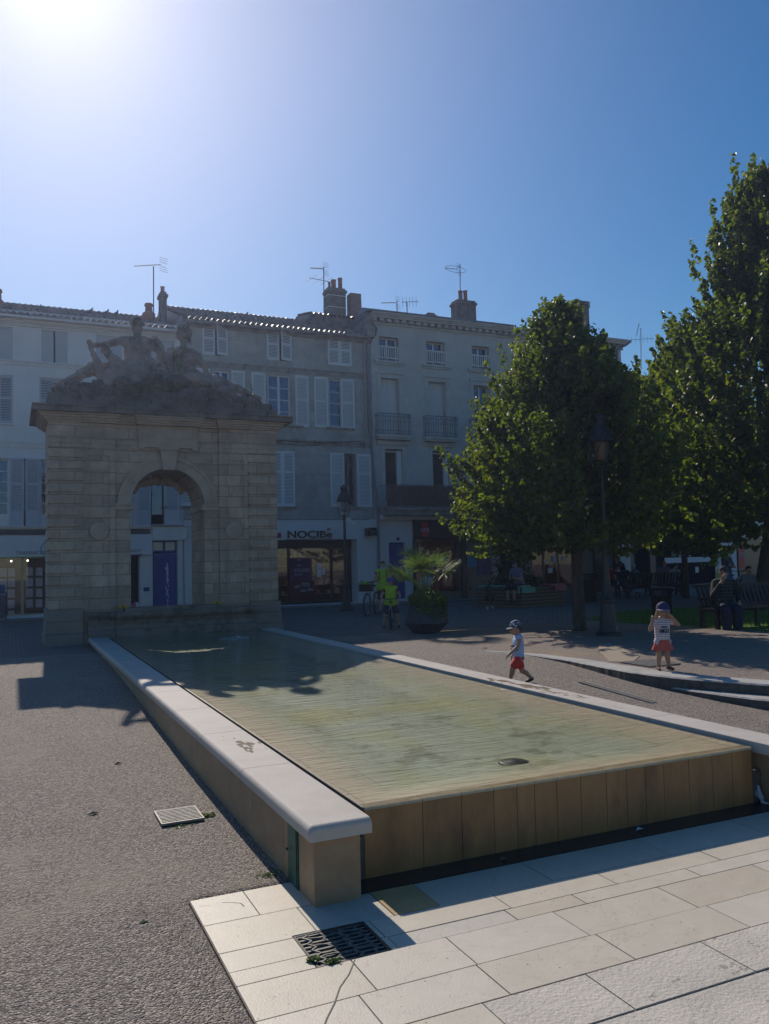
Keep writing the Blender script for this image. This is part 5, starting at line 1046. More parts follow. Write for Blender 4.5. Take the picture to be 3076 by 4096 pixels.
mb = MB(); mb.box(ua+.5, ub, -.03, -.002, G0-.05, zt-.752); L4(mb, 'shop_window', m_sg4)
a = H4P(2655, 2228); b = H4P(2848, 2250); mb = MB(); mb.box(a[0], b[0], -.06, -.031, H4P(2750, 2250)[1], H4P(2750, 2229)[1]); L4(mb, 'white_strip', m_shop)
a = H4P(2848, 2190); b = H4P(2879, 2325); mb = MB(); mb.box(a[0], b[0], -.16, -.121, b[1], a[1]); L4(mb, 'white_banner', m_shop)
m_ylw = flat('mustard_yellow', (.35, .26, .04), .6, emit=.01); mb = MB(); c4 = (a[0]+b[0])/2
for dz in (a[1]-.5, a[1]-1.4): 
    for dx in (-.2, 0, .2): mb.ball((c4+dx, -.165, dz+(.12 if dx == 0 else 0)), .12, 8, 5, (1, .1, 1))
mb.box(a[0]+.01, b[0]-.01, -.166, -.161, b[1], b[1]+.55); L4(mb, 'banner_print', m_ylw)
p = H4P(2645, 2134); t4_ = text('Achat or', p[0]+ox, p[1], .30, oy-.13, m_ylw, h4, bold=.01); p = H4P(2645, 2143)
t5_ = text('OR · ARGENT · PLATINE', p[0]+ox, p[1]-.03, .10, oy-.13, m_wtxt, h4)
p = H4P(2850, 2290)
for k, s_ in enumerate(('LA BELLE', 'ADRESSE', 'POUR')): pass
mb = MB()
for q in ((2712, 2205, 2724, 2226), (2736, 2208, 2742, 2226), (2752, 2204, 2764, 2225), (2808, 2200, 2820, 2222), (2778, 2268, 2792, 2290)): a = H4P(q[0], q[1]); b = H4P(q[2], q[3]); mb.box(a[0], b[0], -.05, -.032, b[1], a[1])
L4(mb, 'window_notices', m_paper); a = H4P(2682, 2204); b = H4P(2702, 2226); mb = MB(); mb.box(a[0], b[0], -.05, -.032, b[1], a[1]); L4(mb, 'green_notice', flat('green_card', (.03, .12, .05), .6))
a = H4P(2911, 2190); b = H4P(2938, 2330); mb = MB(); mb.box(a[0], b[0], -.1, -.001, G0-.05, a[1]+1); L4(mb, 'pillar', m_shop)
a = H4P(2945, 2188); b = H4P(3010, 2268); mb = MB(); mb.box(a[0], b[0]+6, -.08, -.001, G0-.05, a[1]+.6); L4(mb, 'dark_shopfront', m_drk); mb = MB(); mb.box(a[0], a[0]+1.0, -.1, -.081, b[1], a[1]); o = L4(mb, 'red_poster', m_sfr)
text('-50%', a[0]+.05+ox, (a[1]+b[1])/2, .32, oy-.11, m_wtxt, h4, width=.9)
for k, (px0, px1) in enumerate(((2560, 2600), (2660, 2700), (2760, 2800), (2860, 2900), (2960, 3000))):
    for (ya, yb) in ((1900, 2040), (1660, 1800)):
        a = H4P(px0, ya); b = H4P(px1, yb); mb = MB(); mb.box(a[0], b[0], -.04, -.001, b[1], a[1]); o = L4(mb, 'window', m_glass)
a = H4P(2570, 2048); b = H4P(2720, 2075); mb = MB(); mb.box(a[0], b[0], -.7, -.001, b[1]-.15, b[1]-.03)
for k in range(40): x = a[0]+(b[0]-a[0])*k/39; mb.box(x-.012, x+.012, -.69, -.67, b[1]-.03, a[1]+.3)
mb.box(a[0], b[0], -.70, -.66, a[1]+.3, a[1]+.34); L4(mb, 'balcony', m_fr)
# brick gable seen between the trees
ga = RW(2516, 1498, 2620, 1700, 31); hb = thing('brick_house', 'far house with a reddish brick gable visible between the two tree crowns', 'house', (27, 31, G0))
gx, gzp = fp(2567, 1441, 31); gl = fp(2516, 1500, 31)
mb = MB(); P = [(gl[0]-1.5, .2), (gl[0]-1.5, gl[1]-1.1), (gx-.0, gzp), (gx+7, gzp-.4), (gx+7, .2)]; mb.prism(P, 33.5, 44); mb.build('gable_wall', m_brick, hb)
# ---------------------------------------------------------------- chimneys and pots
def chimney(px0, py0, px1, py1, pots, label, Y=27.5, m=None, cap=True, w=None, bands=0):
    a = fp(px0, py0, Y); b = fp(px1, py1, Y); x0, x1, z1, z0 = a[0], b[0], a[1], b[1]-.8; t = thing('chimney', label, 'chimney', ((x0+x1)/2, Y, z0))
    mb = MB(); d = max(.45, (x1-x0)*.6); k = .05 if cap else 0; mb.box(x0+k, x1-k, Y, Y+d, z0, z1-(.22 if cap else 0))
    if cap: mb.box(x0+.0, x1-.0, Y-.05, Y+d+.05, z1-.218, z1-.10); mb.box(x0+.06, x1-.06, Y+.02, Y+d-.02, z1-.098, z1)
    mb.build('stack', m or m_chim, t, bevel=.01)
    if bands:
        mb = MB()
        for q in (z1-.35, z1-.85): mb.box(x0+k-.008, x1-k+.008, Y-.012, Y+d+.008, q-.012, q+.012)
        mb.build('strap', m_fr, t)
    for (qx0, qx1, qy) in pots:
        u0, u1 = fp(qx0, py0, Y)[0], fp(qx1, py0, Y)[0]; rr_ = (u1-u0)/2; zt_ = fp(qx0, qy, Y)[1]; c = ((u0+u1)/2, Y+d/2, z1-.02); h = zt_-z1+.02
        MB().lathe(c, [(rr_*.95, 0), (rr_*.9, .04), (rr_*.88, h*.85), (rr_*1.05, h*.9), (rr_, h), (rr_*.7, h), (rr_*.7, h-.1)], 12).build('chimney_pot', m_pot, t)
    return t
chimney(636, 1163, 673, 1268, [(645, 663, 1139)], 'slim dark chimney with one pot beside the left aerial')
chimney(1308, 1145, 1390, 1290, [(1321, 1332, 1122), (1333, 1354, 1111), (1361, 1379, 1104)], 'tall broad chimney with three pots in the middle of the roofs', bands=1)
chimney(1402, 1170, 1447, 1262, [], 'plain red brick chimney right of the three-pot chimney', m=m_brick, cap=False)
chimney(1709, 1248, 1746, 1282, [], 'low brick chimney cap on the flat roof', Y=29, m=m_brick)
chimney(1826, 1194, 1910, 1296, [(1848, 1865, 1155), (1868, 1884, 1154)], 'squat chimney with two orange pots right of centre')
for (a_, lab) in (((2311, 1201, 2363, 1345), 'tallest louvred chimney on the right roof'), ((2273, 1226, 2310, 1335), 'louvred chimney just left of the tallest one'), ((2222, 1235, 2250, 1335), 'louvred chimney half hidden by the tree top')):
    a = fp(a_[0], a_[1], 28.5); b = fp(a_[2], a_[3], 28.5); t = thing('chimney', lab, 'chimney', ((a[0]+b[0])/2, 28.5, b[1]-.8)); MB().box(a[0]+.05, b[0]-.05, 28.5, 29.1, b[1]-.8, a[1]-.35).build('stack', M('dark_render', (.14, .125, .12), .9), t)
    mb = MB()
    for k in range(4): mb.box(a[0], b[0], 28.44, 29.16, a[1]-.32+.09*k, a[1]-.28+.09*k)
    mb.box(a[0]+.12, b[0]-.12, 28.55, 29.05, a[1]-.35, a[1]-.02); mb.build('louvre_cap', m_chim, t)
def potvent(px, py0, py1, w, label, Y=27.5):
    a = fp(px, py0, Y); b = fp(px, py1, Y); t = thing('roof_vent', label, 'roof vent', (a[0], Y, b[1]-.3)); h = a[1]-b[1]
    mb = MB(); mb.lathe((a[0], Y+.2, b[1]-.3), [(w, 0), (w*.95, h*.3+.3), (w*.55, h*.45+.3), (w*.5, h*.8+.3), (w*.7, h*.84+.3), (w*.55, h+.3), (w*.1, h+.3)], 12); mb.build('pot', m_pot, t)
potvent(598, 1209, 1266, .26, 'squat terracotta vent on a plinth left of the slim dark chimney'); potvent(1977, 1285, 1299, .14, 'tiny terracotta vent on the flat roof'); potvent(-8, 1150, 1222, .22, 'rounded red pot cut by the left edge of the photo')
a = RW(1238, 1249, 1307, 1290, 27.6); mb = MB(); mb.box(a[0], a[1]+3.2, 27.3, 31, a[2]-1.2, a[3]-.18); mb.build('party_wall', m_chim, h2); tileroof(h2, a[0]-.1, a[1]+3.0, 27.35, a[3]-.12, depth=1.6, pitch=12, ov=.2)
# ---------------------------------------------------------------- aerials
m_al = flat('aerial_metal', (.10, .10, .11), .5, .5)
def aerial(px, py0, py1, booms, label, Y=27.2):
    a = fp(px, py0, Y); b = fp(px, py1, Y); t = thing('tv_aerial', label, 'aerial', (b[0], Y, b[1]-.6)); MB().tube([(b[0], Y, b[1]-.6), (a[0], Y, a[1])], .022, 6).build('mast', m_al, t)
    for bm_ in booms:
        (ax_, ay_), (bx_, by_), kind, n, L = bm_; p = fp(ax_, ay_, Y); q = fp(bx_, by_, Y); P_, Q_ = Vector((p[0], Y-.35, p[1])), Vector((q[0], Y+.15, q[1])); mb = MB(); mb.tube([P_, Q_], .014, 5)
        for k in range(n):
            c = P_.lerp(Q_, (k+.3)/n)
            if kind == 'v': mb.tube([c-Vector((0, 0, L)), c+Vector((0, 0, L))], .008, 4)
            else: d = Vector((.45, -.85, .25)).normalized()*L; mb.tube([c-d, c+d], .009, 4)
        if kind == 'r':
            for e in (-1, 1):
                for w_ in (0, .09, .18): d = Vector((.1, 0, e*.2)); c = Q_+Vector((.05+.1*w_, 0, 0)); mb.tube([c+Vector((-.12, -.1, e*(.08+w_))), c+Vector((.22, .1, e*(.08+w_)))], .008, 4)
        if kind == 'o':
            mb.tube([P_+Vector(((Q_-P_).length*.5*(1-math.cos(t_)), 0, .14*math.sin(t_)+.02)) for t_ in [6.283*q_/20 for q_ in range(21)]], .009, 4, False)
        mb.build('antenna', m_al, t)
aerial(614, 1066, 1264, [((531, 1077), (645, 1053), 'r', 14, .05)], 'tall aerial with a long boom above the left roofs')
aerial(1295, 1068, 1228, [((1231, 1083), (1298, 1070), 'r', 10, .07), ((1226, 1122), (1330, 1124), 'h', 3, .35)], 'aerial with two crossed antennas beside the three-pot chimney')
aerial(1588, 1203, 1270, [((1513, 1221), (1588, 1206), 'r', 9, .06)], 'short aerial, left one of the pair on the flat roof', Y=27)
aerial(1628, 1210, 1272, [((1593, 1218), (1680, 1202), 'v', 5, .22)], 'short aerial with upright rods, right one of the pair on the flat roof', Y=27)
aerial(1840, 1058, 1196, [((1765, 1083), (1836, 1072), 'o', 2, .06), ((1820, 1075), (1833, 1072), 'r', 2, .05)], 'aerial with a loop antenna above the two-pot chimney')
aerial(2563, 1312, 1440, [((2489, 1366), (2622, 1351), 'v', 7, .25), ((2540, 1300), (2553, 1340), 'h', 5, .1), ((2517, 1436), (2570, 1436), 'v', 6, .03)], 'aerial with upright rods between the two tree crowns', Y=33.4)
# pigeons
m_pig = M('pigeon_grey', (.09, .09, .10), .7, .2, 20)
pigs = [(154, 1238, 'pigeon, leftmost of the four on the left roof'), (361, 1250, 'pigeon standing upright second from the left on the left roof'), (425, 1256, 'pigeon third from the left on the left roof, leaning forward'), (463, 1260, 'pigeon nearest the man statue on the left roof'), (984, 1257, 'lone pigeon on the shiny roof right of the statues')]
for i, (px, py, lab) in enumerate(pigs):
    Y = 26.6 if px < 800 else 27.5; p = fp(px, py+(0 if px < 800 else 8), Y); x, z = p[0], p[1]; t = tag(link_mesh('pigeon', blob([((x-.05, Y, z+.02), (x+.04, Y, z+.09), .05, .055), ((x+.05, Y, z+.1), (x+.07, Y, z+.16), .03, .028), ((x+.07, Y-.02, z+.17), (x+.1, Y-.02, z+.165), .024, .01), ((x-.06, Y, z+.01), (x-.15, Y, z-.03), .035, .014), ((x+.0, Y, z-.05), (x, Y, z), .01, .012)], .011, 2), m_pig, None), lab, 'pigeon', 'pigeons on the roofs')
# ------------------------------------------------------------------ trees
def leafmat(name, c1, c2, trans):
    m = bpy.data.materials.new(name); n, l = nt(m); b = n['Principled BSDF']; o = n['Material Output']; b.inputs['Roughness'].default_value = .42; b.inputs['IOR'].default_value = 1.35
    g = n.new('ShaderNodeNewGeometry'); cr = n.new('ShaderNodeValToRGB'); e = cr.color_ramp.elements; e[0].color = (*c1, 1); e[1].color = (*c2, 1); l.new(g.outputs['Random Per Island'], cr.inputs[0]); l.new(cr.outputs[0], b.inputs['Base Color'])
    t = n.new('ShaderNodeBsdfTranslucent'); mu = n.new('ShaderNodeMix'); mu.data_type = 'RGBA'; mu.blend_type = 'MULTIPLY'; mu.inputs[0].default_value = 1; mu.inputs[7].default_value = (*trans, 1); l.new(cr.outputs[0], mu.inputs[6]); l.new(mu.outputs[2], t.inputs[0])
    x = n.new('ShaderNodeMixShader'); x.inputs[0].default_value = .4; l.new(b.outputs[0], x.inputs[1]); l.new(t.outputs[0], x.inputs[2]); l.new(x.outputs[0], o.inputs[0]); return m
m_leaf = leafmat('linden_leaf', (.030, .055, .014), (.085, .115, .028), (4.3, 3.9, .75))
m_bark = M('bark', (.07, .06, .045), .95, .3, 12, stretch=(1, 1, .3), bump=.9, bscale=25)
def prof_r(P, z):
    for (a, b), (c, d) in zip(P, P[1:]):
        if a <= z <= c: return b+(d-b)*(z-a)/(c-a)
    return 0
def tree(x, y, P, trunk_r, label, n_shoot, n_in, seed, leaf=.075, cx=0, lean=0, ysq=1, cy=0, clear=None, xsq=1):
    r = random.Random(seed); z0 = .2; t = thing('linden_tree', label, 'tree', (x, y, z0)); zb, zt = P[0][0], P[-1][0]
    mb = MB(); mb.smooth = True; zm = zb+.15
    mb.tube([(x, y, z0), (x, y, z0+.15), (x+lean*.3, y, z0+1), (x+lean*.7, y, zm), (x+lean, y, (zm+zt)/2), (x+lean, y, zt-.8)], [trunk_r*1.35, trunk_r*1.1, trunk_r, trunk_r*.85, trunk_r*.45, .03], 12)
    limbs = []
    for k in range(26):
        z = zb+(zt-zb)*(.02+.72*k/26); a = k*2.4+r.uniform(-.3, .3); R_ = prof_r(P, z)*.8; s = Vector((x+lean, y, z-.15)); e = Vector((x+lean+R_*xsq*math.cos(a)+cx, y+cy+R_*math.sin(a)*ysq, z+R_*.55)); mb.tube([s, s.lerp(e, .5)-Vector((0, 0, .05*R_)), e], [trunk_r*.32*(1-k/40), trunk_r*.18, .012], 6); limbs.append((s, e))
    mb.build('trunk', m_bark, t)
    vs = []; fs = []
    def leafq(c, nrm, s):
        c = c+Vector((0, cy, 0))
        if clear and clear[2] < c.z < clear[3] and c.y < clear[1]+.45 and math.hypot(c.x-clear[0]-(c.y-clear[1])*.62, 0) < .55 : return
        u = nrm.cross(Vector((r.uniform(-1, 1), r.uniform(-1, 1), r.uniform(-1, 1)))); 
        if u.length < 1e-3: return
        u.normalize(); v = nrm.cross(u); o = len(vs); f = nrm*s*.28
        vs.extend([c-v*s, c+u*s*.82-v*s*.35+f, c+u*s*.72+v*s*.45+f, c+v*s*1.05, c-u*s*.72+v*s*.45+f, c-u*s*.82-v*s*.35+f]); fs.append((o, o+1, o+2, o+3)); fs.append((o, o+3, o+4, o+5))
    cl_ = []
    nC = max(30, n_shoot//11)
    for k in range(nC):
        z = zb+(zt-zb)*((k+r.random())/nC)**.9; a = k*2.39996+r.uniform(-.35, .35); cl_.append((z, a, r.uniform(.80, 1.10), r.uniform(.28, .5)))
    for k in range(n_shoot):
        z, a, q, wd = cl_[k % nC] if k % 5 else (zb+(zt-zb)*r.random()**.85, r.uniform(0, 6.283), r.uniform(.72, .92), .2)
        frac = (z-zb)/(zt-zb); R_ = prof_r(P, z)*q; ctr = Vector((x+lean+cx+R_*xsq*math.cos(a), y+R_*math.sin(a)*ysq, z)); wd *= (1-.55*frac)*(zt-zb)/5.5
        tip = ctr+Vector((r.gauss(0, wd), r.gauss(0, wd), r.gauss(.1, wd*.8))); L = r.uniform(.45, .95)*(1-.25*frac)
        if tip.z < zb-.15: tip.z = zb+r.uniform(-.2, .2)
        out = Vector((math.cos(a)*(1.2-frac), math.sin(a)*(1.2-frac), .25+1.5*frac+r.uniform(-.3, .35))).normalized(); base = tip-out*L
        m = int(L/.043)
        for j in range(m):
            tt = j/m; c = base.lerp(tip, tt)+Vector((0, 0, -.05*math.sin(tt*3)))
            for s_ in range(2):
                w = .15*(1-.6*tt); d = Vector((r.gauss(0, 1), r.gauss(0, 1), r.gauss(0, .5)-.3)); d.normalize(); pos = c+d*w*r.uniform(.4, 1)
                nr = (d*.6+out*.2+Vector((r.gauss(0, .5), r.gauss(0, .5), r.gauss(0, .45)+.3))).normalized(); leafq(pos, nr, leaf*r.uniform(.6, 1.15))
    for k in range(n_in):
        z = zb+(zt-zb)*r.random(); a = r.uniform(0, 6.283); R_ = prof_r(P, z)*.86*math.sqrt(r.uniform(.15, 1)); pos = Vector((x+lean+cx+R_*xsq*math.cos(a), y+R_*math.sin(a)*ysq, z+r.uniform(-.1, .1)))
        leafq(pos, Vector((r.gauss(0, 1), r.gauss(0, 1), r.gauss(0, 1)+.4)).normalized(), leaf*r.uniform(.8, 1.3))
    me = bpy.data.meshes.new('crown'); me.from_pydata([(v.x-x, v.y-y, v.z-z0) for v in vs], [], fs); me.materials.append(m_leaf); o = bpy.data.objects.new('crown', me); COL.objects.link(o); o.parent = t
    return t
T1 = gp(2319, 2522); T2 = gp(3035, 2440); T3 = gp(2745, 2392)
tree(T1[0], T1[1], [(2.15, 1.5), (2.4, 2.05), (3.0, 2.3), (3.9, 2.3), (4.8, 2.0), (5.6, 1.6), (6.2, 1.25), (6.7, .8), (7.2, .42), (7.7, .12)], .135, 'round-crowned linden in the middle, its trunk left of the near street lamp', 1550, 11000, 11, leaf=.056, lean=-.02, xsq=.74, ysq=1.42, cy=.45, clear=(gp(2434, 2542)[0], gp(2434, 2542)[1], 2.6, 5.3))
tree(T2[0], T2[1], [(2.3, 3.0), (3.2, 4.5), (4.9, 4.7), (6.4, 4.0), (7.8, 3.0), (9.2, 1.85), (10.4, 1.15), (11.6, .65), (13.2, .12)], .2, 'tall dark linden tree cut by the right edge of the photo', 2300, 16000, 5, leaf=.075, lean=.85)
tree(T3[0], T3[1], [(2.6, 2.2), (3.6, 3.6), (5.5, 3.8), (7.4, 2.6), (8.8, 1.2), (9.6, .2)], .12, 'linden tree standing behind in the dark gap between the two nearer crowns', 800, 9000, 9, leaf=.10)
# lawn
m_grass = M('grass', (.06, .13, .02), .8, .4, 20, col2=(.10, .20, .03)); lp = [gp(2345, 2478), gp(2440, 2455), gp(2600, 2440), gp(3076, 2420), gp(3400, 2415), gp(3400, 2550), gp(3076, 2528), gp(2760, 2505), gp(2500, 2492)]
lo = struct(MB().prismz(lp[::-1], .2, .268).build('lawn_ground', m_grass), 'structure')
r = random.Random(1); mb = MB(); xs_ = [p[0] for p in lp]; ys_ = [p[1] for p in lp]
def inside(x, y, P):
    c = False
    for (a, b), (d, e) in zip(P, P[1:]+P[:1]):
        if (b > y) != (e > y) and x < (d-a)*(y-b)/(e-b)+a: c = not c
    return c
k = 0
while k < 16000:
    x, y = r.uniform(min(xs_), min(max(xs_), 24)), r.uniform(min(ys_), max(ys_))
    k += 1
    if inside(x, y, lp): a = r.uniform(0, 3.14); h = r.uniform(.03, .08); mb.add([(x-.01*math.cos(a), y-.01*math.sin(a), .265), (x+.01*math.cos(a), y+.01*math.sin(a), .265), (x+r.uniform(-.02, .02), y+r.uniform(-.02, .02), .265+h)], [(0, 1, 2)])
m_blade = leafmat('grass_blade', (.05, .12, .015), (.10, .20, .03), (2, 2, 1)); struct(mb.build('grass', m_blade), 'stuff')
# ------------------------------------------------------------------ street lamps
m_lamp = M('lamp_green_paint', (.022, .032, .034), .4, .2, 10)
def lampglass(name, c): m = flat(name, c, .35); m.node_tree.nodes['Principled BSDF'].inputs['Transmission Weight'].default_value = .25; return m
def street_lamp(x, y, H, label, hook, glass):
    z0 = .24; t = thing('street_lamp', label, 'street lamp', (x, y, z0), None); s = H/4.35
    def P(L): return [(r_*s, z*s) for r_, z in L]
    mb = MB(); mb.lathe((x, y, z0), P([(.24, 0), (.24, .06), (.19, .09), (.165, .2), (.13, .62), (.14, .66), (.14, .70), (.11, .73), (.085, .8), (.095, .9), (.075, .98), (.06, 1.2), (.05, 2.0), (.042, 3.1), (.055, 3.13), (.055, 3.17), (.04, 3.2)]), 12); mb.build('post', m_lamp, t)
    mb = MB(); mb.lathe((x, y, z0), P([(.055, 3.2), (.07, 3.25), (.03, 3.30)]), 12)
    for a in (.3, .3+2.09, .3+4.19):
        ca, sa = math.cos(a), math.sin(a); mb.tube([(x+ca*rr*s, y+sa*rr*s, z0+zz*s) for rr, zz in ((.03, 3.22), (.12, 3.24), (.19, 3.32), (.225, 3.5), (.235, 3.75))], .012*s+.004, 6)
    mb.tube([(x+.235*s*math.cos(q), y+.235*s*math.sin(q), z0+3.75*s) for q in [6.283*k/20 for k in range(21)]], .016*s, 6, False); mb.build('bracket', m_lamp, t)
    g = MB(); g.smooth = True; g.lathe((x, y, z0), P([(.04, 3.38), (.09, 3.40), (.125, 3.5), (.145, 3.7), (.145, 3.76)]), 16); g.build('lantern_glass', glass, t)
    h = MB(); h.smooth = True; h.lathe((x, y, z0), P([(.27, 3.73), (.275, 3.76), (.24, 3.79), (.228, 3.86), (.20, 3.94), (.15, 4.01), (.105, 4.07), (.098, 4.16), (.125, 4.17), (.125, 4.20), (.11, 4.25), (.06, 4.30), (.015, 4.33)]), 16)
    for k in range(6): a = 6.283*k/6; h.obox((x+.225*s*math.cos(a), y+.225*s*math.sin(a), z0+3.79*s), (.05*s, .02*s, .07*s), a)
    h.build('hood', m_lamp, t); return t
LA = gp(1385, 2444); LB = gp(2434, 2542)
la = street_lamp(LA[0], LA[1], 4.32, 'dark green lantern street lamp with a white camera, in front of the perfume shop', True, lampglass('frosted_globe', (.28, .30, .34)))
lb_ = street_lamp(LB[0], LB[1], 4.68, 'large near lantern street lamp in front of the middle tree', True, lampglass('amber_globe', (.26, .17, .11)))
p = fp(1404, 2087, LA[1]-.1); mb = MB(); mb.obox((p[0], LA[1]-.15, p[1]), (.34, .11, .11), R(-20), 0, R(35)); c_ = mb.build('camera_housing', m_shop, la, bevel=.01); MB().tube([(LA[0], LA[1], p[1]+.1), (p[0]-.1, LA[1]-.1, p[1]+.08)], .02, 6).build('arm', m_shop, c_)
# ------------------------------------------------------------------ faceted planter with palm
PX, PY = 6.62, 12.05
pl = thing('faceted_planter', 'big dark faceted planter tub holding the small palm', 'planter', (PX, PY, .24)); m_planter = M('planter_charcoal', (.04, .048, .058), .5, .15, 6)
mb = MB(); mb.lathe((PX, PY, .24), [(.30, 0), (.53, .24), (.30, .82), (.26, .82), (.26, .74)], 7); mb.build('tub', m_planter, pl); MB().lathe((PX, PY, .24), [(.27, .70), (.27, .77), (.01, .79)], 7).build('soil', flat('soil', (.04, .03, .02), .9), pl)
m_ger = leafmat('geranium_leaf', (.04, .10, .015), (.10, .17, .03), (1.8, 1.8, .8)); r = random.Random(12); mb = MB()
for k in range(2600):
    a = r.uniform(0, 6.283); rr = r.random()**.5; side_ = .5+.5*math.cos(a+.9)
    R_ = .40+.12*side_; x = PX+.02+R_*rr*math.cos(a); y = PY+R_*rr*math.sin(a); z = .24+.98-.18*rr**2-(r.random()**2)*(.10+.42*side_*rr)*(rr > .6)+r.uniform(-.06, .02); s = r.uniform(.02, .045); n1 = Vector((math.cos(a)*rr+r.gauss(0, .4), math.sin(a)*rr+r.gauss(0, .4), .6)).normalized(); u = n1.cross(Vector((0, 0, 1))).normalized()*s; v = n1.cross(u)
    c = Vector((x, y, z)); mb.add([c+u, c+v, c-u, c-v], [(0, 1, 2, 3)])
t = thing('trailing_plant', 'bushy green trailing plant spilling over the faceted planter', 'plant', (PX, PY, 1.0)); mb.build('leaf_mass', m_ger, t); mb = MB()
for k in range(40): a = r.uniform(0, 6.283); mb.tube([(PX+.05*math.cos(a), PY+.05*math.sin(a), .98), (PX+.2*math.cos(a), PY+.2*math.sin(a), 1.1), (PX+.4*math.cos(a), PY+.4*math.sin(a), .98)], .005, 4)
mb.build('stem', m_weed, t)
m_palm = leafmat('palm_leaflet', (.05, .09, .03), (.09, .14, .045), (1.8, 1.8, .8)); m_palm.node_tree.nodes['Principled BSDF'].inputs['Roughness'].default_value = .5
t = thing('palm', 'small fan-fronded palm rising out of the faceted planter', 'palm', (PX, PY, 1.0)); mbs = MB(); r = random.Random(21)
fr = [(2.9, .80, .62), (2.5, .95, .60), (3.5, .85, .5), (.25, .75, .66), (-.25, .72, .6), (.7, .7, .72), (-.7, .72, .62), (1.5, .45, 1.0), (1.9, .4, .95), (-1.4, .5, .85), (-2.2, .7, .7), (4.0, .65, .8), (1.1, .6, .85)]
for i, (a, reach, up) in enumerate(fr):
    base = Vector((PX, PY, .98)); d = Vector((math.cos(a), math.sin(a), 0)); end = base+d*reach*.66+Vector((0, 0, up*1.0)); pts = [base, base+d*reach*.22+Vector((0, 0, up*.6)), end]; mbs.tube(pts, [.016, .010, .006], 5)
    mb = MB(); sd_ = Vector((-d.y, d.x, 0)); f0 = (d*.75+Vector((0, 0, .75))).normalized(); upn = sd_.cross(f0)
    for k in range(44):
        q = -1.9+3.8*k/43; L = .62*(1-.2*abs(q)/1.75)*r.uniform(.82, 1.06); dr = (f0*math.cos(q)+sd_*math.sin(q)); b0 = end; m1 = b0+dr*L*.55+upn*.03; tip = b0+dr*L+Vector((0, 0, -.13*r.uniform(.4, 1.3))); w = (dr.cross(upn).normalized()+upn*r.uniform(-.6, .6))*.0075
        mb.add([b0-w*.4, b0+w*.4, m1+w, m1-w, tip], [(0, 1, 2, 3), (3, 2, 4)])
    mb.build('frond', m_palm, t)
mbs.build('stalks', m_weed, t)
# ------------------------------------------------------------------ timber bench planter with climbing plant
m_timb = M('grey_timber', (.15, .125, .09), .8, .2, 5, stretch=(1, 6, 6)); m_tur = flat('turquoise_paint', (.10, .38, .32), .5); m_coral = flat('coral_paint', (.40, .10, .13), .5)
c = gp(2088, 2432); l_ = gp(1995, 2424); rr_ = gp(2262, 2418); C = Vector((c[0], c[1], 0)); ul = Vector((l_[0]-c[0], l_[1]-c[1]+.9, 0)).normalized(); ur = (Vector((rr_[0], rr_[1], 0))-C); wr = ur.length; ur.normalize(); ul = Vector((-ur.y, ur.x, 0))*-1 if False else Vector((-ur.y, ur.x, 0)); wl = 2.2; H_ = .72
def quadp(o_, u, w, v, d, z0, z1, mb): mb.prismz([tuple((o_)[:2]), tuple((o_+u*w)[:2]), tuple((o_+u*w+v*d)[:2]), tuple((o_+v*d)[:2])], z0, z1)
bp = thing('bench_planter', 'large slatted timber bench planter with turquoise and coral seats', 'planter', (c[0]+1, c[1]+1, .25)); mb = MB()
for k in range(6): quadp(C, ur, wr, ul, wl, .25+k*.115, .25+k*.115+.09, mb)
mb.build('slatted_box', m_timb, bp); mb = MB(); quadp(C+(ur+ul)*.04, ur, wr-.08, ul, wl-.08, .25, .92, mb); mb.build('inner_box', m_dark, bp)
mb = MB(); quadp(C-ur*.1-ul*.04, ur, .55, ul, 1.9, .93, .985, mb); mb.box(C.x-.12, C.x-.06, C.y, C.y+1.4, .72, .925); quadp(C-ur*.02-ul*.06, ur, .65, ul, .03, .74, .925, mb); mb.build('turquoise_seat', m_tur, bp); mb = MB(); quadp(C+ur*(wr-.85)-ul*.06, ur, .75, ul, .5, .93, .985, mb); quadp(C+ur*(wr-.62)-ul*.07, ur, .6, ul, .02, .76, .925, mb); mb.build('coral_seat', m_coral, bp)
def bushmesh(cx_, cy_, z0, w, d, h, n, s0, seed, mat):
    r = random.Random(seed); mb = MB()
    for k in range(n):
        x, y, z = r.gauss(0, .38), r.gauss(0, .38), r.random(); f = 1-.5*z; c = Vector((cx_+x*w*f, cy_+y*d*f, z0+z*h)); s = s0*r.uniform(.6, 1.2); n1 = Vector((r.gauss(0, 1), r.gauss(0, 1), r.gauss(0, 1)+.5)).normalized(); u = n1.cross(Vector((.3, .2, 1))).normalized()*s; v = n1.cross(u); mb.add([c+u, c+v, c-u, c-v], [(0, 1, 2, 3)])
    return mb
m_bush = leafmat('climber_leaf', (.03, .06, .02), (.06, .09, .03), (1.5, 1.5, .8)); q = C+ur*1.1+ul*1.2; t = thing('climbing_plant', 'dark climbing plant on a trellis rising from the bench planter', 'plant', (q.x, q.y, .9)); bushmesh(q.x, q.y, .85, 1.6, 1.2, .45, 1800, .05, 4, m_bush).build('low_leaf_mass', m_bush, t); bushmesh(q.x, q.y+.3, 1.1, .8, .6, 2.3, 2600, .055, 5, m_bush).build('tall_leaf_mass', m_bush, t)
mb = MB()
for k in range(5): mb.tube([(q.x-.4+.2*k, q.y+.3, .9), (q.x-.4+.2*k, q.y+.3, 3.2)], .015, 4)
for k in range(7): mb.tube([(q.x-.45, q.y+.3, 1.1+.3*k), (q.x+.45, q.y+.3, 1.1+.3*k)], .012, 4)
mb.build('trellis', m_timb, t)
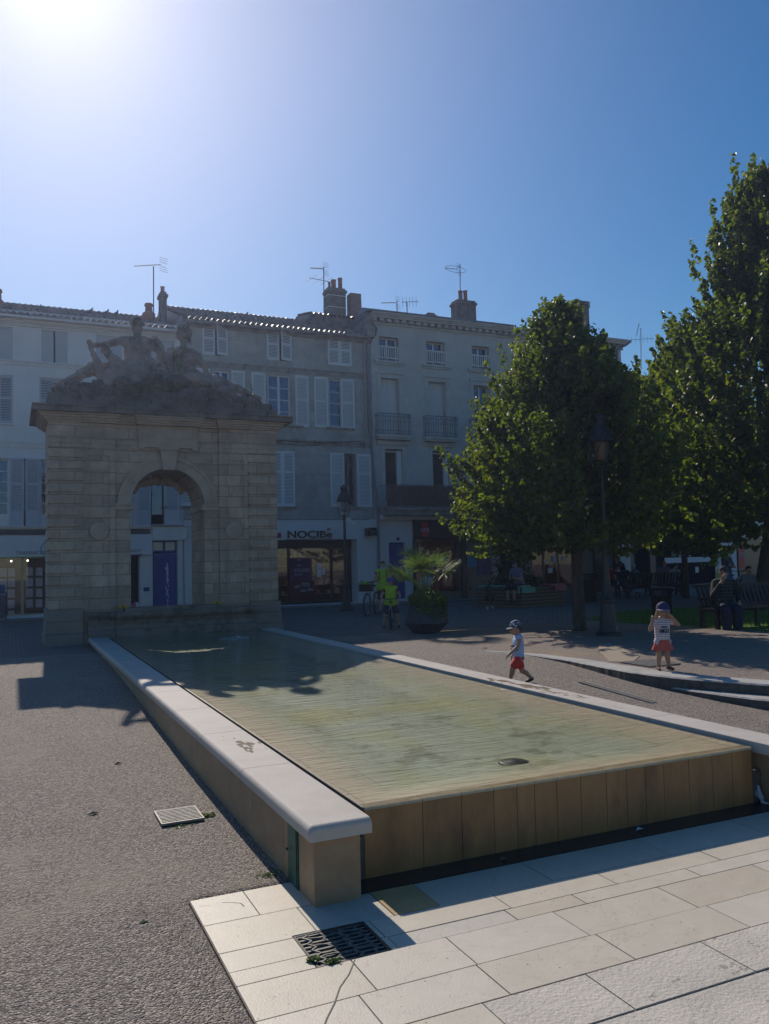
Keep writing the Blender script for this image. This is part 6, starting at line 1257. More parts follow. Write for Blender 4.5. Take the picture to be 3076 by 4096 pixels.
# ------------------------------------------------------------------ litter bins
m_bin = flat('black_bin_metal', (.018, .018, .02), .45, .3)
def litter_bin(px, py, rad, h, label):
    x, y = gp(px, py); y += rad; t = thing('litter_bin', label, 'litter bin', (x, y, .25), 'slatted black litter bins'); mb = MB()
    for k in range(30): a = 6.283*k/30; c, s = math.cos(a), math.sin(a); mb.tube([(x+rad*.8*c, y+rad*.8*s, .27), (x+rad*.82*c, y+rad*.82*s, .25+h*.72), (x+rad*.9*c, y+rad*.9*s, .25+h*.9), (x+rad*1.12*c, y+rad*1.12*s, .25+h)], .016, 4)
    mb.build('slats', m_bin, t); MB().lathe((x, y, .25), [(rad*.78, 0), (rad*.78, h*.8), (rad*.7, h*.8)], 20).build('liner', m_bin, t); mb = MB(); mb.tube([(x+rad*1.13*math.cos(q), y+rad*1.13*math.sin(q), .25+h) for q in [6.283*k/28 for k in range(29)]], .018, 6, False); mb.build('rim', m_bin, t); return t
litter_bin(2377, 2408, .42, 1.0, 'black slatted litter bin beside the pole of the near street lamp, behind the middle tree'); litter_bin(2682, 2492, .27, .80, 'black slatted litter bin behind the girl with the cap')
# ------------------------------------------------------------------ benches
m_bench = M('dark_bench_wood', (.035, .032, .028), .5, .3, 6)
def bench(name, label, x, y, rz, L, arms=True):
    t = thing(name, label, 'bench', (x, y, .25)); mt = Matrix.Rotation(rz, 4, 'Z')
    def T(mb): mb.v = [tuple(mt @ Vector(v)+Vector((x, y, .25))) for v in mb.v]; return mb
    mb = MB()
    for k in range(4): mb.box(-L/2, L/2, -.02-.115*k-.1, -.02-.115*k, .415, .44)
    T(mb).build('seat', m_bench, t, bevel=.004); mb = MB(); n = int(L/.13)
    for k in range(n): xx = -L/2+.08+(L-.16)*k/(n-1); mb.add([(xx-.035, .0, .48), (xx+.035, .0, .48), (xx+.035, .16, .90), (xx-.035, .16, .90), (xx-.035, .03, .48), (xx+.035, .03, .48), (xx+.035, .19, .90), (xx-.035, .19, .90)], [(0, 1, 2, 3), (7, 6, 5, 4), (0, 3, 7, 4), (1, 5, 6, 2), (3, 2, 6, 7), (0, 4, 5, 1)])
    mb.box(-L/2, L/2, .155, .215, .88, .95); mb.box(-L/2, L/2, -.0, .045, .44, .50); T(mb).build('backrest', m_bench, t)
    for sx in (-1, 0, 1):
        xx = sx*(L/2-.06); mb = MB(); mb.box(xx-.04, xx+.04, -.46, -.38, -.01, .415); mb.box(xx-.04, xx+.04, -.02, .06, -.01, .43); mb.prismx([(-.46, .36), (.05, .36), (.05, .412), (-.46, .412)], xx-.035, xx+.035); T(mb).build('leg', m_bench, t)
        if sx and arms: mb = MB(); mb.box(xx-.04, xx+.04, -.5, .1, .62, .67); mb.box(xx-.03, xx+.03, -.45, -.39, .41, .62); T(mb).build('armrest', m_bench, t)
    return t
BX, BY = gp(2960, 2512); bench('park_bench', 'near dark wooden bench with an upright-slatted back, carrying the man in the dark jacket', BX+.55, BY+.42, R(-2), 2.4)
SX, SY = 18.2, 16.7
bench('park_bench', 'farther dark bench behind the girl, carrying the elderly person and the bald man', *(lambda p: (p[0], p[1]))(gp(2600, 2385)), R(158), 2.6)
m_bk = flat('bike_frame_white', (.4, .42, .45), .4)
# ------------------------------------------------------------------ drain covers, grates
m_grate = M('steel_grate', (.26, .25, .235), .6, .2, 20, metal=.3); m_hole = flat('grate_void', (.008, .008, .008), .9)
t = thing('drain_cover', 'rectangular ribbed drain cover in the gravel left of the pool', 'drain cover', (-.785, 1.77, -.04)); mb = MB(); z = -.030; x0, x1, y0, y1 = -.945, -.63, 1.59, 1.95
for k in range(10): yy = y0+.02+(y1-y0-.04)*k/9; mb.box(x0+.012, x1-.012, yy-.007, yy+.007, z, z+.016)
mb.build('ribs', m_grate, t); mb = MB(); mb.box(x0, x0+.011, y0, y1, z, z+.018); mb.box(x1-.011, x1, y0, y1, z, z+.018); mb.box(x0+.0115, x1-.0115, y0, y0+.01, z, z+.018); mb.box(x0+.0115, x1-.0115, y1-.01, y1, z, z+.018); mb.build('frame', m_grate, t); MB().box(x0, x1, y0, y1, z-.02, z-.002).build('pit', m_hole, t)
m_iron2 = M('worn_cast_iron', (.14, .135, .125), .55, .2, 30, metal=.4)
# wavy cast grate in the paving
gx0, gx1, gy0, gy1 = -.630, -.240, -.900, -.530; z = -.05; t = thing('iron_grate', 'square cast iron grate with a wavy bar pattern in the pale paving', 'grate', ((gx0+gx1)/2, (gy0+gy1)/2, z)); mb = MB(); mb.box(gx0, gx1, gy0, gy1, z-.09, z-.07); mb.build('pit', m_hole, t)
mb = MB(); w = .012
for a in ((gx0, gx1, gy0, gy0+w), (gx0, gx1, gy1-w, gy1), (gx0, gx0+w, gy0+w+.0005, gy1-w-.0005), (gx1-w, gx1, gy0+w+.0005, gy1-w-.0005)): mb.box(*a, z-.035, z+.002)
mb.build('frame', m_iron, t); mb = MB(); n = 9
for k in range(n): yy = gy0+.02+(gy1-gy0-.04)*k/(n-1); mb.box(gx0+w+.001, gx1-w-.001, yy-.007, yy+.007, z-.03, z-.001)
for k in (0, 1, 2, 3): xx = gx0+.055+.093*k; mb.tube([(xx+.018*math.sin(q*4.2+k*2), gy0+.02+(gy1-gy0-.04)*q/14, z-.004) for q in range(15)], .0065 if k % 2 else .009, 6)
for k, yy in enumerate((gy0+.1, gy0+.22, gy0+.31)): mb.tube([(gx0+.05+.3*q/8, yy+.012*math.sin(q*1.2+k), z-.003) for q in range(5 if k % 2 else 9)], .007, 6)
mb.build('bars', m_iron2, t)
a = [gp(2525, 2657), gp(2600, 2637), gp(2695, 2652), gp(2640, 2672)]; t = thing('tree_grate', 'dark square mesh grate in the gravel left of the girl', 'grate', (6.8, 5.05, .25)); cx_ = sum(p[0] for p in a)/4; cy_ = sum(p[1] for p in a)/4; mb = MB(); mb.box(cx_-.36, cx_+.22, cy_-.32, cy_+.32, .235, .257); mb.build('pit', flat('grate_dirt', (.07, .06, .05), .9), t); mb = MB()
for k in range(17): x = cx_-.36+.58*k/16; mb.box(x-.008, x+.008, cy_-.32, cy_+.32, .258, .272)
for k in range(14): y = cy_-.32+.64*k/13; mb.box(cx_-.36, cx_+.22, y-.008, y+.008, .2585, .270)
mb.build('bars', m_grate, t)
t = thing('channel_grate', 'long narrow steel channel grate in the gravel beyond the right coping', 'grate', (5.24, 4.0, .06)); mb = MB(); zz = [zg(5.24, 3.3)+.004, zg(5.24, 4.72)+.004]
x0, x1 = 5.22, 5.31
for k in range(40): y = 3.3+1.42*k/39; z = zz[0]+(zz[1]-zz[0])*k/39; mb.box(x0, x1, y-.011, y+.011, z-.01, z+.006)
mb.add([(x0-.01, 3.29, zz[0]+.013), (x0+.01, 3.29, zz[0]+.013), (x0+.01, 4.73, zz[1]+.013), (x0-.01, 4.73, zz[1]+.013), (x1-.01, 3.29, zz[0]+.013), (x1+.01, 3.29, zz[0]+.013), (x1+.01, 4.73, zz[1]+.013), (x1-.01, 4.73, zz[1]+.013)], [(0, 1, 2, 3), (4, 5, 6, 7)]); mb.build('bars', m_grate, t)
# small ground plants by the drain covers and kerb
def tuft(x, y, z, n, rad, h, label, seed):
    r = random.Random(seed); mb = MB()
    for k in range(n):
        a = r.uniform(0, 6.283); q = rad*r.random()**.7; c = Vector((x+q*math.cos(a), y+q*math.sin(a)*.6, z+h*r.random())); s = r.uniform(.003, .008); n1 = Vector((r.gauss(0, .5), r.gauss(0, .5), 1)).normalized(); u = n1.cross(Vector((1, .2, 0))).normalized()*s; v = n1.cross(u); mb.add([c+u, c+v, c-u, c-v], [(0, 1, 2, 3)])
    tag(mb.build('weed', m_ger), label, 'plant')
tuft(-.60, 1.70, -.035, 380, .085, .02, 'low green weeds at the corner of the ribbed drain cover', 3); tuft(-.80, 1.575, -.04, 160, .12, .01, 'thin moss strip along the near edge of the ribbed drain cover', 4)
tuft(-.625, -.83, -.046, 170, .035, .018, 'small green weed growing at the left corner of the iron grate', 5); tuft(-.54, -.885, -.046, 160, .04, .015, 'tiny weed on the near edge of the iron grate', 6)
tuft(6.15, 3.05, .03, 160, .08, .04, 'green weeds at the foot of the lower stone step', 7); tuft(6.07, 3.5, .04, 90, .06, .03, 'smaller weed tuft farther along the lower stone step', 8); tuft(5.9, 8.3, .25, 80, .07, .03, 'weed tuft at the far tip of the upper stone step', 9); tuft(-.50, .35, -.045, 120, .09, .008, 'mossy strip at the foot of the pool wall by the bronze door', 10); tuft(-1.30, .0, -.045, 30, .02, .01, 'tiny weed by the left edge of the photo', 11)
# pebbles and litter
m_peb = M('pebble', (.38, .34, .31), .8, .4, 30); r = random.Random(31); mb = MB()
for k in range(1500):
    y = -1.6+9*r.random()**1.7; x = r.uniform(-2.6-.25*max(y, 0), -.46); 
    if -1.04 < x and y < .2: continue
    s = r.uniform(.0015, .0035); z = zg(x, y)+.001; mb.obox((x, y, z+s*.4), (s*2, s*1.5, s), r.uniform(0, 3), r.uniform(-.4, .4), r.uniform(-.4, .4))
struct(mb.build('gravel_chips', m_peb), 'stuff')
m_leafd = flat('dry_leaf', (.16, .12, .07), .9); 
for (x, y, s, lab) in ((-1.37, 2.15, .05, 'small dark dry leaf on the gravel above the ribbed drain cover'), (-1.02, 3.6, .04, 'curled leaf on the gravel farther up beside the pool'), (.9, -.13, .03, 'scrap of leaf in the wet strip under the weir'), (2.05, -.08, .035, 'pale scrap of paper in the wet strip under the weir')):
    mb = MB(); z = zg(x, y)+.003; mb.add([(x-s, y, z), (x, y-s*.5, z+.012), (x+s, y, z+.002), (x, y+s*.5, z+.016)], [(0, 1, 2, 3)]); tag(mb.build('leaf_litter', m_wp if 'paper' in lab else m_leafd), lab, 'leaf' if 'leaf' in lab else 'paper')
# beach ball by the shop
t = thing('beach_ball', 'pink and white beach ball seen low through the arch', 'ball', (fp(542, 2424, 24.6)[0], 24.6, fp(542, 2424, 24.6)[1])); m_bpink = flat('pink_vinyl', (.5, .05, .14), .3); mb = MB(); mb.smooth = True; c = t.location; mb.ball(c, .14, 16, 10); mb.m = [(i % 16)//4 % 2 for i in range(len(mb.m))]; mb.build('ball', [m_bpink, m_shop], t)
# wheeled case / display board at far left
p = gp(8, 2470); t = thing('display_stand', 'blue-topped display stand cut by the left edge of the photo', 'stand', (p[0]-.1, 24.6, .28)); x = p[0]-.1
MB().box(x-.3, x+.22, 24.5, 24.55, .35, 1.1).build('board', flat('slate_board', (.07, .08, .12), .5), t); MB().box(x-.3, x+.2, 24.48, 24.52, 1.12, 1.42).build('blue_header', flat('blue_header', (.03, .07, .22), .5), t); mb = MB(); mb.tube([(x+.24, 24.53, .27), (x+.24, 24.53, 1.15), (x+.16, 24.53, 1.25), (x-.3, 24.53, 1.25)], .018, 6); mb.tube([(x-.32, 24.53, .27), (x-.32, 24.53, 1.25)], .018, 6); mb.build('frame', m_blk, t)
# ------------------------------------------------------------------ people
SKIN = {'light': flat('skin_light', (.50, .30, .21), .55), 'tan': flat('skin_tan', (.42, .235, .15), .55), 'dark': flat('skin_deep', (.12, .07, .05), .55)}
m_hb = flat('hair_brown', (.045, .028, .018), .7); m_hbl = M('hair_blonde', (.36, .24, .12), .6, .3, 60); m_hg = flat('hair_grey', (.35, .35, .36), .7); m_eye = flat('eye_dark', (.01, .01, .01), .3); m_lip = flat('lips', (.38, .14, .11), .5); m_mask = flat('surgical_mask', (.25, .45, .58), .8)
def cl(name, c, rough=.85): return flat(name, c, rough)
def V(*a): return Vector(a)
def joints(H, kid=False, **kw):
    J = dict(pel=V(0, 0, .50), chest=V(0, 0, .70), nb=V(0, -.005, .815), head=V(0, .01, .925), shL=V(-.108, 0, .79), shR=V(.108, 0, .79), elL=V(-.15, -.01, .62), elR=V(.15, -.01, .62), wrL=V(-.16, .04, .47), wrR=V(.16, .04, .47), hipL=V(-.052, 0, .49), hipR=V(.052, 0, .49), knL=V(-.06, .015, .27), knR=V(.06, .015, .27), anL=V(-.06, -.01, .045), anR=V(.06, -.01, .045))
    if kid: J.update(head=V(0, .012, .885), nb=V(0, -.005, .765), chest=V(0, 0, .65), pel=V(0, 0, .44), shL=V(-.105, 0, .735), shR=V(.105, 0, .735), elL=V(-.14, -.01, .585), elR=V(.14, -.01, .585), wrL=V(-.15, .04, .455), wrR=V(.15, .04, .455), hipL=V(-.055, 0, .42), hipR=V(.055, 0, .42), knL=V(-.06, .012, .235), knR=V(.06, .012, .235))
    J.update({k: V(*v) for k, v in kw.items()}); return {k: v*H for k, v in J.items()}
def person(label, x, y, z, rz, H, J, skin='light', kid=False, top=None, sleeve=.5, top_hem=None, bottom=None, leg=.5, skirt=None, shoe=None, hair=None, hairstyle='short', mask=None, cap=None, cap_brim=None, vox=.011, look=(0, 0), toe=None, group=None, stripes=None, vest=None, topfat=1.0, curl=0):
    hh = (.112 if kid else .0665)*H; k = H
    hs = 1.18 if kid else 1.0
    mt = Matrix.Translation((x, y, z)) @ Matrix.Rotation(rz, 4, 'Z'); t = thing('person', label, 'person', (x, y, z), group); xf = lambda c: mt @ c
    hd = J['head']; hm = Matrix.Rotation(look[0], 4, 'Z') @ Matrix.Rotation(look[1], 4, 'X')
    def HP(a, b, c): return hd+hm @ (V(a, b, c)*hh)
    ch = [(HP(0, -.12, .15), HP(0, -.1, .2), hh*.80, hh*.80), (HP(0, .12, -.25), HP(0, .18, -.45), hh*.60, hh*.50), (HP(0, .1, -.1), HP(0, .1, .2), hh*.70, hh*.70), (HP(0, .74, -.05), HP(0, .90, -.18), hh*.10, hh*.13), (HP(-.80, -.05, -.05), HP(-.80, -.05, -.2), hh*.13, hh*.10), (HP(.80, -.05, -.05), HP(.80, -.05, -.2), hh*.13, hh*.10), (HP(0, .58, -.52), HP(0, .62, -.55), hh*.22, hh*.2), (HP(-.35, .45, -.2), HP(-.33, .5, -.2), hh*.25, hh*.22), (HP(.35, .45, -.2), HP(.33, .5, -.2), hh*.25, hh*.22)]
    ch.append((J['nb'], hd+V(0, -.0, -.4)*hh, .034*k*(1.05 if kid else 1.1), .032*k))
    tw = (.068 if not kid else .074)*k
    tors = [(J['shL']*.85+J['nb']*.15, J['shR']*.85+J['nb']*.15, .043*k, .043*k), (J['chest']+V(-.04, 0, .02)*k, J['pel']+V(-.035, 0, .03)*k, tw, tw*.95), (J['chest']+V(.04, 0, .02)*k, J['pel']+V(.035, 0, .03)*k, tw, tw*.95), (J['nb'], J['chest'], .045*k, tw)]
    if kid: tors.append((J['chest']*.4+J['pel']*.6+V(0, .02, 0)*k, J['chest']*.3+J['pel']*.7+V(0, .02, 0)*k, .082*k, .082*k))
    tors.append((J['hipL'], J['hipR'], .070*k, .070*k)); ch += tors
    armr = (.034, .028, .020) if not kid else (.034, .030, .023); legr = (.062, .042, .026) if not kid else (.062, .044, .029)
    for s in 'LR':
        ch += [(J['sh'+s], J['el'+s], armr[0]*k, armr[1]*k), (J['el'+s], J['wr'+s], armr[1]*k, armr[2]*k), (J['hip'+s], J['kn'+s], legr[0]*k, legr[1]*k), (J['kn'+s]+V(0, -.005, -.03)*k, J['kn'+s]*.55+J['an'+s]*.45+V(0, -.008, 0)*k, legr[1]*k*.95, legr[1]*k*.92), (J['kn'+s], J['an'+s], legr[1]*k*.9, legr[2]*k)]
        # hand : palm, four fingers of different length, thumb off the side
        w = J['wr'+s]; d = (w-J['el'+s]).normalized(); side_ = d.cross(V(0, 1, 0)); side_ = side_.normalized() if side_.length > .1 else V(1, 0, 0); pn = d.cross(side_).normalized(); hl = .095*k*(.95 if kid else 1)
        ch.append((w, w+d*hl*.45, .020*k, .022*k))
        for q, (o_, fl) in enumerate(((-.9, .42), (-.3, .52), (.3, .5), (.9, .38))):
            b0 = w+d*hl*.5+side_*o_*.017*k; m1 = b0+d*hl*fl*.6+pn*hl*.10*(1+curl); e = m1+d*hl*fl*(.5-.5*curl)+pn*hl*.16*(1+2*curl); ch += [(b0, m1, .0078*k, .0075*k), (m1, e, .0075*k, .0062*k)]
        b0 = w+d*hl*.15-side_*.018*k; ch.append((b0, b0+d*hl*.42-side_*hl*.22+pn*hl*.15, .0088*k, .0070*k))
        a_ = J['an'+s]; td = V(*(toe or {}).get(s, (0, 1, -.0))).normalized(); ch.append((a_+V(0, 0, -.018*k), a_+td*.085*k+V(0, 0, -.028*k), .024*k, .016*k))
    body = link_mesh('body', blob(ch, vox, 2), SKIN[skin], t, xf)
    e_ = .0075*k*topfat+vox*.35
    def grow(c, e): return [(a, b, r1+e, r2+e, *rest) for a, b, r1, r2, *rest in c]
    if top:
        c = grow(tors[:5], e_)+grow([tors[-1]], e_*.4) if not kid else grow(tors, e_)
        for s in 'LR':
            if sleeve > 0:
                a, b, w = J['sh'+s], J['el'+s], J['wr'+s]
                if sleeve <= 1: c.append((a, a.lerp(b, sleeve), armr[0]*k+e_*1.1, (armr[0]+(armr[1]-armr[0])*sleeve)*k+e_*1.2))
                else: c += [(a, b, armr[0]*k+e_, armr[1]*k+e_), (b, b.lerp(w, sleeve-1), armr[1]*k+e_, armr[2]*k+e_*1.2)]
        link_mesh('shirt', blob(c, vox, 2), top, t, xf)
    if vest: link_mesh('hi_vis_vest', blob(grow(tors, e_*1.7), vox, 1), vest, t, xf)
    if bottom:
        c = [(J['hipL'], J['hipR'], .070*k+e_, .070*k+e_), (J['pel']+V(-.03, 0, .02)*k, J['pel']+V(.03, 0, .02)*k, .062*k+e_, .062*k+e_)]
        for s in 'LR':
            a, b, w = J['hip'+s], J['kn'+s], J['an'+s]
            if leg <= 1: c.append((a, a.lerp(b, leg), legr[0]*k+e_, (legr[0]+(legr[1]-legr[0])*leg)*k+e_*1.9))
            else: c += [(a, b, legr[0]*k+e_, legr[1]*k+e_*1.3), (b, b.lerp(w, leg-1), legr[1]*k+e_*1.3, legr[2]*k+e_*1.7)]
        link_mesh('shorts' if leg <= 1.1 else 'trousers', blob(c, vox, 2), bottom, t, xf)
    if skirt:
        mb = MB(); mb.smooth = True; n = 48; rows_ = [(J['pel'].z+.055*k, .088), (J['pel'].z+.0*k, .115), (J['pel'].z-.06*k, .128), (J['pel'].z-.145*k, .158)]; vs = []
        for i, (zz, rr) in enumerate(rows_):
            for q in range(n): a = 6.283*q/n; f = 1+.10*i/3*math.sin(a*9)+.04*i/3*math.sin(a*4+1); vs.append((J['pel'].x+rr*k*f*math.cos(a), J['pel'].y+rr*k*f*.82*math.sin(a), zz+.01*k*math.sin(a*9)*(i == 3)))
        mb.add(vs, [(i*n+q, (i+1)*n+q, (i+1)*n+(q+1) % n, i*n+(q+1) % n) for i in range(3) for q in range(n)]); mb.v = [tuple(xf(Vector(v))) for v in mb.v]; mb.build('skirt', skirt, t)
    if shoe:
        for s in 'LR': a_ = J['an'+s]; td = V(*(toe or {}).get(s, (0, 1, -.0))).normalized(); link_mesh('shoe', blob([(a_+V(0, 0, -.015*k)-td*.012*k, a_+td*.09*k+V(0, 0, -.026*k), .031*k, .022*k), (a_+V(0, 0, -.028*k)-td*.015*k, a_+td*.095*k+V(0, 0, -.032*k), .022*k, .019*k)], vox*.8, 1), shoe, t, xf)
    if hair:
        c = [(HP(0, -.22, .25), HP(0, -.2, .3), hh*.84, hh*.84), (HP(0, .05, .42), HP(0, .1, .44), hh*.66, hh*.66)]
        if hairstyle == 'long': c += [(HP(-.5, -.2, 0), HP(-.85, -.1, -1.0), hh*.35, hh*.24), (HP(.62, .1, .1), HP(.98, .15, -.95), hh*.28, hh*.26), (HP(0, -.5, 0), HP(0, -.5, -.9), hh*.45, hh*.3), (HP(-.66, .2, .1), HP(-.85, .1, -.7), hh*.16, hh*.12)]
        if hairstyle == 'bun': c += [(HP(0, -.9, .3), HP(0, -1.0, .3), hh*.33, hh*.3)]
        if hairstyle != 'bald': link_mesh('hair', blob(c, vox*.8, 1), hair, t, xf)
    for s_ in (-1, 1):
        mb = MB(); mb.ball(xf(HP(s_*.30, .70, .02)), hh*.085, 8, 6); mb.build('eye', m_eye, t)
    if not mask: mb = MB(); mb.smooth = True; mb.ball(xf(HP(0, .74, -.48)), hh*.17, 8, 6, (1, .4, .35)); mb.build('mouth', m_lip, t)
    if mask: link_mesh('face_mask', blob([(HP(-.25, .50, -.33), HP(.25, .50, -.33), hh*.44, hh*.44)], vox*.8, 1), m_mask, t, xf)
    if cap:
        c = [(HP(0, -.14, .36), HP(0, -.10, .42), hh*.90, hh*.88), (HP(0, -.12, .2), HP(0, -.12, .25), hh*.91, hh*.91)]; me = blob(c, vox*.7, 1)
        bm = bmesh.new(); bm.from_mesh(me); pl_ = HP(0, 0, .30); nn = hm @ V(0, -.12, 1); bmesh.ops.bisect_plane(bm, geom=bm.verts[:]+bm.edges[:]+bm.faces[:], plane_co=pl_, plane_no=nn, clear_inner=True); bm.to_mesh(me); bm.free(); cp = link_mesh('cap', me, cap, t, xf)
        mb = MB(); mb.smooth = True; n = 14; vs = []
        for i in range(n+1):
            a = math.pi*(.12+.76*i/n); r0, r1 = .86, 1.5 if cap_brim != 'all' else 1.25; vs += [HP(r0*math.cos(a)*.95, r0*math.sin(a), .36), HP(r0*math.cos(a)*1.0, r0*math.sin(a)+(.48*math.sin(a) if cap_brim != 'all' else .3), .32-(.05 if cap_brim != 'all' else .1)), HP(r0*math.cos(a)*1.0, r0*math.sin(a)+(.48*math.sin(a) if cap_brim != 'all' else .3), .27-(.05 if cap_brim != 'all' else .1)), HP(r0*math.cos(a)*.95, r0*math.sin(a), .30)]
        mb.add([xf(v) for v in vs], [(i*4+q, i*4+4+q, i*4+4+(q+1) % 4, i*4+(q+1) % 4) for i in range(n) for q in range(4)]); mb.build('cap_peak', cap_brim if cap_brim and cap_brim != 'all' else cap, cp)
    t['_m'] = 0; del t['_m']
    return t, HP, xf
# patterned cloth
def stripemat(name, c1, c2, sc, axis=2, duty=.35):
    m = bpy.data.materials.new(name); n, l = nt(m); b = n['Principled BSDF']; b.inputs['Roughness'].default_value = .9; tc = n.new('ShaderNodeTexCoord'); sx = n.new('ShaderNodeSeparateXYZ'); l.new(tc.outputs['Object'], sx.inputs[0]); a = n.new('ShaderNodeMath'); a.operation = 'MULTIPLY'; a.inputs[1].default_value = sc; l.new(sx.outputs[axis], a.inputs[0]); f = n.new('ShaderNodeMath'); f.operation = 'FRACT'; l.new(a.outputs[0], f.inputs[0]); g = n.new('ShaderNodeMath'); g.operation = 'GREATER_THAN'; g.inputs[1].default_value = 1-duty; l.new(f.outputs[0], g.inputs[0]); x = n.new('ShaderNodeMix'); x.data_type = 'RGBA'; x.inputs[6].default_value = (*c1, 1); x.inputs[7].default_value = (*c2, 1); l.new(g.outputs[0], x.inputs[0]); l.new(x.outputs[2], b.inputs['Base Color']); return m
def printmat(name, base, prt, sc, th=.55):
    m = bpy.data.materials.new(name); n, l = nt(m); b = n['Principled BSDF']; b.inputs['Roughness'].default_value = .9; tc = n.new('ShaderNodeTexCoord'); v = n.new('ShaderNodeTexNoise'); v.inputs['Scale'].default_value = sc; v.inputs['Detail'].default_value = 1; l.new(tc.outputs['Object'], v.inputs['Vector']); cr = n.new('ShaderNodeValToRGB'); cr.color_ramp.interpolation = 'CONSTANT'; e = cr.color_ramp.elements; e[0].color = (*base, 1); e[1].position = th; e[1].color = (*prt, 1); l.new(v.outputs[0], cr.inputs[0]); l.new(cr.outputs[0], b.inputs['Base Color']); return m
# --- boy walking left
BH = .86; bz = zg(5.1, 6.0)-.0
bx, by = gp(2078, 2738, .14); bz = zg(bx, by)
J = joints(BH, True, knL=(-.055, .13, .25), anL=(-.055, .17, .06), knR=(.055, -.06, .225), anR=(.055, -.22, .075), elL=(-.13, .06, .60), wrL=(-.14, .20, .49), elR=(.14, -.075, .59), wrR=(.145, .04, .45), head=(0, .035, .875))
m_red = printmat('red_shorts', (.62, .05, .035), (.30, .03, .03), 70, .68); m_tank = M('pale_blue_tank', (.42, .52, .72), .9, .1, 20); m_cap = printmat('navy_leaf_print_cap', (.02, .035, .10), (.50, .52, .50), 42, .55); m_shoe = flat('navy_shoe', (.02, .02, .04), .6)
boy, HPb, xfb = person('toddler boy walking beside the pool in a leaf-print cap, pale blue vest and red shorts', bx, by, bz, R(75), BH, J, 'tan', True, top=m_tank, sleeve=0, bottom=m_red, leg=.72, shoe=m_shoe, hair=m_hb, cap=m_cap, cap_brim=flat('pale_brim', (.32, .36, .36), .8), vox=.0065, look=(0, -.18), toe={'L': (0, 1, -.1), 'R': (0, 1, -.35)})
mt_ = Matrix.Translation((bx, by, bz)) @ Matrix.Rotation(R(75), 4, 'Z')
mb = MB()
for zz, w in ((.60, .07), (.55, .07)): mb.tube([mt_ @ Vector((math.sin(a)*.098*BH, math.cos(a)*.112*BH, zz*BH)) for a in [-1.3+2.6*q/10 for q in range(11)]], .012, 6)
mb.build('chest_stripe', flat('navy_print', (.03, .04, .09), .9), boy)
# --- girl on the step
GH = .93; gx_, gy_ = gp(2655, 2678, .265); J = joints(GH, True, elR=(.225, .09, .615), wrR=(.195, .12, .735), elL=(-.235, .06, .675), wrL=(-.105, .13, .80), knL=(-.062, .01, .235), anL=(-.085, -.015, .045), knR=(.062, .0, .235), anR=(.088, .01, .045), head=(-.012, .035, .885))
m_tee = stripemat('striped_tee', (.72, .66, .64), (.22, .10, .26), 42/1.0, 2, .30); m_coralc = M('coral_skirt', (.60, .12, .09), .9, .1, 20)
grz = R(160); girl, HPg, xfg = person('little girl in striped tee and coral skirt standing on the stone step, hands raised', gx_, gy_, .262, grz, GH, J, 'tan', True, top=m_tee, sleeve=.42, skirt=m_coralc, shoe=flat('brown_sandal', (.12, .07, .06), .7), hair=m_hbl, hairstyle='long', cap=flat('navy_cap', (.035, .04, .11), .8), cap_brim=flat('mauve_brim', (.22, .22, .38), .8), vox=.0065, look=(-.22, -.12), toe={'L': (-.35, 1, 0), 'R': (.2, 1, 0)}, curl=.6)
mg = Matrix.Translation((gx_, gy_, .262)) @ Matrix.Rotation(grz, 4, 'Z')
def chesttext(s, zc, w, h, yy, par, mat, mtx):
    def rot(c): 
        # lay text on the front of the chest: x -> -x on the body, wraps round
        u = c.x; a = -u/.098; return mtx @ Vector((math.sin(a)*.098, math.cos(a)*yy, zc+c.z))
    return text(s, 0, 0, h, 0, mat, par, width=w, xc=True, rot=rot, ext=.0001, bold=.025)
chesttext('AMOUR', .525, .165, .056, .108, girl, flat('black_print', (.02, .02, .025), .9), mg); chesttext('toute', .598, .09, .028, .100, girl, flat('black_print', (.02, .02, .025), .9), mg)
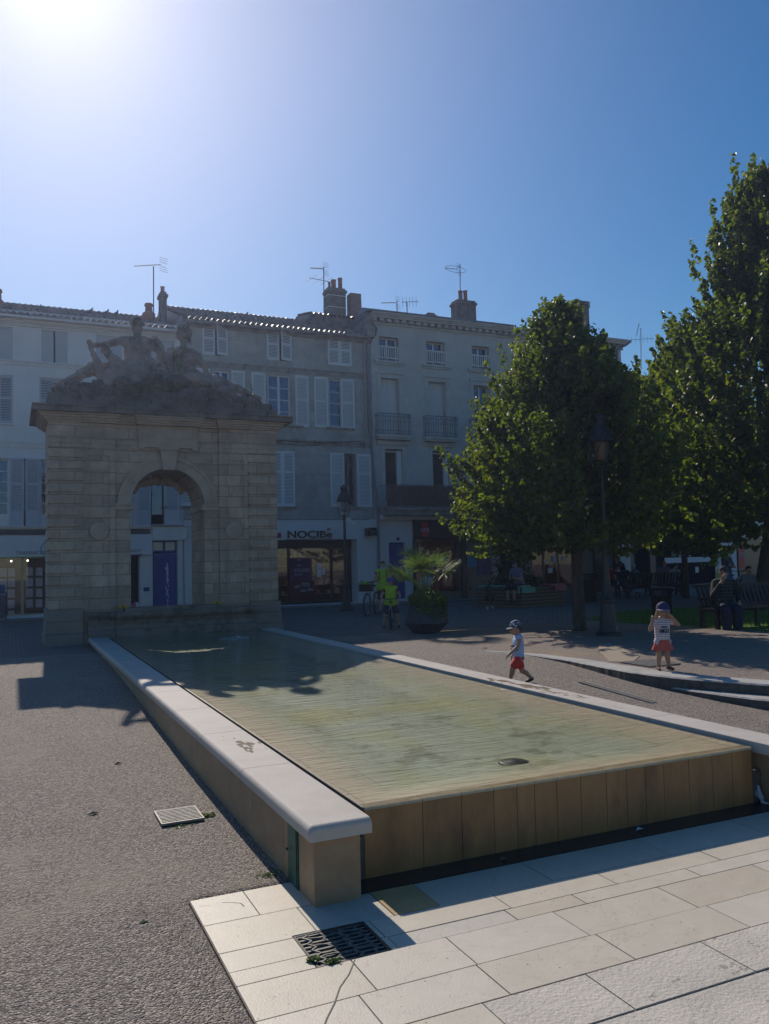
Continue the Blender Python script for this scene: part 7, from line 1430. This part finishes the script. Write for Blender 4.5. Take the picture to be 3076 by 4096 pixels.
# --- cyclists
m_tyre = flat('tyre', (.02, .02, .02), .8); m_rim = flat('rim', (.25, .26, .28), .4, .6)
def bicycle(label, x, y, z, rz, wr, L, colr, basket=False, group=None):
    t = thing('bicycle', label, 'bicycle', (x, y, z), group); mt = Matrix.Translation((x, y, z)) @ Matrix.Rotation(rz, 4, 'Z'); fm = flat('bike_paint', colr, .35)
    def T(mb): mb.v = [tuple(mt @ Vector(v)) for v in mb.v]; return mb
    for yy in (L/2, -L/2):
        mb = MB(); mb.tube([(0, yy+wr*math.cos(a), wr+wr*math.sin(a)) for a in [6.2832*q/28 for q in range(29)]], wr*.07, 6, False); w = T(mb).build('wheel', m_tyre, t); mb = MB(); mb.tube([(0, yy+wr*.91*math.cos(a), wr+wr*.91*math.sin(a)) for a in [6.2832*q/28 for q in range(29)]], wr*.03, 5, False)
        for q in range(14): a = 6.2832*q/14; mb.tube([(0, yy, wr), (0, yy+wr*.9*math.cos(a), wr+wr*.9*math.sin(a))], .0022, 3)
        T(mb).build('rim', m_rim, w)
    s = wr/.33; F = Vector((0, L/2, wr)); B = Vector((0, -L/2, wr)); hd = F+Vector((0, -.18*s, .50*s)); bb = Vector((0, -.05*s, wr*.85)); st = Vector((0, -.22*s, wr+.42*s)); mb = MB()
    for a, b in ((hd, bb), (hd+Vector((0, .02, -.08)), st), (st, bb), (bb, B), (st, B)): mb.tube([a, b], .018*s, 6)
    for sx in (-.05*s, .05*s): mb.tube([hd+Vector((sx*.6, .02, -.08)), F+Vector((sx, 0, 0))], .012*s, 6)
    T(mb).build('frame', fm, t); mb = MB(); mb.tube([hd, hd+Vector((0, -.03, .14*s))], .014*s, 6); h = hd+Vector((0, -.02, .16*s)); mb.tube([h+Vector((-.28*s, -.08, .03)), h+Vector((-.1*s, .02, .0)), h+Vector((.1*s, .02, 0)), h+Vector((.28*s, -.08, .03))], .014*s, 6); T(mb).build('handlebar', m_blk, t)
    mb = MB(); mb.ball(st+Vector((0, -.03, .12*s)), .1*s, 10, 6, (.7, 1.3, .3)); mb.tube([st, st+Vector((0, -.02, .1*s))], .013*s, 5); T(mb).build('saddle', m_blk, t)
    mb = MB(); mb.tube([bb+Vector((-.1*s, 0, 0)), bb+Vector((.1*s, 0, 0))], .02*s, 6)
    for sx, e in ((-.1*s, 1), (.1*s, -1)): mb.tube([bb+Vector((sx, 0, 0)), bb+Vector((sx, .12*s*e, -.08*s*e))], .01, 5); mb.obox(bb+Vector((sx*1.5, .12*s*e, -.08*s*e)), (.09*s, .06*s, .02))
    T(mb).build('pedals', m_blk, t)
    if basket:
        mb = MB(); c = F+Vector((0, .08, .52*s)); 
        for k in range(9): u = -.19+.38*k/8; mb.tube([c+Vector((u, -.14, -.12)), c+Vector((u*1.1, -.16, .13))], .006, 4); mb.tube([c+Vector((u, .14, -.12)), c+Vector((u*1.1, .16, .13))], .006, 4)
        for k in range(5): zz = -.12+.25*k/4; f = 1+.1*k/4; mb.tube([c+Vector((-.19*f, -.14*f, zz)), c+Vector((.19*f, -.14*f, zz)), c+Vector((.19*f, .14*f, zz)), c+Vector((-.19*f, .14*f, zz)), c+Vector((-.19*f, -.14*f, zz))], .006, 4, False)
        mb.box(c.x-.175, c.x+.175, c.y-.13, c.y+.13, c.z-.115, c.z+.09); T(mb).build('basket', m_blk, t)
        b_ = MB(); b_.smooth = True; b_.ball(mt @ (c+Vector((.02, 0, .1))), .12, 12, 7, (1.1, 1, .55)); tag(b_.build('cloth_bundle', m_hv), 'folded neon yellow cloth lying in the bicycle basket', 'cloth')
    return t
m_hv = M('neon_yellow_vest', (.42, .62, .03), .8, .08, 10); m_hv2 = m_hv
wx, wy = gp(1512, 2464); wrz = R(140)
bicycle('grown-up bicycle with a black front basket pushed by the woman in the neon vest', wx+.05, wy+.55, .25, wrz, .34, 1.05, (.3, .32, .36), True)
px_, py_ = gp(1552, 2455); J = joints(1.66, False, elL=(-.16, .02, .64), wrL=(-.10, .09, .50), elR=(.165, .07, .63), wrR=(.21, .22, .57))
WX, WY = wx+.62, wy+.95
wom, HPw, xfw = person('woman in neon yellow vest, mask under her chin, holding the basket bicycle', WX, WY, .25, R(158), 1.66, J, 'light', top=cl('grey_top', (.12, .12, .13)), sleeve=.15, vest=m_hv, bottom=cl('dark_shorts', (.03, .03, .04)), leg=.8, shoe=m_shoe, hair=m_hb, hairstyle='bun', vox=.012)
link_mesh('face_mask', blob([(HPw(-.3, .35, -.95), HPw(.3, .35, -.95), .045, .045)], .012, 1), cl('white_mask', (.5, .55, .6)), wom, xfw)
mb = MB()
for s_ in (-1, 1): mb.tube([xfw(Vector((s_*.115, -.07, 1.38))), xfw(Vector((s_*.12, .02, 1.385))), xfw(Vector((s_*.11, .128, 1.30))), xfw(Vector((s_*.13, .135, 1.05)))], .016, 6)
mb.build('backpack_strap', cl('strap_black', (.015, .015, .02)), wom)
kx_, ky_ = gp(1572, 2518); krz = R(153)
bicycle('small child\'s bicycle ridden by the child in the blue helmet', kx_+.12, ky_+.36, .25, krz, .24, .72, (.25, .27, .32))
J = joints(1.22, False, head=(0, .02, .91), pel=(0, -.03, .49), hipL=(-.055, -.03, .48), hipR=(.055, -.03, .48), knL=(-.12, .03, .27), knR=(.12, .03, .27), anL=(-.15, -.02, .045), anR=(.15, -.02, .045), elL=(-.19, .04, .64), wrL=(-.17, .17, .56), elR=(.19, .04, .64), wrR=(.17, .17, .56))
kid, HPk, xfk = person('child in a blue cycle helmet and neon yellow vest astride a small bicycle', kx_+.22, ky_+.56, .25, krz, 1.22, J, 'light', top=cl('red_tee', (.16, .03, .03)), sleeve=.3, vest=m_hv, bottom=cl('navy_shorts', (.03, .04, .08)), leg=.75, shoe=m_shoe, hair=m_hb, vox=.011)
m_helm = flat('blue_helmet', (.02, .05, .35), .3); me = blob([(HPk(0, -.15, .42), HPk(0, -.05, .45), .1, .1), (HPk(0, -.15, .3), HPk(0, .05, .3), .102, .102)], .01, 1); bm = bmesh.new(); bm.from_mesh(me); bmesh.ops.bisect_plane(bm, geom=bm.verts[:]+bm.edges[:]+bm.faces[:], plane_co=HPk(0, 0, .25), plane_no=(0, -.1, 1), clear_inner=True); bm.to_mesh(me); bm.free(); link_mesh('helmet', me, m_helm, kid, xfk)
# --- people around the terrace
def sit(H, fwd=.0, **kw): 
    d = dict(pel=(0, 0, .30), chest=(0, .03+fwd, .50), nb=(0, .05+fwd*1.5, .61), head=(0, .08+fwd*2, .725), shL=(-.108, .045+fwd*1.4, .585), shR=(.108, .045+fwd*1.4, .585), elL=(-.14, .09+fwd, .42), elR=(.14, .09+fwd, .42), wrL=(-.05, .20, .38), wrR=(.05, .20, .38), hipL=(-.052, .02, .285), hipR=(.052, .02, .285), knL=(-.07, .26, .275), knR=(.07, .26, .275), anL=(-.07, .25, .04), anR=(.07, .27, .04)); d.update(kw); return joints(H, False, **d)
# man seated on the bench planter with the dog
sx_, sy_ = C.x+.18, C.y+.35
p1, H1, x1f = person('man in a cap and mauve tee looking at his phone on the turquoise seat', sx_, sy_, .45, R(105), 1.75, sit(1.75, .03, head=(0, .13, .72), wrL=(-.03, .2, .45), wrR=(.04, .2, .45)), 'tan', top=cl('mauve_tee', (.20, .18, .27)), sleeve=.7, bottom=cl('dark_jeans', (.03, .03, .045)), leg=1.0, shoe=cl('trainers', (.05, .05, .05)), hair=m_hb, cap=cl('dark_cap', (.03, .03, .03)), mask=True, vox=.015, look=(0, -.35))
MB().obox(x1f(Vector((0, .42, .84))), (.07, .02, .13), R(105)).build('phone', m_blk, p1)
mb = MB(); mb.tube([x1f(Vector((-.14, .02, 1.05))), x1f(Vector((0, .21, .88))), x1f(Vector((.1, .17, .7)))], .012, 5); mb.build('bag_strap', m_blk, p1)
# dog
dx, dy = gp(1985, 2440); 
def dog(x, y, z, rz):
    mt = Matrix.Translation((x, y, z)) @ Matrix.Rotation(rz, 4, 'Z'); t = thing('dog', 'black, white and tan long-haired dog standing beside the timber bench planter', 'dog', (x, y, z)); xf = lambda c: mt @ c
    ch = [(V(0, -.24, .44), V(0, .18, .45), .13, .15), (V(0, .18, .42), V(0, .26, .46), .15, .12), (V(0, .26, .5), V(0, .42, .66), .10, .085), (V(0, .44, .68), V(0, .47, .68), .095, .09), (V(0, .5, .66), V(0, .60, .635), .055, .04), (V(-.07, .43, .72), V(-.095, .43, .62), .035, .03), (V(.07, .43, .72), V(.095, .43, .62), .035, .03), (V(0, -.34, .48), V(0, -.48, .36), .04, .06), (V(0, -.48, .36), V(0, -.52, .22), .06, .03)]
    for s in (-1, 1):
        ch += [(V(s*.085, .2, .4), V(s*.085, .2, .22), .065, .042), (V(s*.085, .2, .22), V(s*.085, .2, .04), .04, .032), (V(s*.085, .22, .03), V(s*.085, .26, .025), .036, .03), (V(s*.09, -.24, .4), V(s*.09, -.16, .27), .085, .055), (V(s*.09, -.16, .27), V(s*.09, -.30, .16), .05, .035), (V(s*.09, -.30, .16), V(s*.09, -.27, .04), .034, .03), (V(s*.09, -.25, .03), V(s*.09, -.21, .025), .035, .03)]
    me = blob(ch, .014, 1); disp(me, .012, 18)
    mats = [flat('dog_black', (.018, .016, .015), .8), flat('dog_white', (.45, .43, .42), .8), flat('dog_tan', (.16, .08, .035), .8)]
    idx = []
    for p in me.polygons:
        c = p.center; k = 0
        if c.z < .13: k = 1
        elif c.z < .3 and abs(c.x) > .05: k = 2
        if c.y > .2 and c.z < .5 and abs(c.x) < .07 and p.normal.y > .2: k = 1
        if c.y > .52 and abs(c.x) < .035: k = 1
        idx.append(k)
    link_mesh('body', me, mats, t, xf); 
    b = t.children[0]; b.data.polygons.foreach_set('material_index', idx); MB().ball(xf(V(0, .64, .645)), .016, 8, 5).build('nose', m_blk, t)
    return t
dg = dog(dx-.05, dy+.3, .25, R(-28))
mb = MB(); a = Vector((dx+.1, dy+.55, .85)); b = x1f(Vector((0, .4, .8))); mb.tube([a, a.lerp(b, .5)+Vector((0, 0, -.15)), b], .006, 5); tag(mb.build('dog_leash', m_blk), 'thin leash from the seated man to the dog', 'leash')
def at(px, py, dz=0): p = gp(px, py); return p
x_, y_ = at(2333, 2362); person('masked man in blue-grey tee and black shorts holding papers by the shop door', x_, y_, .25, R(80), 1.86, joints(1.86, False, elL=(-.14, .04, .63), wrL=(-.06, .14, .60), elR=(.14, .04, .63), wrR=(.05, .14, .61)), 'dark', top=cl('slate_tee', (.09, .10, .16)), sleeve=.6, bottom=cl('black_shorts', (.015, .015, .02)), leg=.9, shoe=m_shoe, hair=m_hb, mask=True, vox=.02)
x_, y_ = at(2447, 2374); person('child in a red tee and black shorts standing behind the near street lamp', x_, y_, .25, R(-60), 1.25, joints(1.25, False), 'light', top=cl('bright_red_tee', (.32, .03, .02)), sleeve=.5, bottom=cl('black_shorts2', (.02, .02, .02)), leg=.8, shoe=m_shoe, hair=m_hb, mask=True, vox=.018)
x_, y_ = at(2459, 2366); person('dark-clothed man standing right behind the near street lamp', x_, y_+.9, .25, R(-70), 1.80, joints(1.80, False), 'tan', top=cl('night_blue_shirt', (.03, .04, .08)), sleeve=1, bottom=cl('dark_trousers', (.03, .04, .07)), leg=1.9, shoe=m_shoe, hair=m_hb, vox=.02)
x_, y_ = at(2487, 2362); person('man all in white patterned shirt and trousers seen from behind near the stroller', x_, y_+.2, .25, R(-10), 1.72, joints(1.72, False, elL=(-.17, .0, .62)), 'tan', top=printmat('white_pattern_shirt', (.42, .46, .58), (.22, .25, .34), 30, .55), sleeve=.7, bottom=cl('white_trousers', (.36, .40, .50)), leg=1.9, shoe=m_shoe, hair=m_hb, vox=.018)
x_, y_ = at(2522, 2372); person('man in black leaning over the stroller', x_, y_+.4, .25, R(60), 1.72, joints(1.72, False, chest=(0, .05, .69), nb=(0, .1, .79), head=(0, .15, .88), shL=(-.1, .09, .77), shR=(.1, .09, .77), elL=(-.12, .15, .62), elR=(.12, .15, .62), wrL=(-.08, .25, .55), wrR=(.08, .25, .55)), 'tan', top=cl('black_shirt', (.015, .015, .018)), sleeve=.5, bottom=cl('black_trousers', (.02, .02, .025)), leg=1.9, shoe=m_shoe, hair=m_hb, vox=.02)
# stroller
x_, y_ = at(2512, 2392); t = thing('stroller', 'dark folding stroller between the man in white and the far bench', 'stroller', (x_, y_, .25)); mb = MB(); mb.obox((x_, y_, .72), (.46, .5, .08), 0, R(15)); mb.obox((x_, y_+.22, .98), (.44, .08, .55), 0, R(-15)); mb.build('seat', cl('stroller_cloth', (.02, .025, .045)), t, bevel=.02); mb = MB(); mb.smooth = True; mb.ball((x_, y_+.12, 1.2), .27, 12, 6, (.9, 1, .55)); mb.build('hood', cl('stroller_hood', (.02, .03, .06)), t)
mb = MB()
for s_ in (-.22, .22): mb.tube([(x_+s_, y_-.3, .38), (x_+s_, y_+.1, .75), (x_+s_, y_+.45, 1.25)], .014, 5); mb.tube([(x_+s_, y_+.3, .38), (x_+s_, y_, .72)], .014, 5)
mb.tube([(x_-.22, y_+.45, 1.25), (x_+.22, y_+.45, 1.25)], .018, 5); mb.build('frame', m_blk, t)
for sx in (-.22, .22):
    for sy in (-.3, .3): mb = MB(); mb.tube([(x_+sx, y_+sy+.11*math.cos(a), .36+.11*math.sin(a)) for a in [6.283*q/14 for q in range(15)]], .018, 5, False); mb.build('wheel', m_tyre, t)
# far bench sitters
fb = [o for o in S.objects if o.get('label', '').startswith('farther dark bench')][0]; fx, fy = fb.location.x, fb.location.y; fa = R(158)
def onb(u, v=0): return (fx+u*math.cos(fa)-v*math.sin(fa), fy+u*math.sin(fa)+v*math.cos(fa))
e1 = gp(2553, 2372); person('white-haired elderly person in a mauve top sitting on the far bench, seen from behind', e1[0], e1[1], .24, R(15), 1.62, sit(1.62, .02), 'light', top=cl('mauve_cardigan', (.09, .07, .13)), sleeve=1.8, bottom=cl('grey_trousers', (.06, .06, .08)), leg=1.9, shoe=m_shoe, hair=m_hg, vox=.018)
e2 = gp(2655, 2378); person('bald man in a blue-grey tee and denim shorts sitting side-on on the far bench', e2[0]-.1, e2[1], .24, R(-75), 1.78, sit(1.78, .04, knR=(.04, .27, .32), anR=(-.05, .42, .18), wrL=(-.02, .24, .34)), 'tan', top=cl('blue_grey_tee', (.16, .16, .22)), sleeve=.7, bottom=cl('denim_shorts', (.09, .13, .24)), leg=.9, shoe=cl('grey_shoes', (.2, .2, .2)), hair=m_hb, hairstyle='bald', vox=.016, topfat=2.2)
e3 = gp(2712, 2380); person('masked woman in a white tee reading on the far bench, right of the bald man', e3[0]-.15, e3[1]+.1, .24, R(-80), 1.66, sit(1.66, .02), 'tan', top=cl('white_tee', (.42, .45, .52)), sleeve=.6, bottom=cl('plum_trousers', (.07, .05, .10)), leg=1.8, shoe=cl('pale_shoes', (.4, .4, .42)), hair=m_hb, mask=True, vox=.016)
t = tag(MB().obox((e3[0]+.35, e3[1]-.05, .95), (.3, .04, .22), R(20), R(40)).build('open_book', flat('kraft_paper', (.20, .16, .07), .8)), 'tan open book held by the masked woman on the far bench', 'book')
x_, y_ = at(2912, 2385); person('masked man in dark jumper standing with crossed arms behind the near bench', x_, y_, .25, R(185), 1.80, joints(1.80, False, elL=(-.15, .05, .63), wrL=(.02, .12, .66), elR=(.15, .05, .63), wrR=(-.02, .13, .62)), 'tan', top=cl('dark_jumper', (.07, .07, .10)), sleeve=1.8, bottom=cl('pale_blue_jeans', (.12, .17, .28)), leg=1.9, shoe=m_shoe, hair=m_hb, mask=True, vox=.018)
t = tag(MB().obox((x_-.22, y_-.25, .98), (.34, .16, .3), R(10)).build('shoulder_bag', cl('blue_bag', (.04, .10, .30)), bevel=.03), 'blue bag hanging in front of the masked man with crossed arms', 'bag')
# man on the near bench
bt = [o for o in S.objects if o.get('label', '').startswith('near dark wooden bench')][0]; mx_, my_ = bt.location.x-.78, bt.location.y-.20
man, HPm, xfm = person('elderly man in cap, dark jacket and striped top, hand at chin, on the near bench', mx_, my_, .19, R(155), 1.76, sit(1.76, .0, elR=(.17, .14, .44), wrR=(.06, .17, .63), elL=(-.19, .02, .44), wrL=(-.12, .20, .36), head=(0, .075, .725)), 'tan', top=stripemat('green_striped_top', (.018, .024, .028), (.045, .08, .075), 14, 2, .4), sleeve=0, bottom=cl('blue_jeans', (.02, .026, .055)), leg=1.9, shoe=cl('dark_shoes', (.02, .02, .02)), hair=m_hg, cap=cl('tweed_cap', (.05, .045, .06)), vox=.012, look=(.1, -.1), topfat=2.2)
JJ = sit(1.76, .0, elR=(.17, .14, .44), wrR=(.06, .17, .63), elL=(-.19, .02, .44), wrL=(-.12, .20, .36)); k_ = 1.76; e_ = .035*1
c = [(JJ['shL'], JJ['elL'], .058*k_*.8+.03, .05*k_*.8+.02), (JJ['elL'], JJ['wrL']*.85+JJ['elL']*.15, .07, .05), (JJ['shR'], JJ['elR'], .085, .075), (JJ['elR'], JJ['wrR']*.7+JJ['elR']*.3, .07, .055), (JJ['chest']+V(-.08, -.05, .1), JJ['pel']+V(-.1, -.03, 0), .13, .14), (JJ['chest']+V(.08, -.05, .1), JJ['pel']+V(.1, -.03, 0), .13, .14), (JJ['shL'], JJ['shR'], .075, .075)]
link_mesh('jacket', blob(c, .014, 2), cl('black_jacket', (.018, .02, .025)), man, xfm)
# second sitter behind the near bench, bicycles behind
x_, y_ = gp(2992, 2440); person('person in a pale grey hooded top half hidden behind the near bench', x_, y_, .24, R(170), 1.6, sit(1.6, .0), 'tan', top=cl('pale_grey_hoodie', (.14, .14, .19)), sleeve=1.8, bottom=cl('dark_leggings', (.03, .03, .05)), leg=1.9, shoe=m_shoe, hair=m_hb, vox=.018)
x_, y_ = gp(2975, 2400); bicycle('parked bicycle with a pale frame standing behind the near bench', x_+.2, y_+.5, .25, R(-70), .33, 1.05, (.30, .33, .40), False)
# woman half hidden behind the palm
x_, y_ = gp(1693, 2405); person('person in a white top half hidden behind the palm', x_, y_-.3, .25-.38, R(160), 1.62, joints(1.62, False, wrL=(-.03, .15, .63), elL=(-.14, .03, .63)), 'tan', top=cl('white_blouse', (.42, .42, .46)), sleeve=.6, bottom=cl('dark_jeans2', (.03, .03, .05)), leg=1.9, shoe=m_shoe, hair=m_hb, hairstyle='long', vox=.018)
# turquoise bench seat far right
p = gp(3070, 2400); t = thing('bench_planter', 'turquoise-topped timber seat at the far right edge behind the near bench', 'planter', (p[0]+1.1, p[1], .25)); x_, y_ = p[0]+1.1, p[1]; MB().box(x_-1.0, x_+1.5, y_, y_+1.4, .25, .98).build('slatted_box', m_timb, t); MB().box(x_-1.1, x_+1.5, y_-.05, y_+.5, .985, 1.05).build('seat', m_tur, t)
